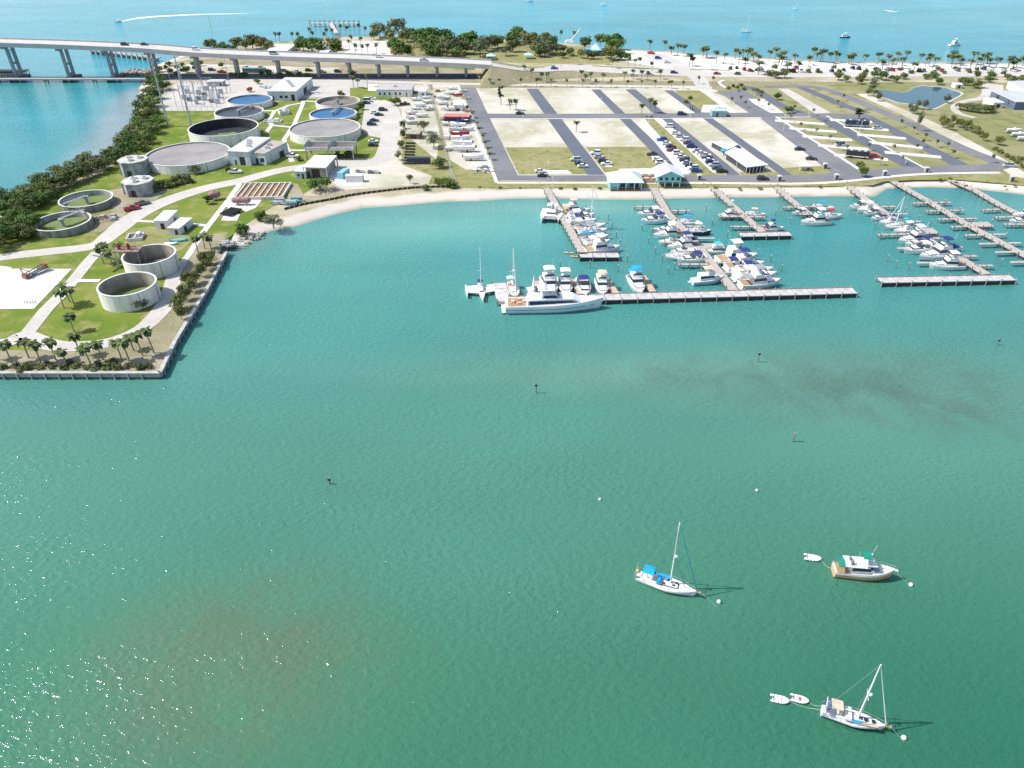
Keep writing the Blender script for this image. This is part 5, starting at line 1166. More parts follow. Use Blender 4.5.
# long white canopy on the lot
def flat_canopy(px, h, label, cols=6, name='canopy', cat='canopy'):
    q = quad_at(px, G + h); cen = sum(q, Vector()) / 4; t = thing(name, label, cat, None, (cen.x, cen.y, G)); ql = [v - Vector((cen.x, cen.y, 0)) for v in q]
    b = MB(); b.prism([(v.x, v.y) for v in ql], h - .35, h); b.build('roof', ROOFW, t)
    b = MB(); b.prism([(v.x * .9, v.y * .9) for v in ql], .1, h - .36); b.build('dark_infill', mat('dark_fill', (.06, .06, .09), .8, .4, 1), t)  # dark block filling most of the space below the roof
    for k in range(cols):
        for a, c in ((0, 3), (1, 2)):
            v = ql[a].lerp(ql[c], k / (cols - 1)) * .985; b = MB(); b.tube((v.x, v.y, 0), (v.x, v.y, h - .36), .12); b.build('column', W2, t)
flat_canopy([(735.5, 147), (768.5, 164.5), (747, 167), (725, 152)], 3.0, 'long white-roofed open canopy on the pale middle lot', 7)
flat_canopy([(722, 141.5), (735, 146.5), (727, 149.5), (711, 141)], 2.6, 'small white tent roof at the far end of the long canopy', 3)
def tent(px, py, w_, h, m, label, name='tent', walls=False):
    q = P(px, py, G); t = thing(name, label, 'tent' if name == 'tent' else 'shelter', None, (q.x, q.y, G)); hip_roof(t, -w_ / 2, w_ / 2, -w_ / 2, w_ / 2, h, h * .5, w_ / 2 + .2, m, 'canopy_roof', .2); b = MB()
    for x in (-w_ / 2, w_ / 2):
        for y in (-w_ / 2, w_ / 2): b.tube((x, y, 0), (x, y, h), .08)
    b.build('pole', W2, t); b = MB(); b.box(-w_ * .3, w_ * .3, -.5, .5, 0, .8); b.build('table', OFFW, t)
tent(803, 169.5, 4.5, 2.2, CLOTH['white'], 'white peaked tent on the grass beside the front road'); tent(724, 155, 2.6, 2.0, CLOTH['blue'], 'small light blue tent left of the long white canopy')
tent(737, 151.5, 2.4, 2.0, CLOTH['navy'], 'little dark tent beside the middle of the long canopy'); tent(491, 59.5, 6, 2.6, mat('pale_teal_roof', (.40, .62, .62), .6, .05, 1), 'pale teal picnic shelter in the trees, the one nearer the bridge', 'picnic_shelter'); tent(528.5, 58.5, 6, 2.6, mat('pale_teal_roof', (0, 0, 0)), 'pale teal picnic shelter on the lawn, the one farther from the bridge', 'picnic_shelter')
tent(712, 70, 3.5, 2.4, mat('pale_teal_roof', (0, 0, 0)), 'pale teal bus shelter beside the gulf road', 'bus_shelter')
def kiosk(px, py, label):
    W_ = mat('grey_kiosk_roof', (.5, .49, .47), .7, .1, 1)
    q = P(px, py, G); t = thing('dock_kiosk', label, 'kiosk', None, (q.x, q.y, G)); b = MB(); b.box(-.8, .8, -.6, .6, 0, 2.0); b.build('cabin', GREYC, t); hip_roof(t, -.8, .8, -.6, .6, 2.1, .5, .8, W_, 'roof', .2); b = MB(); b.box(-.3, .3, -.66, -.58, 0, 1.8); b.build('door', DOORM, t)
for k, (x, y) in enumerate([(699, 180), (779, 181), (836, 179.5), (884, 176), (926, 172.5), (1011, 181.5)]): kiosk(x, y, f'small grey gate kiosk at the head of the marina docks, {o_(k + 1)} from the left')
kiosk(824.5, 168.5, 'small grey kiosk on the grass beside the white tent')
# far park buildings
building('white flat-roofed beach building behind the bridge railing', [(273, 44.5), (293, 44.5), (291, 51), (270, 51)], 3, WALLW, ROOFW, [('door', 2, .4, .5, 0, 2)])
building('small white-roofed park building left of the round beach trees', [(322, 48), (330, 48), (331, 53), (321, 53)], 3, WALLW, ROOFW, [('door', 2, .4, .6, 0, 2)])
t, ql, h = building('bright blue-roofed beach pavilion in the palms', [(588, 48), (604, 47), (604, 51), (586, 51.5)], 3.2, mat('navy_open_wall', (.08, .10, .18), .8, .2, 1), mat('bright_blue_roof', (.10, .38, .62), .5, .05, 1), [('door', 2, .4, .6, 0, 2)])
b = MB(); b.add([(-3, -3, h + .35), (3, -3, h + .35), (3, 3, h + .35), (-3, 3, h + .35), (0, 0, h + 4)], [(0, 1, 4), (1, 2, 4), (2, 3, 4), (3, 0, 4), (3, 2, 1, 0)]); b.build('roof_peak', ROOFW, t)
q = P(571, 42, G); t = thing('beach_swing', 'tall slanting white frame standing on the gulf beach', 'frame', None, (q.x, q.y, G)); b = MB(); b.tube((-1, 0, 0), (7, 0, 9.5), .45, .3); b.tube((3, 0, 0), (7, 0, 9.5), .15); b.build('slanted_beam', W2, t); b = MB(); b.box(-5, 2.5, -1.2, 1.2, 0, 1.6, .6); b.build('base', W2, t)
# white-roofed house by the pond
building('long house with a pale grey metal roof beyond the pond field', [(1006, 91.5), (1060, 91.5), (1066, 103), (1001, 102)], 4.0, mat('slate_wall', (.12, .15, .22), .8, .1, 1), mat('pale_metal_roof', (.50, .51, .52), .45, .06, .3), [('window', 2, .1, .2, 1, 2.6), ('window', 2, .3, .4, 1, 2.6), ('door', 2, .5, .6, 0, 2.4)], cat='house', name='house')
building('smaller house with a pale roof behind the long one', [(1018, 81.5), (1050, 81.5), (1052, 88), (1015, 88)], 4.0, WALLW, mat('pale_metal_roof', (0, 0, 0)), [('window', 2, .2, .3, 1, 2.6)], cat='house', name='house')
building('tiny white garage at the end of the pale track', [(990, 98.5), (999, 98.5), (999, 103), (988, 103)], 2.6, WALLW, ROOFW, [('door', 2, .3, .7, 0, 2)], cat='garage', name='garage')
building('little white pump hut on the field behind the pond', [(954, 83.3), (961, 83.3), (961.5, 85), (954, 85)], 2, WALLW, ROOFW, [('door', 2, .3, .6, 0, 1.8)], cat='hut', name='pump_hut')
building('blue-grey mobile office on the white slab beside the lots', [(712, 109), (726, 109), (726, 111.5), (711, 111.5)], 2.8, mat('teal_grey_wall', (.25, .40, .42), .7, .1, 1), mat('teal_grey_roof', (.42, .52, .53), .7, .1, 1), [('door', 2, .6, .7, 0, 2.2)], cat='office', name='mobile_office')
building('open-fronted red-roofed store in the boat yard', [(446, 114), (469, 114.5), (470, 117.5), (444, 117)], 2.6, mat('dark_red_wall', (.16, .04, .04), .8, .2, 1), mat('faded_red_roof', (.52, .20, .19), .8, .15, .6), [('door', 2, .1, .4, 0, 2), ('door', 2, .5, .9, 0, 2)], cat='store')
building('white boat yard shed behind the red-roofed store', [(454, 101.5), (463, 101.5), (463, 105.5), (453, 105.5)], 2.8, WALLW, ROOFW, [('door', 2, .3, .7, 0, 2)], cat='shed')
building('brown tin-roofed lean-to beside the row of trees', [(408, 130), (421, 130.5), (420, 134.5), (407, 134)], 2.4, BROWNW, mat('tin_roof', (.40, .36, .32), .7, .3, .5), [('door', 2, .2, .6, 0, 2)], cat='shed')
def container(px, py, L, label, m, rz=0, z=G):
    q = P(px, py, z); t = thing('container', label, 'container', None, (q.x, q.y, z + .1), rz); b = MB(); b.box(-L / 2, L / 2, -1.25, 1.25, 0, 2.6); b.build('box', m, t); b = MB(); b.box(-L / 2 + .1, L / 2 - .1, -1.15, 1.15, 2.603, 2.66); b.build('lid', m, t)
    b = MB(); 
    for k in range(int(L / .8)): b.box(-L / 2 + .3 + k * .8, -L / 2 + .55 + k * .8, -1.3, 1.3, .1, 2.5)
    b.build('corrugation', m, t); b = MB(); b.box(L / 2, L / 2 + .04, -1.1, 1.1, .1, 2.5); b.build('door', GREYC, t)
container(344, 177, 6.5, 'pale blue shipping container on the sandy yard', mat('cyan_steel', (.22, .48, .56), .6, .1, 1), R(75)); container(355, 181.5, 7, 'low white trailer box in front of the blue container', W2, 0)
container(255, 72.5, 15, 'long slate-blue container parked below the bridge', mat('slate_steel', (.17, .29, .36), .6, .1, 1), 0)
# toppled rusty crane on the white slab
q = P(35, 275, G); t = thing('dismantled_crane', 'rusty red and grey crane boom lying on the white slab', 'crane', None, (q.x, q.y, G + .15), R(62)); b = MB(); b.box(-3, 3.6, -.75, .75, .6, .8)
for s_ in (-.8, .8): b.tube((-3.2, s_, .2), (3.8, s_, 1.1), .13); b.tube((-3.2, s_, 1.0), (3.8, s_, 1.9), .13)
for k in range(8):
    for s_ in (-.8, .8): b.tube((-3 + k * .9, s_, .25 + k * .11), (-2.5 + k * .9, s_, 1.1 + k * .11), .07)
b.build('boom', PAINT['grey'], t); b = MB(); b.box(-3.4, -2.0, -1.2, 1.2, 0, 1.3, .8); b.tube((-3, 0, 1.2), (-3.4, 0, 3.4), .15); b.tube((-3.4, 0, 3.4), (-1, 0, 1.4), .12); b.build('base', PAINT['rust'], t); b = MB(); b.box(3.2, 4.2, -1.1, 1.1, .8, 2.2, .8); b.build('counterweight', PAINT['rust'], t)
q = P(31, 304, G); t = thing('bicycle_rack', 'thin metal rail frame standing on the near end of the slab', 'rack', None, (q.x, q.y, G + .15)); b = MB()
for k in range(5): b.tube((-1.6 + k * .8, 0, 0), (-1.6 + k * .8, 0, .9), .06)
b.tube((-1.6, 0, .9), (1.6, 0, .9), .06); b.tube((-1.6, 0, .4), (1.6, 0, .4), .05); b.build('frame', PAINT['brown'], t)
def canoe(px0, py0, px1, py1, m, label):
    a, c = P(px0, py0, G), P(px1, py1, G); L = (c - a).length; mid = (a + c) / 2; t = thing('canoe', label, 'canoe', None, (mid.x, mid.y, G + .12), math.atan2(c.y - a.y, c.x - a.x)); b = MB(); S = []
    for i in range(11):
        u = i / 10; x = -L / 2 + L * u; w_ = .62 * math.sin(math.pi * max(.03, min(.97, u))) ** .6; z = .7 + .25 * abs(2 * u - 1) ** 3; S.append([(x, 0, z + .08), (x, w_ * .9, z * .6), (x, w_, .12), (x, -w_, .12), (x, -w_ * .9, z * .6)])
    loft(b, S); b.build('hull', m, t); b = MB(); b.box(-.6, -.5, -.9, .9, 0, .15); b.box(.8, .9, -.9, .9, 0, .15); b.build('rest', BROWNW, t)
canoe(169.5, 241.5, 188.5, 241, PAINT['teal'], 'turquoise upturned skiff lying on the dry grass'); canoe(164, 245, 178, 244.5, W, 'white upturned skiff in front of the turquoise one')
# dark pipes laid out on the lawn
for k in range(8):
    q = P(410.5 - .2 * k, 144 + 2.9 * k, G); 
    def mk():
        t = thing('steel_pipe', 'x', 'pipe'); b = MB(); b.tube((-2.3, 0, .5), (2.3, 0, .5), .38, n=10); b.build('barrel', mat('dark_pipe', (.03, .045, .035), .6, .2, 2), t); b = MB(); b.box(-1.8, -1.6, -.5, .5, 0, .15); b.box(1.6, 1.8, -.5, .5, 0, .15); b.build('sleeper', BROWNW, t); return t
    stamp('pipe', mk, f'dark steel pipe on the lawn, {o_(k + 1)} of the row counted from the bridge', 'pipe', 'dark pipes laid out on the lawn', (q.x, q.y, G + .02), R(-3))
container(419, 163.5, 10, 'long dark low trailer lying right of the pipe row', mat('dark_trailer', (.05, .06, .09), .6, .1, 1), R(-2))
# boats and rocks on land, fences
def fence(pts, h, label, m, step=3, name='fence'):
    w_ = [P(x, y, G) for x, y in pts]; t = thing(name, label, 'fence'); locs = []
    for a, c in zip(w_[:-1], w_[1:]):
        n_ = max(1, int((c - a).length / step))
        for k in range(n_): q = a.lerp(c, k / n_); locs.append((q.x, q.y, G))
    b = MB(); b.tube((0, 0, -.1), (0, 0, h), .07, n=5); posts(t, 'post', locs[:100], b, m)
    b = MB()
    for zz in ((.15, h - .05) if h > 1.5 else (h * .5, h - .05)):
        for a, c in zip(w_[:-1], w_[1:]): b.tube((a.x, a.y, G + zz), (c.x, c.y, G + zz), .05, n=4)
    for a, c in zip(w_[:-1], w_[1:]):
        L_ = (c - a).length; n_ = int(L_ / .9)
        for k in range(n_): q, r_ = a.lerp(c, k / n_), a.lerp(c, (k + 1) / n_); b.tube((q.x, q.y, G + .1), (r_.x, r_.y, G + h - .1), .018, n=3, cap=False)
    b.build('mesh', m, t)
fence([(214, 111.3), (160, 111.3), (156.5, 102), (172, 88)], 2.4, 'chain-link fence round the mangrove side of the substation', SUBM)
fence([(455, 187), (446, 158), (438, 128), (431, 100), (427, 84)], 2.2, 'chain-link fence between the lawn and the boat yard', SUBM, 4)
# ================================================================ MARINA
DZ = 1.5
def dock(label, pts, width, fingers=(), name='dock', piles=True, mat_=WOOD, rails=False, widths=None):
    w_ = [P(x, y, DZ) for x, y in pts]; t = thing(name, label, 'dock')
    o = ribbon('deck', None, widths or width, 0, mat_, pts=[v - Vector((0, 0, .0)) for v in w_], smooth=False, thick=.28, kind=None); o.parent = t
    locs = []
    for a, c in zip(w_[:-1], w_[1:]):
        d = (c - a); L_ = d.length; d.normalize(); n_ = Vector((-d.y, d.x, 0)); k = 1
        while k < L_:
            q = a + d * k; wd = width if not widths else widths[0]
            for s_ in (-1, 1): e = q + n_ * s_ * (wd / 2 + .12); locs.append((e.x, e.y, 0))
            k += 3.4
    for fx in fingers:
        (x0, y0, x1, y1), fw = fx[:4], (fx[4] if len(fx) > 4 else 1.3); a, c = P(x0, y0, DZ - .02), P(x1, y1, DZ - .02)
        o = ribbon('finger', None, fw, 0, mat_, pts=[a - Vector((0, 0, .035)), c - Vector((0, 0, .035))], smooth=False, thick=.22, kind=None); o.parent = t
        d = (c - a); L_ = d.length; d.normalize(); n_ = Vector((-d.y, d.x, 0)); k = .3
        while k < L_:
            q = a + d * k
            for s_ in (-1, 1): e = q + n_ * s_ * (fw / 2 + .1); locs.append((e.x, e.y, 0))
            k += 3.0
    locs = locs[:99]
    b = MB(); b.tube((0, 0, -2), (0, 0, DZ + .55), .16, n=6); posts(t, 'pile', locs, b, PILE); return t
def breakwater(label, p0, p1, wd=3.2):
    wd += .4
    a, c = P(*p0, DZ), P(*p1, DZ); t = thing('breakwater_dock', label, 'dock'); d = (c - a); L_ = d.length; d.normalize(); ang = math.atan2(d.y, d.x); t.location = (a.x, a.y, 0); t.rotation_euler = (0, 0, ang)
    bay = 4.6; n_ = max(1, round(L_ / bay)); bay = L_ / n_; i0 = None; i1 = None; i2 = None
    for k in range(n_):
        if i0 is None:
            b = MB(); b.box(.1, bay - .1, -wd / 2, wd / 2, DZ - .25, DZ); i0 = b.build('deck_panel', mat('weathered_panels', (.46, .445, .43), .85, .14, .5, det=9), t)
            b = MB(); b.box(.12, bay - .12, -wd / 2 + .1, -wd / 2 + .25, -.2, DZ - .32); i1 = b.build('wave_screen', mat('dark_screen', (.045, .04, .04), .9, .3, 1), t)
            b = MB(); b.box(-.12, .12, -wd / 2 - .16, -wd / 2 + .1, -1, DZ + .5); b.box(-.14, .14, wd / 2, wd / 2 + .28, -1, DZ + .5); i2 = b.build('pile', mat('grey_pile', (.36, .33, .30), .85, .2, 1), t)
        else:
            for i in (i0, i1, i2):
                o = i.copy(); COL.objects.link(o); o.location = (bay * k, 0, 0)
    o = i2.copy(); COL.objects.link(o); o.location = (L_, 0, 0)
    b = MB(); b.box(0, L_, wd / 2 - .12, wd / 2 + .05, DZ + .004, DZ + .22); b.build('kerb', mat('brown_kerb', (.30, .23, .20), .8, .2, 1), t)
    return t
dock('weathered timber dock on the far left, from the lots to its white T-head', [(543, 182), (557, 207), (583.5, 254)], 2.8, [(561, 207.5, 590, 208), (565, 214.5, 590, 215), (571, 226, 595, 226.5), (577, 237, 600, 237.5), (581, 244.5, 601, 245)])
breakwater('short white concrete T-head closing the leftmost dock', (579.5, 255), (619, 255), 3.0)
dock('long timber dock from the teal buildings, lined with boats on both sides', [(652, 186), (667.6, 212.7), (683, 229), (701, 249), (714, 266), (734, 290)], 2.9, [(634, 206.5, 664, 206.5), (651.6, 228.5, 680, 229), (664, 242, 694, 242.5), (679, 264, 712, 264), (669, 210.5, 690, 210.5), (684, 226, 705, 226), (693, 238, 715, 238), (701, 246, 724, 246, 4.6), (713, 262, 740, 262), (722, 272, 752, 272)])
breakwater('very long white concrete breakwater dock behind the big white yacht', (509, 299.5), (855, 290.3), 3.3)
q0, q1 = P(499.5, 283, DZ), P(504.5, 301, DZ); t = thing('floating_platform', 'grey square concrete platform at the left end of the breakwater dock', 'platform'); o = ribbon('deck', None, 3.9, 0, mat('platform_concrete', (.50, .48, .46), .9, .15, .5), pts=[q0, q1], smooth=False, thick=1.2, kind=None); o.parent = t
b = MB(); b.tube((0, 0, -2), (0, 0, 2.2), .18); posts(t, 'pile', [(q0.x - 2.1, q0.y, 0), (q0.x + 2.1, q0.y, 0), (q1.x - 2.1, q1.y, 0), (q1.x + 2.1, q1.y, 0)], b, PILE)
for k, (x0, y0, x1, y1) in enumerate([(536.5, 281, 543, 294), (573.5, 279, 580.5, 294), (606, 278.5, 616.5, 293.5), (643, 275.5, 653, 291.5)]):
    dock(f'narrow tan finger dock on the breakwater dock, {o_(k + 1)} from the left', [(x0, y0), (x1, y1)], 1.9, (), 'finger_dock', mat_=mat('tan_planks', (.50, .38, .28), .85, .2, 1.2))
dock('third timber dock, short with a white T-head and a green-towered boat', [(706, 183), (719, 193), (738.7, 210.8), (764, 233)], 2.7, [(720, 216.3, 743, 216.3), (744.5, 216.6, 765, 216.6), (731, 226.3, 753, 226.3), (756, 225.5, 775, 225.5)])
breakwater('short white T-head closing the third dock', (740, 234.6), (790.5, 233.6), 2.8)
dock('short timber dock ending beside the tall white sport fishing boat', [(773, 184), (790, 199), (810, 214)], 2.7, [(784, 207, 826, 206), (800, 214, 812, 214)])
dock('long timber dock on the right with boats on its left side only', [(842, 181.5), (874, 205), (908, 228), (953, 253), (987, 274)], 2.9, [(879, 206.5, 896, 206.3), (892, 213.8, 908, 213.6), (905, 221.4, 921, 221.2), (916, 231, 936, 230.5, 5.0), (930, 238, 948, 237.8), (947, 247, 962.5, 246.7), (959, 256, 977, 255.7), (975, 265.5, 993, 265.2), (878.6, 234.5, 914, 233.6), (898, 248, 932, 247.8), (917.5, 262.5, 950, 262.5)])
breakwater('right-hand white concrete breakwater dock below the long boat-lined dock', (879.5, 280), (1013, 277.5), 3.2)
dock('long empty timber dock with fingers on both sides, left of the last dock', [(893, 181), (927, 200), (965, 223), (1005, 244), (1062, 275)], 2.9, [(914, 203, 951, 202), (926.5, 210.8, 964, 210), (939, 219, 977, 218.2), (952, 226.6, 970, 226), (970, 224.5, 991, 224, 4.4), (965.6, 235, 1006, 234), (980, 243.6, 1021, 242.6), (996, 252, 1034, 251), (1011, 262, 1045, 261)])
dock('rightmost timber dock leaving the frame on the right', [(940, 175.5), (975, 190), (1001, 205), (1040, 224), (1080, 240)], 2.9, [(983, 209.6, 1000, 209), (996, 217, 1016, 216.5), (1005, 224, 1030, 224)])
# mooring piles standing free in the slips
mp = [(866, 216), (874, 229), (880, 240), (887, 262), (895, 268), (908, 270), (642, 231), (648, 244), (655, 254), (662, 262), (674, 270), (690, 222), (712, 224), (727, 238), (741, 248), (757, 256), (770, 262), (781, 272), (608, 220), (612, 228), (616, 238), (620, 246), (706, 211), (712, 226), (775, 216), (790, 224), (832, 214), (925, 256), (962, 262), (1000, 266), (1004, 240), (990, 226), (958, 214), (944, 206), (904, 214), (918, 222), (627, 262), (560, 268), (590, 268), (618, 272), (980, 246), (1016, 258), (930, 226), (668, 274), (700, 276)]
def mk():
    t = thing('mooring_pile', 'x', 'piling'); b = MB(); b.tube((0, 0, -2), (0, 0, 2.4), .15, .13, 8); b.build('shaft', PILE, t); b = MB(); b.tube((0, 0, 2.4), (0, 0, 2.6), .17, .03, 8); b.build('cap', W2, t); return t
for k, (x, y) in enumerate(sorted(mp)): q = P(x, y, 0); stamp('mpile', mk, f'lone brown mooring pile standing in the marina water, {o_(k + 1)} from the left', 'piling', 'free-standing mooring piles', (q.x, q.y, 0), 0)
# ---- boats on the leftmost dock
B = boat
NW = mat('navy_gelcoat', (.02, .03, .09), .25, .1, 1); TH = mat('tan_gelcoat', (.68, .40, .22), .35, .1, 1); DK = mat('dark_gelcoat', (.05, .05, .06), .3, .1, 1)
ga = 'boats moored along the marina docks'
B('cat', 'white', (553, 209.5), (550, 220.5), 'white catamaran moored alone on the left side of the leftmost dock', None, z=1.4)
B('flybridge', 'tan', (561, 211.5), (590, 210.5), 'boat with a tan canopy, nearest the beach on the leftmost dock')
B('express', 'white', (566, 217.5), (595, 215.5), 'white cruiser next to the tan-canopied boat on the leftmost dock')
B('express', 'navy', (567, 222.5), (597, 221), 'cruiser with navy canopy in the middle of the leftmost dock')
B('sail', 'white', (572, 228.5), (606, 225.5), 'white sailing yacht with a bare mast in the leftmost row', mh=11, bimini='white')
B('console', 'grey', (577, 233), (607, 231), 'open boat with a grey top between the mast and the bright blue canvas')
B('sail', 'blue', (579, 240), (609, 236), 'sailing boat draped in bright blue canvas on the leftmost dock', mh=3.5, bimini='blue')
B('express', 'white', (583, 244.5), (610, 241.5), 'slim white cruiser just in front of the bright blue canvas')
B('flybridge', 'white', (585, 251), (620, 248), 'biggest white motor yacht of the leftmost dock, beside its white T-head')
for k, (a_, c_, y, lab) in enumerate(((564, 574, 252.8, 'tan kayak floating at the foot of the leftmost dock, the farther one'), (570.5, 579, 256.5, 'orange kayak tied at the corner of the leftmost T-head'))):
    a, c = P(a_, y, .1), P(c_, y + .6, .1); L = (c - a).length; t = thing('kayak', lab, 'kayak', None, ((a.x + c.x) / 2, (a.y + c.y) / 2, 0), math.atan2(c.y - a.y, c.x - a.x)); b = MB(); S = []
    for i in range(9): u = i / 8; w_ = .55 * math.sin(math.pi * max(.04, min(.96, u))) ** .7; S.append([(-L / 2 + L * u, -w_, .3), (-L / 2 + L * u, 0, -.05), (-L / 2 + L * u, w_, .3), (-L / 2 + L * u, 0, .42)])
    loft(b, S); b.build('hull', mat('orange_plastic', (.72, .42, .25), .5, .05, 1), t); b = MB(); b.ring(.28, .36, .38, .46, 12); b.build('cockpit', BLACKM, t)
# ---- breakwater dock
t = thing('trimaran', 'white three-hulled sailing boat at the far left end of the breakwater', 'boat'); a = P(481, 291, .5); t.location = (a.x, a.y, 0); t.rotation_euler = (0, 0, R(-82))
for y, L_, w_ in ((-4.3, 7, .8), (4.3, 7, .8), (0, 11, 2.2)):
    b = MB(); S = [[(x + (1.2 if y == 0 else 0), yy + y, z) for x, yy, z in sec] for sec in hull_secs(L_, w_, 1.1, fine=1.6, sheer=.3, transom=.5)]; loft(b, S); b.build('hull' if y == 0 else 'outrigger', W, t)
b = MB()
for s_ in (-1, 1): b.add([(1.5, 0, .8), (3.0, 0, 1.1), (1.6, s_ * 4.3, 1.0), (.6, s_ * 4.3, 1.0), (1.5, 0, 1.1), (3.0, 0, 1.3), (1.6, s_ * 4.3, 1.2), (.6, s_ * 4.3, 1.2)], [(0, 1, 2, 3), (7, 6, 5, 4), (0, 4, 5, 1), (1, 5, 6, 2), (2, 6, 7, 3), (3, 7, 4, 0)]); b.box(-2.6, -1.6, s_ * .6 if s_ > 0 else -4.3, 4.3 if s_ > 0 else -.6, .9, 1.15)
b.build('crossbeam', W, t); b = MB(); b.add([(-1.6, -4, 1.0), (.8, -4, 1.0), (.8, 4, 1.0), (-1.6, 4, 1.0)], [(0, 1, 2, 3)]); b.build('trampoline', W2, t, fixn=False)
house(t, 'cabin', -1.2, 2.6, 1.5, 1.15, .6, W, .7, .2, .15); b = MB(); b.tube((.6, 0, 1.6), (.4, 0, 15), .12, .08); b.build('mast', W, t); b = MB(); b.tube((.5, -1, 7.5), (.5, 1, 7.5), .05); b.build('spreader', W, t); b = MB(); b.tube((.6, 0, 2.6), (-3, 0, 2.7), .2, .12); b.build('boom', CLOTH['navy'], t)
canopy(t, -3.4, -1.6, 1.6, 2.6, CLOTH['navy'], 1.1)
B('sail', 'white', (509.5, 281.5), (516.5, 297.5), 'white sloop with a thin mast beside the square concrete platform', mh=12, bimini='white', z=1.2)
t = thing('sailing_dinghy', 'white boat raising a small triangular sail behind the big yacht', 'boat'); a = P(533.5, 294, .5); t.location = (a.x, a.y, 0); t.rotation_euler = (0, 0, R(-75)); hull(t, 8, 2.6, .9); b = MB(); b.tube((.5, 0, .9), (.2, 0, 6.5), .09); b.build('mast', W, t)
b = MB(); b.add([(.2, .02, 1.4), (-.1, .02, 6.3), (-2.8, .3, 1.5), (.2, -.02, 1.4), (-.1, -.02, 6.3), (-2.8, .26, 1.5)], [(0, 1, 2), (5, 4, 3), (0, 3, 4, 1), (1, 4, 5, 2), (2, 5, 3, 0)]); b.build('sail', CLOTH['white'], t)
B('flybridge', 'white', (546, 276.5), (553, 296.5), 'white motor yacht with a square white hardtop, first right of the triangular sail', z=1.5)
B('flybridge', 'white', (563, 277), (567.5, 295), 'white motor yacht second right of the triangular sail', z=1.5)
B('express', 'navy', (581.5, 278), (586.5, 295.5), 'cruiser with a dark canopy in the breakwater row, bow towards the camera', z=1.5)
B('flybridge', 'tan', (600, 278), (604, 294.5), 'beige-topped motor yacht, last before the gap in the breakwater row', z=1.5)
B('flybridge', 'blue', (632, 275), (642, 293), 'white motor yacht with blue canvas standing alone on the breakwater dock', z=1.5)
# ---- the big yacht
a, c = P(503.5, 308.5, 2.0), P(603.5, 301.5, 3.6); a.z = c.z = 0; a = P(505, 313, 0); c0 = P(604, 302.5, 2.6); c = Vector((c0.x, c0.y, 0)); L = (c - a).length; mid = (a + c) / 2
t = thing('superyacht', 'very large white motor yacht with navy window bands along the breakwater', 'yacht', None, (mid.x, mid.y, 0), math.atan2(c.y - a.y, c.x - a.x))
mid = (a + c) / 2; d_ = (c - a).normalized(); t.location = (mid.x - d_.y * -1.2 * 0, mid.y + 1.6, 0)
NAVG = mat('navy_glass', (.02, .025, .10), .15, .1, 1, spec=.6); YB = mat('yacht_white', (.78, .79, .80), .25, .03, .5)
Hh = 2.5; BB = 6.4; hull(t, L, BB, Hh, YB, deckm=mat('pale_deck', (.70, .66, .60), .6, .05, 1), sheer=.38, fine=2.3, full=.45, transom=.9, stripe=mat('pale_blue_stripe', (.25, .40, .62), .4, .05, 1), boot=mat('light_blue_boot', (.30, .45, .62), .4, .05, 1))
s1 = house(t, 'main_deckhouse', -L * .28, L * .30, BB * .80, Hh + .02, 1.7, YB, 3.2, .3, .15, False)
g = MB(); g.add([(-L * .26, -BB * .412, Hh + .35), (L * .24, -BB * .375, Hh + .7), (-L * .26, -BB * .39, Hh + 1.35), (L * .17, -BB * .368, Hh + 1.35)], [(0, 1, 3, 2)]); g.add([(-L * .25, BB * .405, Hh + .55), (L * .19, BB * .375, Hh + .75), (-L * .25, BB * .385, Hh + 1.25), (L * .13, BB * .362, Hh + 1.25)], [(2, 3, 1, 0)]); g.build('window', NAVG, s1, fixn=False)
s2 = house(t, 'upper_deckhouse', -L * .14, L * .06, BB * .62, Hh + 1.74, 1.5, YB, 1.6, .4, .2, False)
g = MB(); g.add([(-L * .12, -BB * .322, Hh + 2.1), (L * .04, -BB * .30, Hh + 2.1), (-L * .11, -BB * .30, Hh + 2.8), (L * .005, -BB * .285, Hh + 2.8)], [(0, 1, 3, 2)]); g.add([(L * .052, -BB * .25, Hh + 2.1), (L * .052, BB * .25, Hh + 2.1), (L * .02, BB * .23, Hh + 2.9), (L * .02, -BB * .23, Hh + 2.9)], [(0, 1, 2, 3)]); g.build('window', NAVG, s2, fixn=False)
b = MB(); b.box(-L * .17, L * .0, -BB * .3, BB * .3, Hh + 4.3, Hh + 4.45, .96); b.box(-L * .16, -L * .15, -BB * .28, -BB * .24, Hh + 3.2, Hh + 4.3); b.box(-L * .16, -L * .15, BB * .24, BB * .28, Hh + 3.2, Hh + 4.3); b.box(-L * .03, -L * .02, -BB * .28, -BB * .24, Hh + 3.2, Hh + 4.3); b.box(-L * .03, -L * .02, BB * .24, BB * .28, Hh + 3.2, Hh + 4.3); b.build('hardtop', YB, t)
b = MB(); b.tube((-L * .08, 0, Hh + 4.4), (-L * .1, 0, Hh + 7), .1); b.ball((-L * .1, .9, Hh + 4.9), .45); b.ball((-L * .1, -.9, Hh + 4.9), .45); b.build('radar_mast', W, t)
b = MB(); b.box(-L * .47, -L * .29, -BB * .4, BB * .4, Hh + .04, Hh + .07); b.build('aft_deck', mat('teak', (0, 0, 0)), t)
for x, y, w_ in ((-.42, 0, 1.6), (-.36, 1.2, .9), (-.36, -1.2, .9), (-.31, 0, 1.1)): b = MB(); b.box(L * x - .5, L * x + .5, y - w_ / 2, y + w_ / 2, Hh + .07, Hh + .6, .9); b.build('seat', mat('peach_cushion', (.66, .42, .30), .8, .1, 1), t)
b = MB(); b.box(-L * .535, -L * .495, -BB * .38, BB * .38, .4, .6); b.build('swim_platform', OFFW, t); rail(t, L, BB, Hh, .5, .38, 2.3, .45)
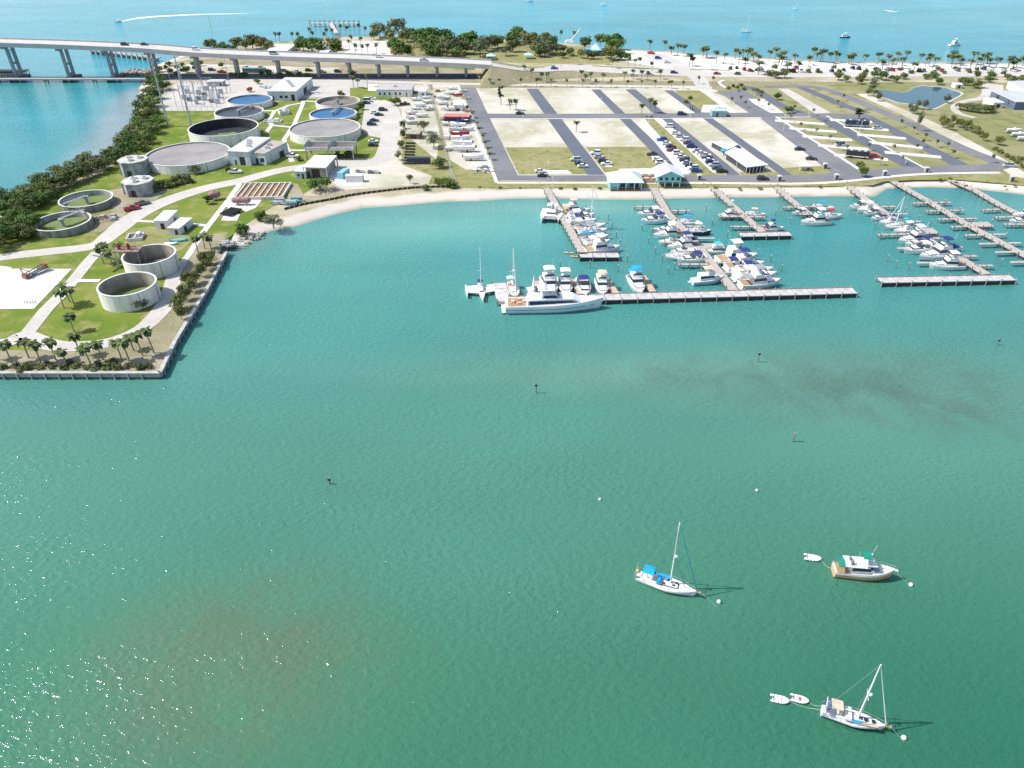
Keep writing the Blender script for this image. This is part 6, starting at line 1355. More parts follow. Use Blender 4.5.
# ---- second dock
B('express', 'white', (664, 212.5), (637.5, 214.5), 'long white cruiser, first left of the teal-building dock')
B('express', 'navy', (669, 219), (641, 221.5), 'white cruiser with navy canvas at its stern, second left of the teal-building dock')
B('express', 'white', (680, 229.5), (654, 230), 'white cruiser third down on the left of the teal-building dock')
B('flybridge', 'white', (682, 233.5), (653.5, 235.5), 'dark-bottomed white motor yacht fourth down on the left of the teal-building dock')
B('console', 'green', (680, 240.5), (658.5, 242), 'small boat with a green canvas top left of the teal-building dock')
B('flybridge', 'navy', (697, 244.5), (667, 248), 'motor yacht with a round navy canvas top left of the teal-building dock')
B('express', 'grey', (698, 250.5), (670, 253), 'cruiser with a grey top just in front of the round navy canvas')
B('sail', 'white', (696, 256), (664, 256.5), 'pale sailing boat without sails, its bow farthest left of the teal-building dock', mh=1.2, bimini='white')
B('express', 'navy', (708, 258.5), (677, 260), 'cruiser with dark blue canvas over the lowest left finger')
B('console', 'blue', (677, 221.5), (701, 223), 'small boat with bright blue canvas, first right of the teal-building dock')
B('runabout', 'white', (688, 231.5), (711, 232), 'dark-hulled open boat with a white top right of the teal-building dock', hullm=DK)
B('trawler', 'teal', (726, 250), (704, 251), 'teal and white boat lying in front of the tan platform')
mast(9, .09, 'slim white flagpole mast beside the tan platform', 721, 246, False, 0, 'flagpole', 'pole')
B('flybridge', 'white', (717, 260.5), (757, 257), 'large white motor yacht with a hardtop, highest right of the lower dock')
B('flybridge', 'navy', (726, 267.5), (764, 264.5), 'white motor yacht with navy canvas, second right of the lower dock')
B('express', 'navy', (733, 272.5), (773, 271), 'cruiser with two dark canopies at its bow end, third right of the lower dock')
B('express', 'white', (734, 278), (776, 276), 'all white cruiser fourth right of the lower dock')
B('flybridge', 'grey', (740, 285), (780, 282), 'large grey-windowed yacht lowest on the right, beside the breakwater')
B('trawler', 'tan', (692, 281), (723, 278.5), 'blue-white trawler with a red-brown pilothouse left of the lower dock end', hullm=mat('pale_blue_gelcoat', (.50, .60, .68), .35, .05, 1))
B('dinghy', 'w', (688, 281.6), (693, 281.2), 'tiny white tender at the stern of the trawler', z=.3)
B('towered', 'green', (740, 214), (717.5, 216), 'fishing boat with a tall green tuna tower on the third dock')
B('console', 'tan', (745, 213.5), (766, 214.5), 'open boat with a tan top on the right of the third dock')
B('flybridge', 'navy', (763, 228.5), (784, 227.5), 'small boat with a navy top beside the third T-head')
B('express', 'white', (808, 211), (792, 213), 'small white cruiser on the left of the fourth dock')
B('flybridge', 'white', (830, 219.5), (801, 221.5), 'tall white sport fishing boat at the end of the fourth dock', z=1.5)
B('console', 'blue', (812, 206.5), (834, 208), 'boat with a bright blue canvas, top right of the fourth dock')
B('console', 'red', (820, 216), (842, 215.5), 'open boat with red seats and top right of the fourth dock')
ee = [('express', 'white', (869, 205), (849, 207.5), 'white cruiser at the very top of the right boat row'), ('console', 'white', (875, 207.5), (857, 210.5), 'white open boat second in the right boat row'), ('express', 'white', (881, 211), (863, 213.5), 'white cruiser third in the right boat row'), ('express', 'grey', (889, 216), (871, 218.5), 'cruiser with a grey hood fourth in the right boat row'),
      ('console', 'navy', (898, 220.5), (879, 222.5), 'low boat with a dark top fifth in the right boat row'), ('sail', 'teal', (909, 224.5), (884, 227), 'sailing boat with a turquoise bimini in the right boat row'), ('runabout', 'white', (915, 230.5), (893, 232.5), 'slim white open boat under the turquoise bimini boat'),
      ('flybridge', 'white', (928, 238.5), (898, 241.5), 'white motor yacht topmost of the lower cluster in the right row'), ('express', 'navy', (934, 243), (905, 245), 'cruiser with navy canopy in the lower cluster of the right row'), ('express', 'white', (934, 248.5), (904, 251), 'white low cruiser in the lower cluster of the right row'),
      ('flybridge', 'navy', (955, 254), (919, 258), 'large yacht with a dark arched cover near the bottom of the right row'), ('flybridge', 'white', (963, 265.5), (929, 265.8), 'largest white yacht at the bottom of the right boat row')]
for a in ee:
    kw = dict(mh=10, bimini='teal') if a[0] == 'sail' else {}
    B(*a, **kw)
B('express', 'white', (1036, 221), (1009, 221.5), 'white cruiser cut by the right edge at the last dock'); B('flybridge', 'white', (1038, 215), (1012, 215.5), 'white motor yacht behind the cruiser at the right edge')
# ================================================================ ANCHORED BOATS
BL = mat('sky_blue_canvas', (.01, .33, .62), .85, .1, 1)
a, c = P(637, 574.5, 1.05), P(697, 591.5, 1.4); L = (Vector((c.x, c.y)) - Vector((a.x, a.y))).length; m_ = (a + c) / 2
t = thing('sailboat', 'white anchored sailboat with bright blue canvas and sail cover', 'boat', None, (m_.x, m_.y, 0), math.atan2(c.y - a.y, c.x - a.x))
CLOTH['sky'] = BL
sail_parts(t, L, 14.7, 'sky', W, cock=OFFW, boot=mat('pale_boot', (.55, .68, .80), .4, .05, 1), bimini='sky', jib=mat('green_uv_strip', (.03, .32, .36), .8, .1, 1))
b = MB(); b.box(-L * .16, -L * .09, -L * .10, L * .10, 1.5, 2.2, .7, .85); b.build('spray_hood', BL, t)
b = MB(); b.tube((L * .30, 0, 1.5), Vector((L * .06 - .25, 0, 9)), .06, .05); b.build('inner_forestay', mat('green_uv_strip', (0, 0, 0)), t)
b = MB()
for s_ in (-1, 1): b.tube((-L * .49, s_ * .9, 1.0), (-L * .52, s_ * .9, 2.4), .05); 
b.tube((-L * .52, -.9, 2.4), (-L * .52, .9, 2.4), .05); b.box(-L * .50 - .3, -L * .50, -.9, -.5, 1.3, 1.9); b.tube((-L * .52, .9, 2.3), (-L * .52, .9, 3.2), .06); b.build('stern_arch', STEEL, t)
b = MB(); b.ball((-L * .51, .6, 1.4), .28); b.build('horseshoe_buoy', mat('yellow_foam', (.65, .52, .12), .8, .1, 1), t)
for x, y in ((.02, .5), (.12, -.3), (.16, .35), (-.04, -.5)): b = MB(); b.box(L * x - .25, L * x + .25, y - .2, y + .2, 1.52, 1.57); b.build('hatch', GLASS, t)
b = MB(); b.tube((L * .5 + .8, 0, 1.3), (L * .5 + 3.6, -.8, .05), .018, n=4); b.build('anchor_line', OFFW, t)
def buoy(px, py, label, r=.38, name='mooring_buoy', m=W):
    q = P(px, py, .2); 
    def mk():
        t = thing('mooring_buoy', 'x', 'buoy'); b = MB(); b.ball((0, 0, .12), .38, 12, 8); b.build('float', W, t, smooth=True); b = MB(); b.ring(.12, .18, .46, .52, 10); b.build('ring', STEEL, t); return t
    stamp('buoy', mk, label, 'buoy', None, (q.x, q.y, .05), 0, r / .38)
buoy(719, 601.5, 'white mooring buoy just off the bow of the blue-canvas sailboat'); buoy(911, 584.5, 'white mooring buoy just off the bow of the green-canvas trawler'); buoy(904, 737.5, 'white mooring buoy just off the bow of the dark-hulled sailboat')
buoy(600, 499, 'lone white buoy above and left of the blue-canvas sailboat', .3); buoy(757, 490, 'lone white buoy in open water, farthest from the anchored boats', .3)
# trawler
a, c = P(834, 568, 1.3), P(894, 571.5, 1.8); L = (Vector((c.x, c.y)) - Vector((a.x, a.y))).length; m_ = (a + c) / 2
t = thing('trawler', 'anchored trawler yacht with tan hull and dark green canvas', 'boat', None, (m_.x, m_.y, 0), math.atan2(c.y - a.y, c.x - a.x))
TB = L * .31; hull(t, L, TB, 1.35, TH, deckm=OFFW, sheer=.6, fine=2.5, full=.5, boot=mat('brown_boot', (.18, .09, .06), .5, .1, 1))
S = hull_secs(L, TB, 1.35, fine=2.5, sheer=.6, full=.5); b = MB(); 
for s_, i1, i2 in ((1, 2, 3), (-1, 5, 4)):
    vs = []
    for sec in S: p1, p2 = Vector(sec[i1]), Vector(sec[i2]); vs += [p1.lerp(p2, .55) + Vector((0, .03 * s_, 0)), p2 + Vector((0, .03 * s_, .3))]
    b.add(vs, [(2 * i, 2 * i + 1, 2 * i + 3, 2 * i + 2) for i in range(len(S) - 1)])
b.build('white_bulwark', W, t, fixn=False)
cb = house(t, 'cabin', -L * .24, L * .10, TB * .72, 1.4, 1.75, W, .5, 0, .06, True, (.42, .8)); ph = house(t, 'pilothouse', L * .02, L * .17, TB * .62, 1.42, 2.0, W, .9, 0, .08, True, (.5, .85))
b = MB(); b.box(-L * .02, L * .16, -TB * .33, TB * .33, 3.45, 3.6, .95); b.build('pilothouse_roof', W, ph)
b = MB(); b.box(-L * .37, -L * .01, -TB * .42, TB * .42, 3.16, 3.28); b.build('boat_deck', W, t)
canopy(t, -L * .485, -L * .375, TB * .84, 3.1, CLOTH['green'], 1.3, .4); canopy(t, -L * .12, L * .01, TB * .66, 5.2, CLOTH['green'], 3.2, .5, 'upper_canopy')
b = MB(); b.box(-L * .03, L * .01, -TB * .28, TB * .28, 3.3, 4.1, .8); b.build('upper_helm', W, t); b = MB(); b.tube((L * .03, 0, 3.5), (L * .04, 0, 5.6), .12); b.tube((L * .035, 0, 5.4), (L * .06, 0, 7.8), .03, n=4); b.box(-.1 + L * .035, .3 + L * .035, -.9, .9, 4.6, 4.8); b.build('mast', W, t)
b = MB(); b.box(-L * .28, -L * .24, -TB * .3, -TB * .1, 3.3, 4.2, .8); b.box(-L * .28, -L * .25, TB * .05, TB * .25, 3.3, 3.9, .8); b.build('deck_locker', PAINT['grey'], t); b = MB(); b.box(-L * .47, -L * .26, -TB * .4, TB * .4, 1.42, 1.46); b.build('cockpit_sole', mat('teak', (0, 0, 0)), t)
b = MB(); b.box(L * .18, L * .26, -TB * .2, TB * .2, 1.75, 1.85); b.build('deck_cushion', mat('blue_grey_cushion', (.25, .35, .50), .8, .1, 1), t)
rail(t, L, TB, 1.5, .3, .6, 2.5, .5); b = MB(); b.tube((L * .5, 0, 2.0), (L * .5 + 2.6, -1.0, .05), .018, n=4); b.build('anchor_line', OFFW, t); b = MB(); b.box(L * .48, L * .48 + .8, -.25, .25, 2.05, 2.17); b.build('bow_platform', OFFW, t)
# dark hulled sailboat
a, c = P(822, 709.5, 1.0), P(886, 726, 1.3); L = (Vector((c.x, c.y)) - Vector((a.x, a.y))).length; m_ = (a + c) / 2
t = thing('sailboat', 'anchored sailboat with navy lower hull, cream deck and bare mast', 'boat', None, (m_.x, m_.y, 0), math.atan2(c.y - a.y, c.x - a.x))
BOOT[0] = .55; sail_parts(t, L, 12.8, None, W, boot=NW, bimini='tan', jib=W2, cock=OFFW); BOOT[0] = .16
b = MB(); b.box(-L * .15, -L * .05, -1.1, 1.1, 1.5, 2.1, .85); b.build('spray_hood', OFFW, t)
for x, y, m2 in ((.0, .9, 'blue'), (.22, .9, 'tan')): b = MB(); b.tube((L * x - 1, -y, 1.55), (L * x + 1.2, -y * .8, 1.6), .22); b.build('lashed_bundle', CLOTH[m2], t)
for x, y in ((.1, .0), (.18, .0), (.3, .0)): b = MB(); b.box(L * x - .25, L * x + .25, y - .25, y + .25, 1.53, 1.6); b.build('hatch', GLASS, t)
b = MB(); b.tube((-L * .49, -.8, 1), (-L * .5, -.8, 4.2), .06)
for k in range(3): b.tube((-L * .5, -.8, 4.2), (-L * .5 + .1, -.8 + .9 * math.cos(k * 2.1), 4.2 + .9 * math.sin(k * 2.1)), .06, .03)
b.build('wind_generator', W, t)
b = MB(); b.box(-L * .47, -L * .38, -1.2, 1.2, 2.3, 2.36); b.tube((-L * .46, -1, 1), (-L * .46, -1, 2.3), .04); b.tube((-L * .46, 1, 1), (-L * .46, 1, 2.3), .04); b.build('solar_panel', mat('solar_cells', (.10, .13, .20), .25, .1, 2), t)
b = MB(); b.tube((L * .5 + .8, 0, 1.2), (L * .5 + 2.6, -.8, .05), .018, n=4); b.build('anchor_line', OFFW, t)
B('dinghy', 'w', (805, 556.5), (820.5, 559), 'white inflatable dinghy towed behind the green-canvas trawler', z=.3)
B('dinghy', 'w', (771.5, 697.5), (788.5, 701), 'white inflatable dinghy, the outer of the two behind the dark sailboat', z=.3)
B('dinghy', 'w', (791.5, 697), (808, 701), 'white inflatable dinghy with a red seat nearest the dark sailboat', z=.3, seatm=CLOTH['red'])
def line(p0, p1, z0, z1, label):
    a, c = P(*p0, z0), P(*p1, z1); t = thing('tow_line', label, 'rope'); b = MB(); mid = (a + c) / 2; mid.z = min(z0, z1) - .15; b.path(smooth_line([a, mid, c], 4), .02, 4); b.build('rope', OFFW, t)
line((820.5, 559), (834, 569), .35, 1.2, 'pale tow rope from the trawler to its dinghy'); line((808, 701), (823, 706), .35, 1.1, 'pale tow rope from the dark sailboat to its nearer dinghy'); line((788.5, 701), (823, 710), .35, 1.0, 'pale tow rope from the dark sailboat to its outer dinghy')
def marker(px, py, h, label, board=None):
    q = P(px, py, 0); t = thing('channel_marker', label, 'marker', None, (q.x, q.y, 0)); b = MB(); b.tube((0, 0, -2), (0, 0, h), .14, n=8); b.build('post', PILE, t)
    b = MB(); b.box(-.35, .35, -.17, -.13, h - .6, h - .1); b.build('board', board or PAINT['green'], t)
marker(536, 393, 2.6, 'dark wooden channel post below the big white yacht'); marker(757.5, 362, 2.8, 'dark wooden channel post over the pale sand bank'); marker(793, 441.5, 2.8, 'channel post with a white board in open water', W2); marker(330, 484, 1.6, 'small dark marker alone in the left open water'); marker(997, 345, 1.8, 'faint marker post near the right edge of the water'); marker(211, 28, 9, 'distant channel beacon far behind the bridge', W2)
# ---- boats on the gulf
def far_sail(px, py, L, label, mh=14, hm=W): a = P(px - L / 2, py, .5); c = P(px + L / 2, py + .3, .5); B('sail', 'white', (px - L / 2, py), (px + L / 2, py + .4), label, z=.5, mh=mh, bimini='white', hullm=hm)
far_sail(746, 31.5, 11, 'white sailboat anchored off the gulf beach, largest far sail'); far_sail(795.5, 8.5, 6, 'tiny sailboat highest on the gulf, right of centre'); B('trawler', 'white', (840, 37), (850.5, 37.2), 'dark-hulled boat anchored off the gulf beach, between two white ones', z=.5, hullm=NW); B('flybridge', 'white', (949.5, 45), (961, 44.2), 'white motorboat anchored off the gulf beach at the right', z=.8, hullm=W)
far_sail(603.5, 4.8, 7, 'distant boat high up at the top middle of the gulf'); B('console', 'white', (533, .8), (526, .8), 'distant boat cut by the top edge of the view', z=.5)
B('console', 'white', (121, 21.2), (114.5, 21.8), 'small white speedboat trailing a long wake on the gulf', z=.5); B('console', 'white', (5, 48.6), (14, 49), 'small boat half hidden behind the left end of the bridge', z=.5); B('runabout', 'white', (896, 11.8), (900, 12), 'tiny speedboat far out on the right of the gulf', z=.5)
FOAM = mat('sea_foam', (.75, .80, .80), .9, .1, .2)
def wake(px, w_, name='wake'):
    pts = smooth_line([P(x, y, .03) for x, y in px], 6); n_ = len(pts); b = MB(); rg = random.Random(4); L_, Rr = [], []
    for i, p in enumerate(pts):
        d = (pts[min(i + 1, n_ - 1)] - pts[max(0, i - 1)]).normalized(); nn = Vector((-d.y, d.x, 0)); t = i / (n_ - 1); k = np.interp(t, np.linspace(0, 1, len(w_)), w_) * rg.uniform(.8, 1.15)
        L_.append(p + nn * k / 2); Rr.append(p - nn * k / 2)
    b.add([tuple(v) for v in L_ + Rr], [(n_ + i, n_ + i + 1, i + 1, i) for i in range(n_ - 1)]); tag(b.build(name, FOAM, fixn=False), kind='structure')
wake([(122, 21.2), (140, 18), (165, 16), (200, 14.4), (235, 13.8), (252, 13.6)], [3, 8, 9, 6, 3, .5]); wake([(884, 10), (890, 11), (896, 11.8)], [1, 5, 2])
# ================================================================ CARS
rows = {
 'right side of the third street': [('blue', 'suv', 661.7, 141), ('white', 'sedan', 666.4, 144.6), ('dark', 'sedan', 670.6, 148), ('purple', 'sedan', 671.5, 151.5), ('white', 'suv', 677.5, 154.3), ('white', 'sedan', 681, 158), ('navy', 'suv', 684.6, 161.5), ('silver', 'sedan', 687, 164.2), ('navy', 'sedan', 690, 166.8), ('white', 'suv', 693, 169.4), ('blue', 'suv', 696, 172)],
 'left side of the fourth street': [('white', 'suv', 668.5, 127.5), ('white', 'sedan', 675.7, 134.5), ('silver', 'sedan', 680, 137.5), ('white', 'suv', 684, 141), ('purple', 'sedan', 688, 144.4), ('navy', 'suv', 691.5, 148), ('silver', 'sedan', 696.6, 152.4), ('white', 'sedan', 701, 154.6), ('white', 'pickup', 705, 156.9), ('dark', 'sedan', 707, 159.3), ('white', 'sedan', 709, 161.7), ('navy', 'suv', 711, 164), ('silver', 'suv', 713.6, 166.4), ('green', 'sedan', 717, 169.8), ('dark', 'suv', 721.5, 172.6)],
 'left side of the third street': [('dark', 'sedan', 652, 155.5), ('white', 'sedan', 657.5, 161), ('white', 'suv', 661, 163.7), ('purple', 'suv', 665.5, 167), ('dark', 'sedan', 670, 171)],
 'left side of the second street': [('silver', 'suv', 575.7, 161), ('navy', 'sedan', 580, 164.7), ('white', 'sedan', 583, 167.5)],
 'right side of the second street': [('white', 'suv', 595.5, 154.3), ('silver', 'sedan', 599, 158), ('dark', 'suv', 603.5, 162.5), ('white', 'sedan', 606.5, 165)]}
for rn, L_ in rows.items():
    for k, (c_, kd_, x, y) in enumerate(L_):
        cn = {'dark': 'black', 'purple': 'dark purple', 'green': 'dark green'}.get(c_, c_)
        car(c_, kd_, x, y, f'{cn} car on the {rn}, {o_(k + 1)} from the bridge', R(3 + random.uniform(-3, 3)) + (math.pi if k % 3 == 0 else 0), 'cars parked in the marina lots')
single = [('dark', 'sedan', 543, 177, 0, 'black car on the front road at the head of the leftmost dock'), ('white', 'sedan', 540.5, 172.6, 0, 'white car on the small slab above the black car'), ('dark', 'suv', 762.5, 180.2, 0, 'dark car driving along the front road between the docks'),
 ('navy', 'suv', 681.8, 115.2, 0, 'dark blue car on the cross street'), ('dark', 'sedan', 799.5, 150.4, 0, 'black car on the pale lot beside the big right-hand street'), ('dark', 'sedan', 811, 160, R(-8), 'black car nearest the white tent on the pale lot'),
 ('silver', 'van', 840.6, 146.2, 0, 'silver van parked on a white camping pad'), ('red', 'suv', 874, 158, 0, 'dark red car behind the black striped coach'), ('silver', 'pickup', 1009.5, 167, R(-5), 'silver pickup on the bend at the end of the road'), ('dark', 'sedan', 520, 114.6, 0, 'dark car on the cross street at the left'), ('silver', 'sedan', 877, 129.2, 0, 'silver car parked beside the big dark motorhome'),
 ('red', 'sedan', 716.8, 74.5, 0, 'red car on the gulf highway'), ('navy', 'suv', 674, 73.8, 0, 'dark blue car on the gulf highway'), ('silver', 'sedan', 633, 76.3, 0, 'silver car on the gulf highway, left of another silver one'), ('silver', 'suv', 650, 75.9, 0, 'silver car on the gulf highway, right of another silver one'),
 ('red', 'pickup', 651, 54, R(-30), 'red pickup parked at the edge of the beach'), ('blue', 'suv', 658, 59, 0, 'blue car on the sandy beach parking'), ('white', 'sedan', 667, 63, 0, 'white car at the beach parking entrance'),
 ('white', 'sedan', 374.6, 114, 0, 'white car in the oval parking lot of the plant, next to the island'), ('dark', 'sedan', 379, 115.8, 0, 'black car beside the white one in the oval parking lot'), ('dark', 'suv', 383, 111, 0, 'black car at the far right of the oval parking lot'), ('dark', 'sedan', 374.2, 121.6, 0, 'black car in the middle of the oval parking lot'), ('navy', 'suv', 371.7, 125.4, 0, 'navy car at the near end of the oval parking lot'), ('navy', 'sedan', 366, 104, 0, 'navy car under the trees beside the oval parking lot'),
 ('white', 'sedan', 373.4, 142.5, 0, 'white car on the lawn beside the big grey tank'), ('dark', 'sedan', 373.2, 146.2, 0, 'black car on the lawn beside the big grey tank'), ('white', 'van', 368, 102, 0, 'white van at the far end of the oval parking lot'), ('white', 'sedan', 372, 99.4, 0, 'white car near the door of the long office building'), ('dark', 'pickup', 405, 105.3, 0, 'dark pickup in the shade of the green tree'),
 ('white', 'pickup', 235.5, 173.2, 0, 'white pickup beside the bush near the grey sludge tank'), ('white', 'pickup', 293, 157.5, 0, 'white pickup on the path in front of the annex'), ('dark', 'pickup', 187, 183, R(10), 'dark pickup at the end of the long hedge'), ('grey', 'pickup', 142.5, 205, R(40), 'grey pickup with a white load beside the curved road'), ('red', 'pickup', 132.5, 210, R(35), 'orange-red truck beside the curved road'), ('blue', 'pickup', 303, 171.5, 0, 'blue pickup hidden behind the white shed'),
 ('navy', 'suv', 413, 93.6, 0, 'navy car at the right end of the long office building')]
for c_, kd_, x, y, rz, lab in single: car(c_, kd_, x, y, lab, rz)
zb = {}
def on_bridge(col, kd_, px, lane, lab):
    q = PY(px, 50, Y0 + lane); x = q.x * 1; 
    for _ in range(4):
        z = zdeck(x) + 1.68; 
        # same pixel column at this depth and height
        d = Vector((px - 512, 0, 0)); depth = (Y0 + lane) * _ct + (CAMH - z) * _st; x = (px - 512) / FPX * depth
    def mk():
        t = thing('car', 'x', 'car'); car_parts(t, col, kd_); return t
    stamp(('car', col, kd_), mk, lab, 'car', None, (x, Y0 + lane, z), 0)
on_bridge('dark', 'suv', 125, 2, 'black car on the bridge, left of a second black one'); on_bridge('dark', 'sedan', 144.5, 5.5, 'black car on the bridge, right of a second black one'); on_bridge('white', 'suv', 196, 3, 'white car on the bridge above the power poles'); on_bridge('silver', 'van', 274, 0, 'silver van on the bridge above the warehouse'); on_bridge('silver', 'pickup', 424, -2, 'silver pickup on the bridge near its right end'); on_bridge('white', 'sedan', 379, 3, 'white car on the bridge between two silver vehicles')
q = hs[8]
for px, ln, col, lab in ((557, -2.5, 'blue', 'blue car just past the end of the bridge'), (552, 2.5, 'white', 'white car just past the end of the bridge')):
    d = min(hs, key=lambda p: abs(512 + FPX * p.x / (p.y * _ct + (CAMH - p.z) * _st) - px)); 
    def mk():
        t = thing('car', 'x', 'car'); car_parts(t, col, 'sedan'); return t
    stamp(('car', col, 'sedan'), mk, lab, 'car', None, (d.x, d.y + ln, d.z + .04), 0)
# beach parking row
rg = random.Random(3); cs = ['white', 'dark', 'silver', 'navy', 'red', 'grey']
xs_ = sorted([736, 744, 752, 760, 762, 783, 790, 796, 803, 810, 817, 830, 842, 850, 858, 879, 886, 893, 900, 908, 922, 931, 943, 955, 968, 980, 992, 1004, 1016])
for k, x in enumerate(xs_): c_ = rg.choice(cs); car(c_, 'suv' if k % 3 else 'sedan', x + rg.uniform(-3, 3), 70.2 + rg.uniform(-2.0, 1.6) + (x - 736) * .004, f'{ {"dark": "black"}.get(c_, c_)} car in the line along the gulf beach, {o_(k + 1)} from the left', R(90 if k % 2 else 80), 'cars parked along the gulf beach')
# motorhomes
def coach(px, py, L, H, col, band, lab, vec, z=G):
    q = P(px, py, z); a = P(px + vec[0], py + vec[1], z); t = thing('motorhome', lab, 'motorhome', None, (q.x, q.y, z + .1), math.atan2(a.y - q.y, a.x - q.x)); bus_parts(t, L, H, col, band)
coach(856, 127, 11, 3.2, 'navy', 'silver', 'long dark motorhome on a camping pad below the tall cypress', (10, .5)); coach(856.5, 158, 9.5, 3.1, 'dark', 'white', 'black motorhome with white stripes on a camping pad', (10, .9))
coach(720.5, 112.8, 5, 2.4, 'green', 'dark', 'dark green trailer behind the mobile office', (10, 0))
# boats stored on trailers in the yard
def trailer_boat(px, py, L, col, canv, lab, rz=0, group='boats stored on trailers'):
    q = P(px, py, G); key = ('tb', col, canv)
    def mk():
        t = thing('trailered_boat', 'x', 'boat'); L0 = 8; S = hull_secs(L0, 2.4, 1.1, sheer=.3, draft=.5); b = MB(); loft(b, [[(x, y, z + 1.0) for x, y, z in s_] for s_ in S]); b.build('hull', PAINT[col] if col != 'white' else W, t)
        b = MB(); b.box(-3, .5, -.8, .8, 2.1, 2.16); b.build('deck', OFFW, t); b = MB(); b.box(-.4, .6, -.5, .5, 2.16, 2.9, .7); b.build('console', CLOTH[canv], t)
        b = MB(); b.box(-4, 4.6, -.9, -.7, .45, .6); b.box(-4, 4.6, .7, .9, .45, .6); b.box(-1, -.8, -1, 1, .4, .5); b.build('trailer_frame', STEEL, t)
        for y in (-1.1, 1.1): b = MB(); b.tube((-1.2, y - .1, .32), (-1.2, y + .1, .32), .32, n=10); b.build('wheel', BLACKM, t)
        b = MB(); b.box(-4.6, -4.05, -.2, .2, 1.3, 2.3, .8); b.build('outboard_motor', PAINT['grey'], t); return t
    stamp(key, mk, lab, 'boat', group, (q.x, q.y, G + .08), rz, L / 8)
yb = [(460.5, 137, 9, 'red', 'grey'), (461, 141.5, 9.5, 'white', 'navy'), (462, 146.5, 9.5, 'white', 'white'), (464, 152, 10, 'white', 'white'), (474, 160.5, 9, 'white', 'white'), (449, 126, 7, 'white', 'navy'), (458, 127.5, 8, 'white', 'blue'), (463, 123.5, 7, 'navy', 'grey'), (456, 132, 7, 'silver', 'white'), (448, 111, 8, 'white', 'navy'), (460, 110.5, 7, 'white', 'white'), (449, 95, 6, 'white', 'white'), (458, 96.5, 6, 'red', 'white'), (445, 100, 6, 'silver', 'white'), (466, 119, 6, 'navy', 'white'), (453, 90, 5.5, 'white', 'tan'), (443, 105, 6, 'white', 'grey'), (468, 131, 6.5, 'white', 'white'), (451, 140, 7, 'white', 'grey'), (453, 151, 7, 'white', 'white'), (456, 106, 6, 'tan', 'white')]
for k, (x, y, L, c_, cv) in enumerate(sorted(yb, key=lambda a: a[1])): trailer_boat(x, y, L, c_, cv, f'{"pale" if c_ in ("white", "silver", "tan") else c_} boat on a trailer in the fenced yard, {o_(k + 1)} from the road', R(rg.uniform(-6, 6)) + (math.pi if k % 2 else 0))
pl = [(417, 101, 6, 'white', 'blue'), (421, 107, 6, 'white', 'white'), (429, 104, 6, 'silver', 'white'), (412, 114.5, 6, 'white', 'grey'), (422, 117.5, 6.5, 'white', 'white'), (430, 111, 6, 'silver', 'navy'), (412, 124.5, 6, 'silver', 'white'), (427, 99, 5.5, 'white', 'grey'), (417, 110, 5, 'white', 'teal')]
for k, (x, y, L, c_, cv) in enumerate(sorted(pl, key=lambda a: a[1])): trailer_boat(x, y, L, c_, cv, f'boat on a trailer left of the yard fence, {o_(k + 1)} counted from the road', R(rg.uniform(-20, 20)))
for k, (x, y) in enumerate([(1013, 133), (1018, 137), (1024, 141)]): trailer_boat(x, y, 7, 'white', 'white', f'white boat on a trailer alone in the far right field, {o_(k + 1)} from the left', R(-5))
for k, (x, y) in enumerate([(484, 168), (478, 171), (489, 172)]):
    pipeheap(x, y, W2, ['white hull moulds stacked at the boat yard corner', 'pale crates left of the white hull moulds', 'pale crates beside the street at the yard corner'][k], 7, 3, 1.6, 30 + k)
# yard clutter
for k, (x, y) in enumerate([(440, 92), (461, 92), (446, 120), (468, 112), (438, 98), (465, 99), (452, 119.5), (410, 119), (425, 124)]): pipeheap(x, y, [PAINT['rust'], W2, PAINT['tan']][k % 3], f'heap of pallets and gear in the boat storage yards, {o_([3, 7, 5, 9, 2, 8, 6, 1, 4][k])} from the left' if k else 'heap of gear at the far left corner of the fenced yard', 8, 2.5, 2.4, 50 + k)
# ================================================================ LAMP POSTS
def mk():
    t = thing('lamp_post', 'x', 'lamp post'); b = MB(); b.tube((0, 0, 0), (0, 0, 7.5), .11, .07, 6); b.build('pole', W2, t); b = MB(); b.box(-.1, 1.1, -.12, .12, 7.45, 7.6); b.build('lamp_head', W2, t); return t
lp = [(548, 181), (600, 113), (608.5, 160), (648, 128), (689, 169), (523, 131), (736, 168), (770, 152), (783, 131), (808, 118), (858, 138), (545, 86), (480, 90), (560, 78), (712, 83), (640, 80), (760, 84), (905, 165), (950, 150), (690, 118), (577, 84.5)]
for k, (x, y) in enumerate(sorted(lp)): q = P(x, y); stamp('lamp', mk, f'slim white lamp post in the lots and streets, {o_(k + 1)} from the left', 'lamp post', 'lamp posts of the lots', (q.x, q.y, G), random.uniform(0, 6))
# ================================================================ TREES
def many(items, f, tmpl, group, sort=lambda a: a[0]):
    for k, it in enumerate(sorted(items, key=sort)): f(it, tmpl.format(o_(k + 1)), group)
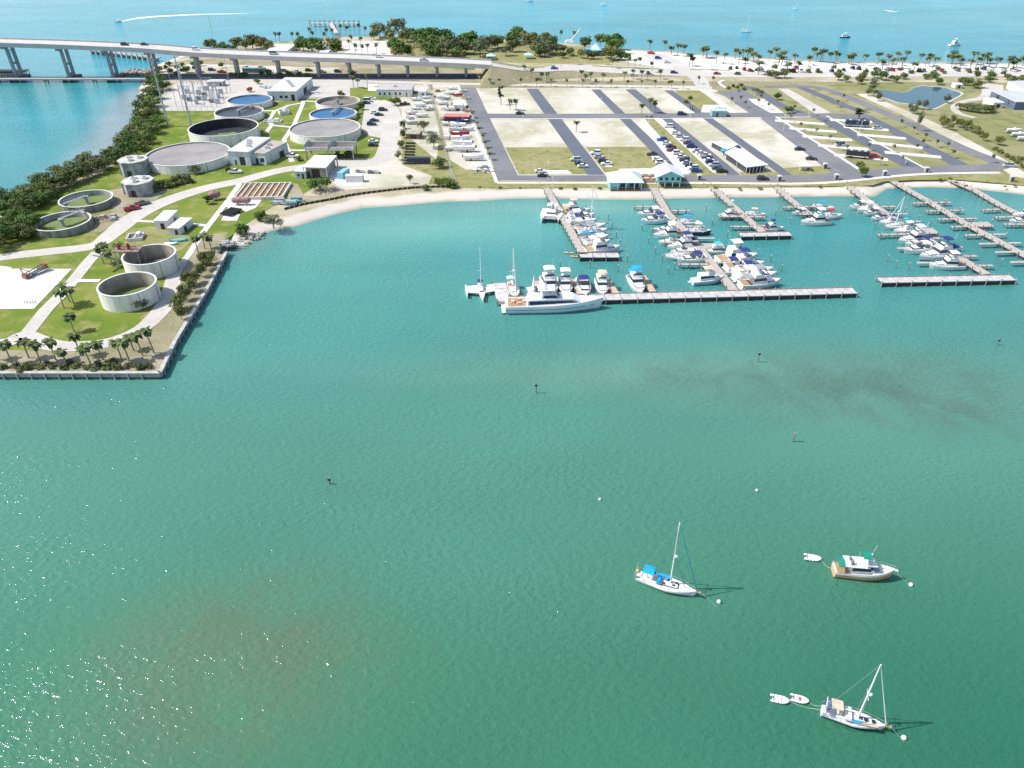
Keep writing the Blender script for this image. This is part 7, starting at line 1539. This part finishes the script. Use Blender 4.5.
# mangrove belt
mg = [(160, 84), (152, 88), (163, 90), (150, 96), (157, 99), (146, 103), (154, 107), (144, 111), (151, 114), (142, 119), (148, 122), (155, 121), (158, 127), (139, 128), (146, 131), (153, 134), (135, 138), (142, 141), (149, 144), (129, 145), (136, 149), (143, 151), (123, 152), (129, 156), (117, 157), (121, 163), (112, 163), (106, 169), (99, 172), (92, 176), (84, 179), (77, 182), (69, 185), (62, 188), (55, 191), (48, 194), (41, 198), (34, 202), (60, 182), (44, 190), (30, 197), (24, 203), (31, 209), (20, 210), (38, 206), (12, 215), (22, 219), (30, 217), (6, 222), (15, 226), (25, 227), (33, 233), (2, 231), (12, 236), (22, 238), (5, 243), (-6, 238), (-12, 228), (-16, 246), (-4, 250), (28, 238), (45, 203), (52, 197), (8, 208), (90, 170), (75, 175)]
many(mg, lambda it, lab, g_: tree_at(random.choice(['mangrove', 'mangrove', 'olive', 'broad']), *it, random.uniform(4.2, 6.0) * (1 if it[1] < 165 else .9), random.uniform(5, 8), lab, g_), 'bushy tree of the dense dark shore belt, {} counting from the bridge', 'trees of the mangrove belt', lambda a: a[1])
# single plant trees
def one(kind, x, y, r, h, lab, bush=False):
    (bush_at if bush else tree_at)(kind, x, y, r, h, lab)
one('broad', 321, 191, 5.2, 5.4, 'big round dark green tree behind the timber bulkhead'); one('grey', 274, 228, 4.4, 4.8, 'grey-green scrubby tree on the little sandy point'); one('broad', 242, 233, 3.2, 3.2, 'low bright green bush at the corner of the seawall', True); one('mangrove', 263, 220, 3.6, 3.4, 'olive bush between the basin and the scrubby tree', True)
one('broad', 395.5, 105.5, 4.0, 4.5, 'round green tree in front of the long office building'); one('olive', 195, 173.5, 3.4, 3.8, 'small olive tree in front of the grey sludge tank'); one('olive', 228, 171, 1.4, 2, 'little shrub beside the bluish-shaded block building', True); one('dark', 208, 204, 2.0, 3.8, 'dark columnar shrub beside the purple-brown vessel')
one('olive', 141, 308, 2.4, 3.2, 'olive tree against the front of the tall white lawn tank'); one('olive', 350, 158, 3.4, 3.6, 'grey-green scrub below the right concrete hopper', True); one('grey', 339, 158, 2.6, 3.0, 'scrub between the two concrete hoppers', True); one('olive', 300, 161, 1.8, 2.2, 'pale shrub behind the small white shed', True)
one('broad', 361, 110, 2.6, 4.2, 'dark green tree right of the muddy tank'); one('broad', 357, 114, 2.4, 3.6, 'green tree between the blue tank and the parking lot'); one('olive', 354, 124, 2.6, 3.4, 'olive tree right of the blue-water tank'); one('olive', 341, 95, 2.6, 2.6, 'yellow-green bush behind the muddy tank', True); one('grey', 410, 184, 1.8, 4.4, 'small grey-leaved tree alone above the bulkhead')
one('grey', 424, 133, 4.0, 6.5, 'tall casuarina right of the brown lean-to'); one('grey', 434, 148, 5.0, 7, 'largest pale grey-green tree beside the yard fence'); one('mangrove', 439, 168, 3.6, 5, 'dark tree halfway down the yard fence'); one('broad', 447, 187, 3.6, 4, 'bright green tree at the bottom of the yard fence'); one('broad', 438, 184, 2.4, 2.6, 'low bright bush left of the fence bottom', True); one('broad', 454, 188, 2.4, 2.8, 'dark green bush on the right of the fence bottom', True); one('grey', 426, 190, 2.0, 2.2, 'grey shrub on the bulkhead edge', True)
one('mangrove', 403, 129, 1.9, 4.6, 'narrow dark tree between the lawn and the road, the far one'); one('mangrove', 403, 138, 1.9, 4.6, 'narrow dark tree between the lawn and the road, second from the bridge'); one('mangrove', 401, 148, 1.9, 4.4, 'narrow dark tree between the lawn and the road, third from the bridge'); one('grey', 399, 160, 1.9, 4.2, 'narrow greyish tree between the lawn and the road, nearest the shore')
one('dark', 501, 105, 1.7, 11, 'tall thin cypress on the first sandy lot'); one('dark', 858, 120, 2.6, 8, 'dark cypress beside the long dark motorhome'); one('broad', 788, 113.5, 2.8, 4, 'round green bush-like tree beside the white gravel strip'); one('broad', 777, 100, 2.8, 4.2, 'round leafy tree above the white gravel strip'); one('broad', 862, 177, 2.6, 5, 'dark tree beside the road at the head of the boat-lined right dock'); one('olive', 859, 170, 2.4, 4, 'olive tree on the grass next to the right-hand street')
one('grey', 691, 110, 1.2, 3, 'small bare tree on the last sandy lot', True)
many([(150, 192), (157, 190), (164, 188), (171, 186), (178, 184), (185, 182)], lambda it, lab, g_: bush_at('olive', *it, 3.4, 3.6, lab, g_), 'bush of the olive hedge along the curved road, {} from the left', 'bushes of the olive hedge')
# seawall trees and scrub
many([(182, 320), (182, 308), (187, 300), (192, 292), (197, 284), (202, 277), (207, 270), (212, 264), (189, 287), (204, 265), (178, 313)], lambda it, lab, g_: tree_at('olive', *it, random.uniform(2.0, 2.7), random.uniform(4.0, 5.2), lab, g_), 'small tree along the slanting seawall, {} from the far end', 'small trees along the slanting seawall', lambda a: a[1])
many([(-8, 366), (4, 368), (16, 367), (28, 368.5), (40, 368), (52, 368), (64, 369), (76, 367), (87, 369), (98, 366), (108, 368), (118, 369), (128, 367), (139, 369), (148, 368), (46, 365), (70, 364), (112, 363), (22, 371), (94, 371)], lambda it, lab, g_: bush_at(random.choice(['mangrove', 'olive', 'grey']), *it, random.uniform(1.3, 2.1), random.uniform(1.0, 1.9), lab, g_), 'low scrubby bush behind the bottom seawall, {} from the left', 'scrub behind the bottom seawall')
# bottom palms
many([(12, 363, 6), (41, 363, 5.6), (29, 358, 5), (56, 360, 5.5), (67, 363, 3.6), (81, 356, 6), (91, 365, 5.4), (103, 360, 5.2), (122, 360, 5.5), (129.5, 361, 6), (143, 356, 6.2), (154, 353, 6.6), (134, 351, 4), (-5, 360, 5)], lambda it, lab, g_: palm_at(*it, lab, g_), 'cabbage palm of the row above the bottom seawall, {} from the left', 'palms above the bottom seawall')
many([(64, 308, 5.0), (70, 302, 5.4), (75, 306, 5.2), (74.5, 332, 4.8)], lambda it, lab, g_: palm_at(*it, lab, g_), 'palm between the white slab and the lawn tank, {} from the left', 'palms on the round lawn')
many([(104, 264, 5.4), (107, 259, 5), (113.5, 267, 5.4), (121.5, 260, 5.4)], lambda it, lab, g_: palm_at(*it, lab, g_), 'palm of the clump at the road fork, {} from the left', 'palms at the road fork')
many([(198, 252, 5.2), (205, 249, 5), (212, 251, 5.2)], lambda it, lab, g_: palm_at(*it, lab, g_), 'palm near the far end of the slanting seawall, {} from the left', 'palms near the seawall end')
many([(353.5, 87.5, 6), (358, 88, 5), (367.5, 87, 7)], lambda it, lab, g_: palm_at(*it, lab, g_), 'palm on the grass left of the long office building, {} from the left', 'palms beside the office')
many([(510, 110, 5), (516, 110.5, 5.5), (576, 132.5, 5), (641, 117, 6), (650, 113, 7), (655, 113.5, 6)], lambda it, lab, g_: palm_at(*it, lab, g_), 'palm on the sandy marina lots, {} from the left', 'palms on the sandy lots')
many([(468, 112, 3), (472, 118, 3), (477, 128, 3), (479, 134, 3), (482, 141, 3), (484.5, 148, 3), (487, 154, 3), (489, 160, 3.2)], lambda it, lab, g_: palm_at(*it, lab, g_, fl=.7), 'little palm between the boat yard and the street, {} counted from the bridge', 'little palms along the boat yard', lambda a: a[1])
many([(489.6, 86), (499, 86.5), (521, 86.2), (536.8, 86.5), (551, 86.5), (567, 86.8), (582.6, 87), (596, 87), (611, 87.3), (626.5, 88), (641, 88), (655, 88), (668, 88.5), (671, 88.5), (683, 89), (698.7, 84), (712, 84)], lambda it, lab, g_: palm_at(*it, 4.2, lab, g_, fl=.65), 'small palm along the road above the sandy lots, {} from the left', 'small palms along the frontage road')
many([(524.5, 74.5), (531, 78), (541, 82), (547, 82), (581, 80), (590.7, 82), (602.6, 82.5), (585, 84), (624, 81), (633, 79), (641, 80), (647, 81), (573, 62), (601, 62), (628, 66), (635, 68), (640, 66.5), (652, 71), (660, 79), (612, 68)], lambda it, lab, g_: palm_at(*it, 5.2, lab, g_, z=G if it[1] > 78 else 3.0), 'palm beside the highway past the bridge end, {} from the left', 'palms beside the highway')
zc = .1367
bp_l = [(25, 110), (60, 100), (175, 145), (260, 100), (300, 120), (350, 115), (430, 150), (275, 150), (310, 200), (410, 225), (545, 110), (580, 130), (620, 125), (680, 145), (565, 170), (630, 205), (720, 210), (790, 150), (810, 125), (860, 125), (890, 140), (945, 135), (990, 130), (490, 140), (330, 135), (600, 150), (375, 140)]
bl = [(700 + x * zc, 40 + y * zc + 4.6) for x, y in bp_l] + [(820 + x * .1992, 40 + y * .1992 + 4.8) for x, y in [(10, 95), (80, 90), (135, 100), (165, 85), (150, 105), (215, 105), (295, 100), (310, 118), (340, 105), (352, 120), (390, 105), (400, 120), (425, 100), (465, 130), (490, 97), (535, 112), (550, 105), (565, 118), (630, 100), (655, 92), (665, 115), (690, 105), (700, 118), (740, 130), (770, 110), (785, 120), (800, 110), (820, 100), (835, 90), (840, 112), (885, 110), (930, 135), (950, 110), (975, 122), (990, 115), (1015, 105)]] + [(665, 51), (670, 56), (678, 56), (683, 53), (689, 65), (702, 59.5), (708, 58), (716, 62), (651, 50), (693, 66)]
many([(x + random.uniform(-2, 2), y + random.uniform(-1.8, 1.2)) for x, y in bl], lambda it, lab, g_: palm_at(*it, random.uniform(5.2, 7.8), lab, g_, fl=random.uniform(1.3, 1.7)), 'tall coconut palm along the white gulf beach, {} from the left', 'palms along the gulf beach')
bt = [(846, 82), (838, 80), (858, 84), (862, 80), (874, 78), (881, 80), (891, 81), (896, 83), (903, 79), (926, 79), (933, 78), (933, 76), (976, 79), (988, 82), (990, 79), (1007, 80), (1012, 84), (1020, 82), (962, 85), (968, 86), (977, 88), (776, 78), (770, 76), (784, 78), (938, 84.5), (874, 84)]
many(bt, lambda it, lab, g_: tree_at(random.choice(['mangrove', 'olive', 'broad']), *it, random.uniform(2.4, 4.2), random.uniform(3.4, 5.6), lab, g_), 'leafy tree between the gulf road and the pond, {} from the left', 'trees between the gulf road and the pond')
many([(871, 92), (874, 97), (868, 96), (878, 101), (910, 111), (917, 109), (924, 109.5), (913, 114), (946, 103), (872, 86)], lambda it, lab, g_: tree_at('grey', *it, random.uniform(1.8, 2.8), random.uniform(3.5, 5.5), lab, g_), 'shaggy tree on the bank of the pond, {} from the left', 'trees on the pond bank')
one('grey', 917, 131, 1.5, 11, 'tall shaggy palm-like tree between the pond and the curved road')
many([(941, 124), (946, 126), (952, 124), (956, 127), (959, 128), (963, 130), (967, 128), (970, 132), (975, 134), (979, 137), (983, 141), (942, 128), (949, 130)], lambda it, lab, g_: tree_at('olive', *it, random.uniform(1.6, 2.4), random.uniform(3.5, 5), lab, g_), 'tree of the line running right below the pond, {} from the left', 'tree line below the pond')
many([(960, 110), (966, 111), (972, 112), (978, 113), (986, 113), (990, 112)], lambda it, lab, g_: tree_at(random.choice(['orange', 'grey', 'mangrove']), *it, random.uniform(2.8, 3.8), random.uniform(3.6, 4.8), lab, g_), 'brownish tree of the clump beside the pale track, {} from the left', 'clump beside the pale track')
one('olive', 999, 102, 3.2, 4.4, 'tree left of the long house'); one('broad', 1012.5, 108, 3.4, 4.4, 'green tree in front of the long house'); one('olive', 998, 145, 2.8, 4.4, 'lone round tree in the far right field'); 
many([(1000, 153), (1006, 157), (1012, 160), (1018, 164), (1024, 168), (995, 150), (1021, 160)], lambda it, lab, g_: bush_at('olive', *it, 1.9, 1.8, lab, g_), 'low bush in the hedge at the right edge, {} from the left', 'hedge bushes at the right edge')
sm = [(793, 112), (812, 116), (790, 122), (799, 130), (815, 136), (828, 143), (824, 127), (845, 153), (838, 151), (868, 151), (893, 153), (915, 152), (925, 141), (912, 134), (900, 127), (921, 147), (760, 101), (758, 106), (768, 110), (740, 103), (745, 108), (731, 104), (738, 96), (752, 95), (836, 107), (843, 101), (857, 130), (900, 164), (880, 165), (951, 158), (947, 150), (992, 163), (936, 148)]
many(sm, lambda it, lab, g_: palm_at(*it, 3.4, lab, g_, fl=.55), 'young palm of the camping ground and its entrance, {} from the left', 'young palms of the camping ground')
many([(733, 87), (737, 88), (741, 86), (728, 89), (744, 90), (757, 91), (761, 93), (686, 103), (690, 99)], lambda it, lab, g_: bush_at('olive', *it, 1.8, 1.8, lab, g_), 'shrub of the entrance planting, {} from the left', 'shrubs of the entrance planting')
# park trees beyond the bridge
pk = [(211, 50, 4.2, 'olive'), (217, 52, 3, 'mangrove'), (224, 53, 4, 'mangrove'), (238, 50, 5, 'olive'), (246, 50, 4, 'olive'), (253, 49, 6, 'orange'), (262, 51, 5.6, 'orange'), (270, 52, 4, 'olive'), (234, 53, 3, 'mangrove'), (304, 52, 6, 'broad'), (312, 53, 6.6, 'broad'), (319, 54, 6, 'mangrove'), (300, 51, 4, 'olive'),
      (338, 50, 5, 'grey'), (336, 56, 5.4, 'broad'), (331, 46, 3, 'olive'), (380, 38, 6.8, 'grey'), (374, 40, 4, 'olive'), (399, 38, 9.5, 'grey'), (391, 41, 5, 'olive'), (407, 42, 6, 'orange'), (412, 40, 5, 'grey'), (394, 52, 5.6, 'broad'), (402, 57, 6, 'broad'), (408, 57, 4.5, 'mangrove'), (396, 58, 4, 'olive'),
      (421, 47, 8, 'broad'), (430, 45, 8, 'broad'), (427, 55, 7, 'mangrove'), (438, 52, 7.5, 'mangrove'), (443, 45, 7, 'broad'), (447, 56, 7, 'grey'), (434, 58, 6, 'mangrove'), (452, 48, 6.5, 'mangrove'), (458, 54, 7, 'grey'), (457, 58, 5, 'mangrove'), (463, 47, 5, 'olive'), (468, 46, 6, 'broad'), (466, 54, 5, 'olive'), (472, 48, 6.5, 'broad'), (474, 54, 5, 'grey'), (480, 57, 6.5, 'grey'), (486, 51, 6.5, 'grey'), (492, 49, 6, 'mangrove'), (498, 48, 5, 'olive'), (512, 45, 6, 'mangrove'), (519, 42, 6.5, 'broad'), (525, 44, 5, 'olive'), (513, 52, 5, 'olive'), (530, 47, 6, 'olive'), (537, 50, 6, 'olive'), (543, 53, 6.5, 'grey'), (549, 55, 6, 'grey'), (552, 49, 5, 'broad'), (545, 45, 5, 'olive'), (556, 54, 4, 'olive'), (535, 56, 5, 'grey'), (541, 57, 5, 'mangrove'), (506, 56, 4, 'grey'), (563, 53, 3, 'olive'), (570, 56, 3, 'mangrove'), (562, 58, 2.6, 'mangrove'),
      (585, 48, 5, 'mangrove'), (600, 46, 5, 'olive'), (611, 50, 7, 'broad'), (616, 54, 6, 'broad'), (611, 60, 5.5, 'olive'), (619, 60, 4, 'mangrove'), (606, 58, 3.5, 'olive'), (594, 59, 3, 'mangrove'), (588, 59, 3, 'mangrove'), (581, 58, 3, 'olive'), (625, 60, 3.4, 'mangrove')]
many(pk, lambda it, lab, g_: tree_at(it[3], it[0], it[1], it[2] * 1.22, it[2] * 1.5 + 1.6, lab, g_), 'leafy tree in the park strip behind the bridge, {} from the left', 'trees of the gulf park')
many([(276, 42), (280, 42), (293, 42), (299, 42), (310, 37), (313, 41), (327, 38), (324, 42), (341, 34), (347, 35), (359, 33), (365, 36), (352, 45), (350, 50), (333, 38), (372, 43), (361, 47), (356, 54), (368, 54), (377, 54), (362, 55), (560, 40), (574, 41), (547, 42)], lambda it, lab, g_: palm_at(*it, 6.4, lab, g_), 'palm at the beach car park behind the bridge, {} from the left', 'palms at the beach car park')
# shrubs and trees under the bridge
many([(155, 73), (160, 72), (166, 71), (171, 74), (177, 70), (150, 80), (157, 79), (163, 80), (195, 67), (201, 66), (183, 68), (232, 76), (236, 78), (244, 77), (262, 77), (270, 76), (280, 78), (290, 78), (300, 77), (308, 78), (222, 68), (178, 77), (352, 77), (258, 84), (187, 73), (169, 66)], lambda it, lab, g_: tree_at(random.choice(['mangrove', 'broad']), *it, random.uniform(2.0, 3.6), random.uniform(2.6, 4.6), lab, g_), 'small dark tree around the bridge piers, {} from the left', 'small trees around the bridge piers')
# beach scrub
many([(728 + k * 11.5 + rg.uniform(-5, 5), 72.5 + rg.uniform(-4.5, 2.5)) for k in range(26)], lambda it, lab, g_: bush_at(random.choice(['mangrove', 'olive', 'grey']), *it, random.uniform(1.5, 2.8), random.uniform(1.8, 3), lab, g_), 'sea grape bush between the parked cars and the beach, {} from the left', 'sea grape bushes by the beach parking')
for k, (x, y) in enumerate([(172, 73), (184, 71.5), (200, 72.5), (212, 71), (222, 73), (285, 72), (297, 73), (309, 71.5), (322, 73), (338, 72.5), (352, 73), (196, 69), (247, 68.8), (262, 69.5)]):
    c_ = cs[k % 6]; car(c_, 'suv' if k % 2 else 'pickup', x, y, f'{ {"dark": "black"}.get(c_, c_)} vehicle parked under the bridge, {o_([1, 2, 4, 5, 6, 9, 10, 11, 12, 13, 14, 3, 7, 8][k])} from the left', R(rg.uniform(-10, 10)), 'vehicles parked under the bridge')
many([(480, 187.5), (500, 188), (520, 188), (560, 188.5), (575, 189), (600, 188.5), (715, 188), (740, 189), (760, 188.5), (820, 187), (940, 180), (956, 183), (966, 186), (1005, 187), (1015, 186), (950, 179)], lambda it, lab, g_: bush_at('olive', *it, random.uniform(.7, 1.4), .6, lab, g_), 'tuft of low dune scrub along the marina beach, {} from the left', 'dune scrub tufts')
# ================================================================ ROCKS at the point
rk = MB(); rg = random.Random(9); locs = []
def mk():
    t = thing('rock', 'x', 'rock'); b = MB(); r2 = random.Random(5); b.ball((0, 0, .25), .6, 7, 5, .7); b.v = [(x * r2.uniform(.8, 1.2), y * r2.uniform(.8, 1.2), z) for x, y, z in b.v]; b.build('stone', mat('limestone', (.38, .35, .30), .9, .25, 1), t); return t
for k in range(34):
    u = k / 33; x = 228 + u * 36 + rg.uniform(-3, 3); y = 247 - u * 12 + rg.uniform(-3, 2.5); q = P(x, y, .4)
    stamp('rock', mk, f'limestone rock on the small sandy point, {o_(k + 1)} from the seawall', 'rock', 'rocks on the little point', (q.x, q.y, .3), rg.uniform(0, 6), rg.uniform(.5, 1.4))
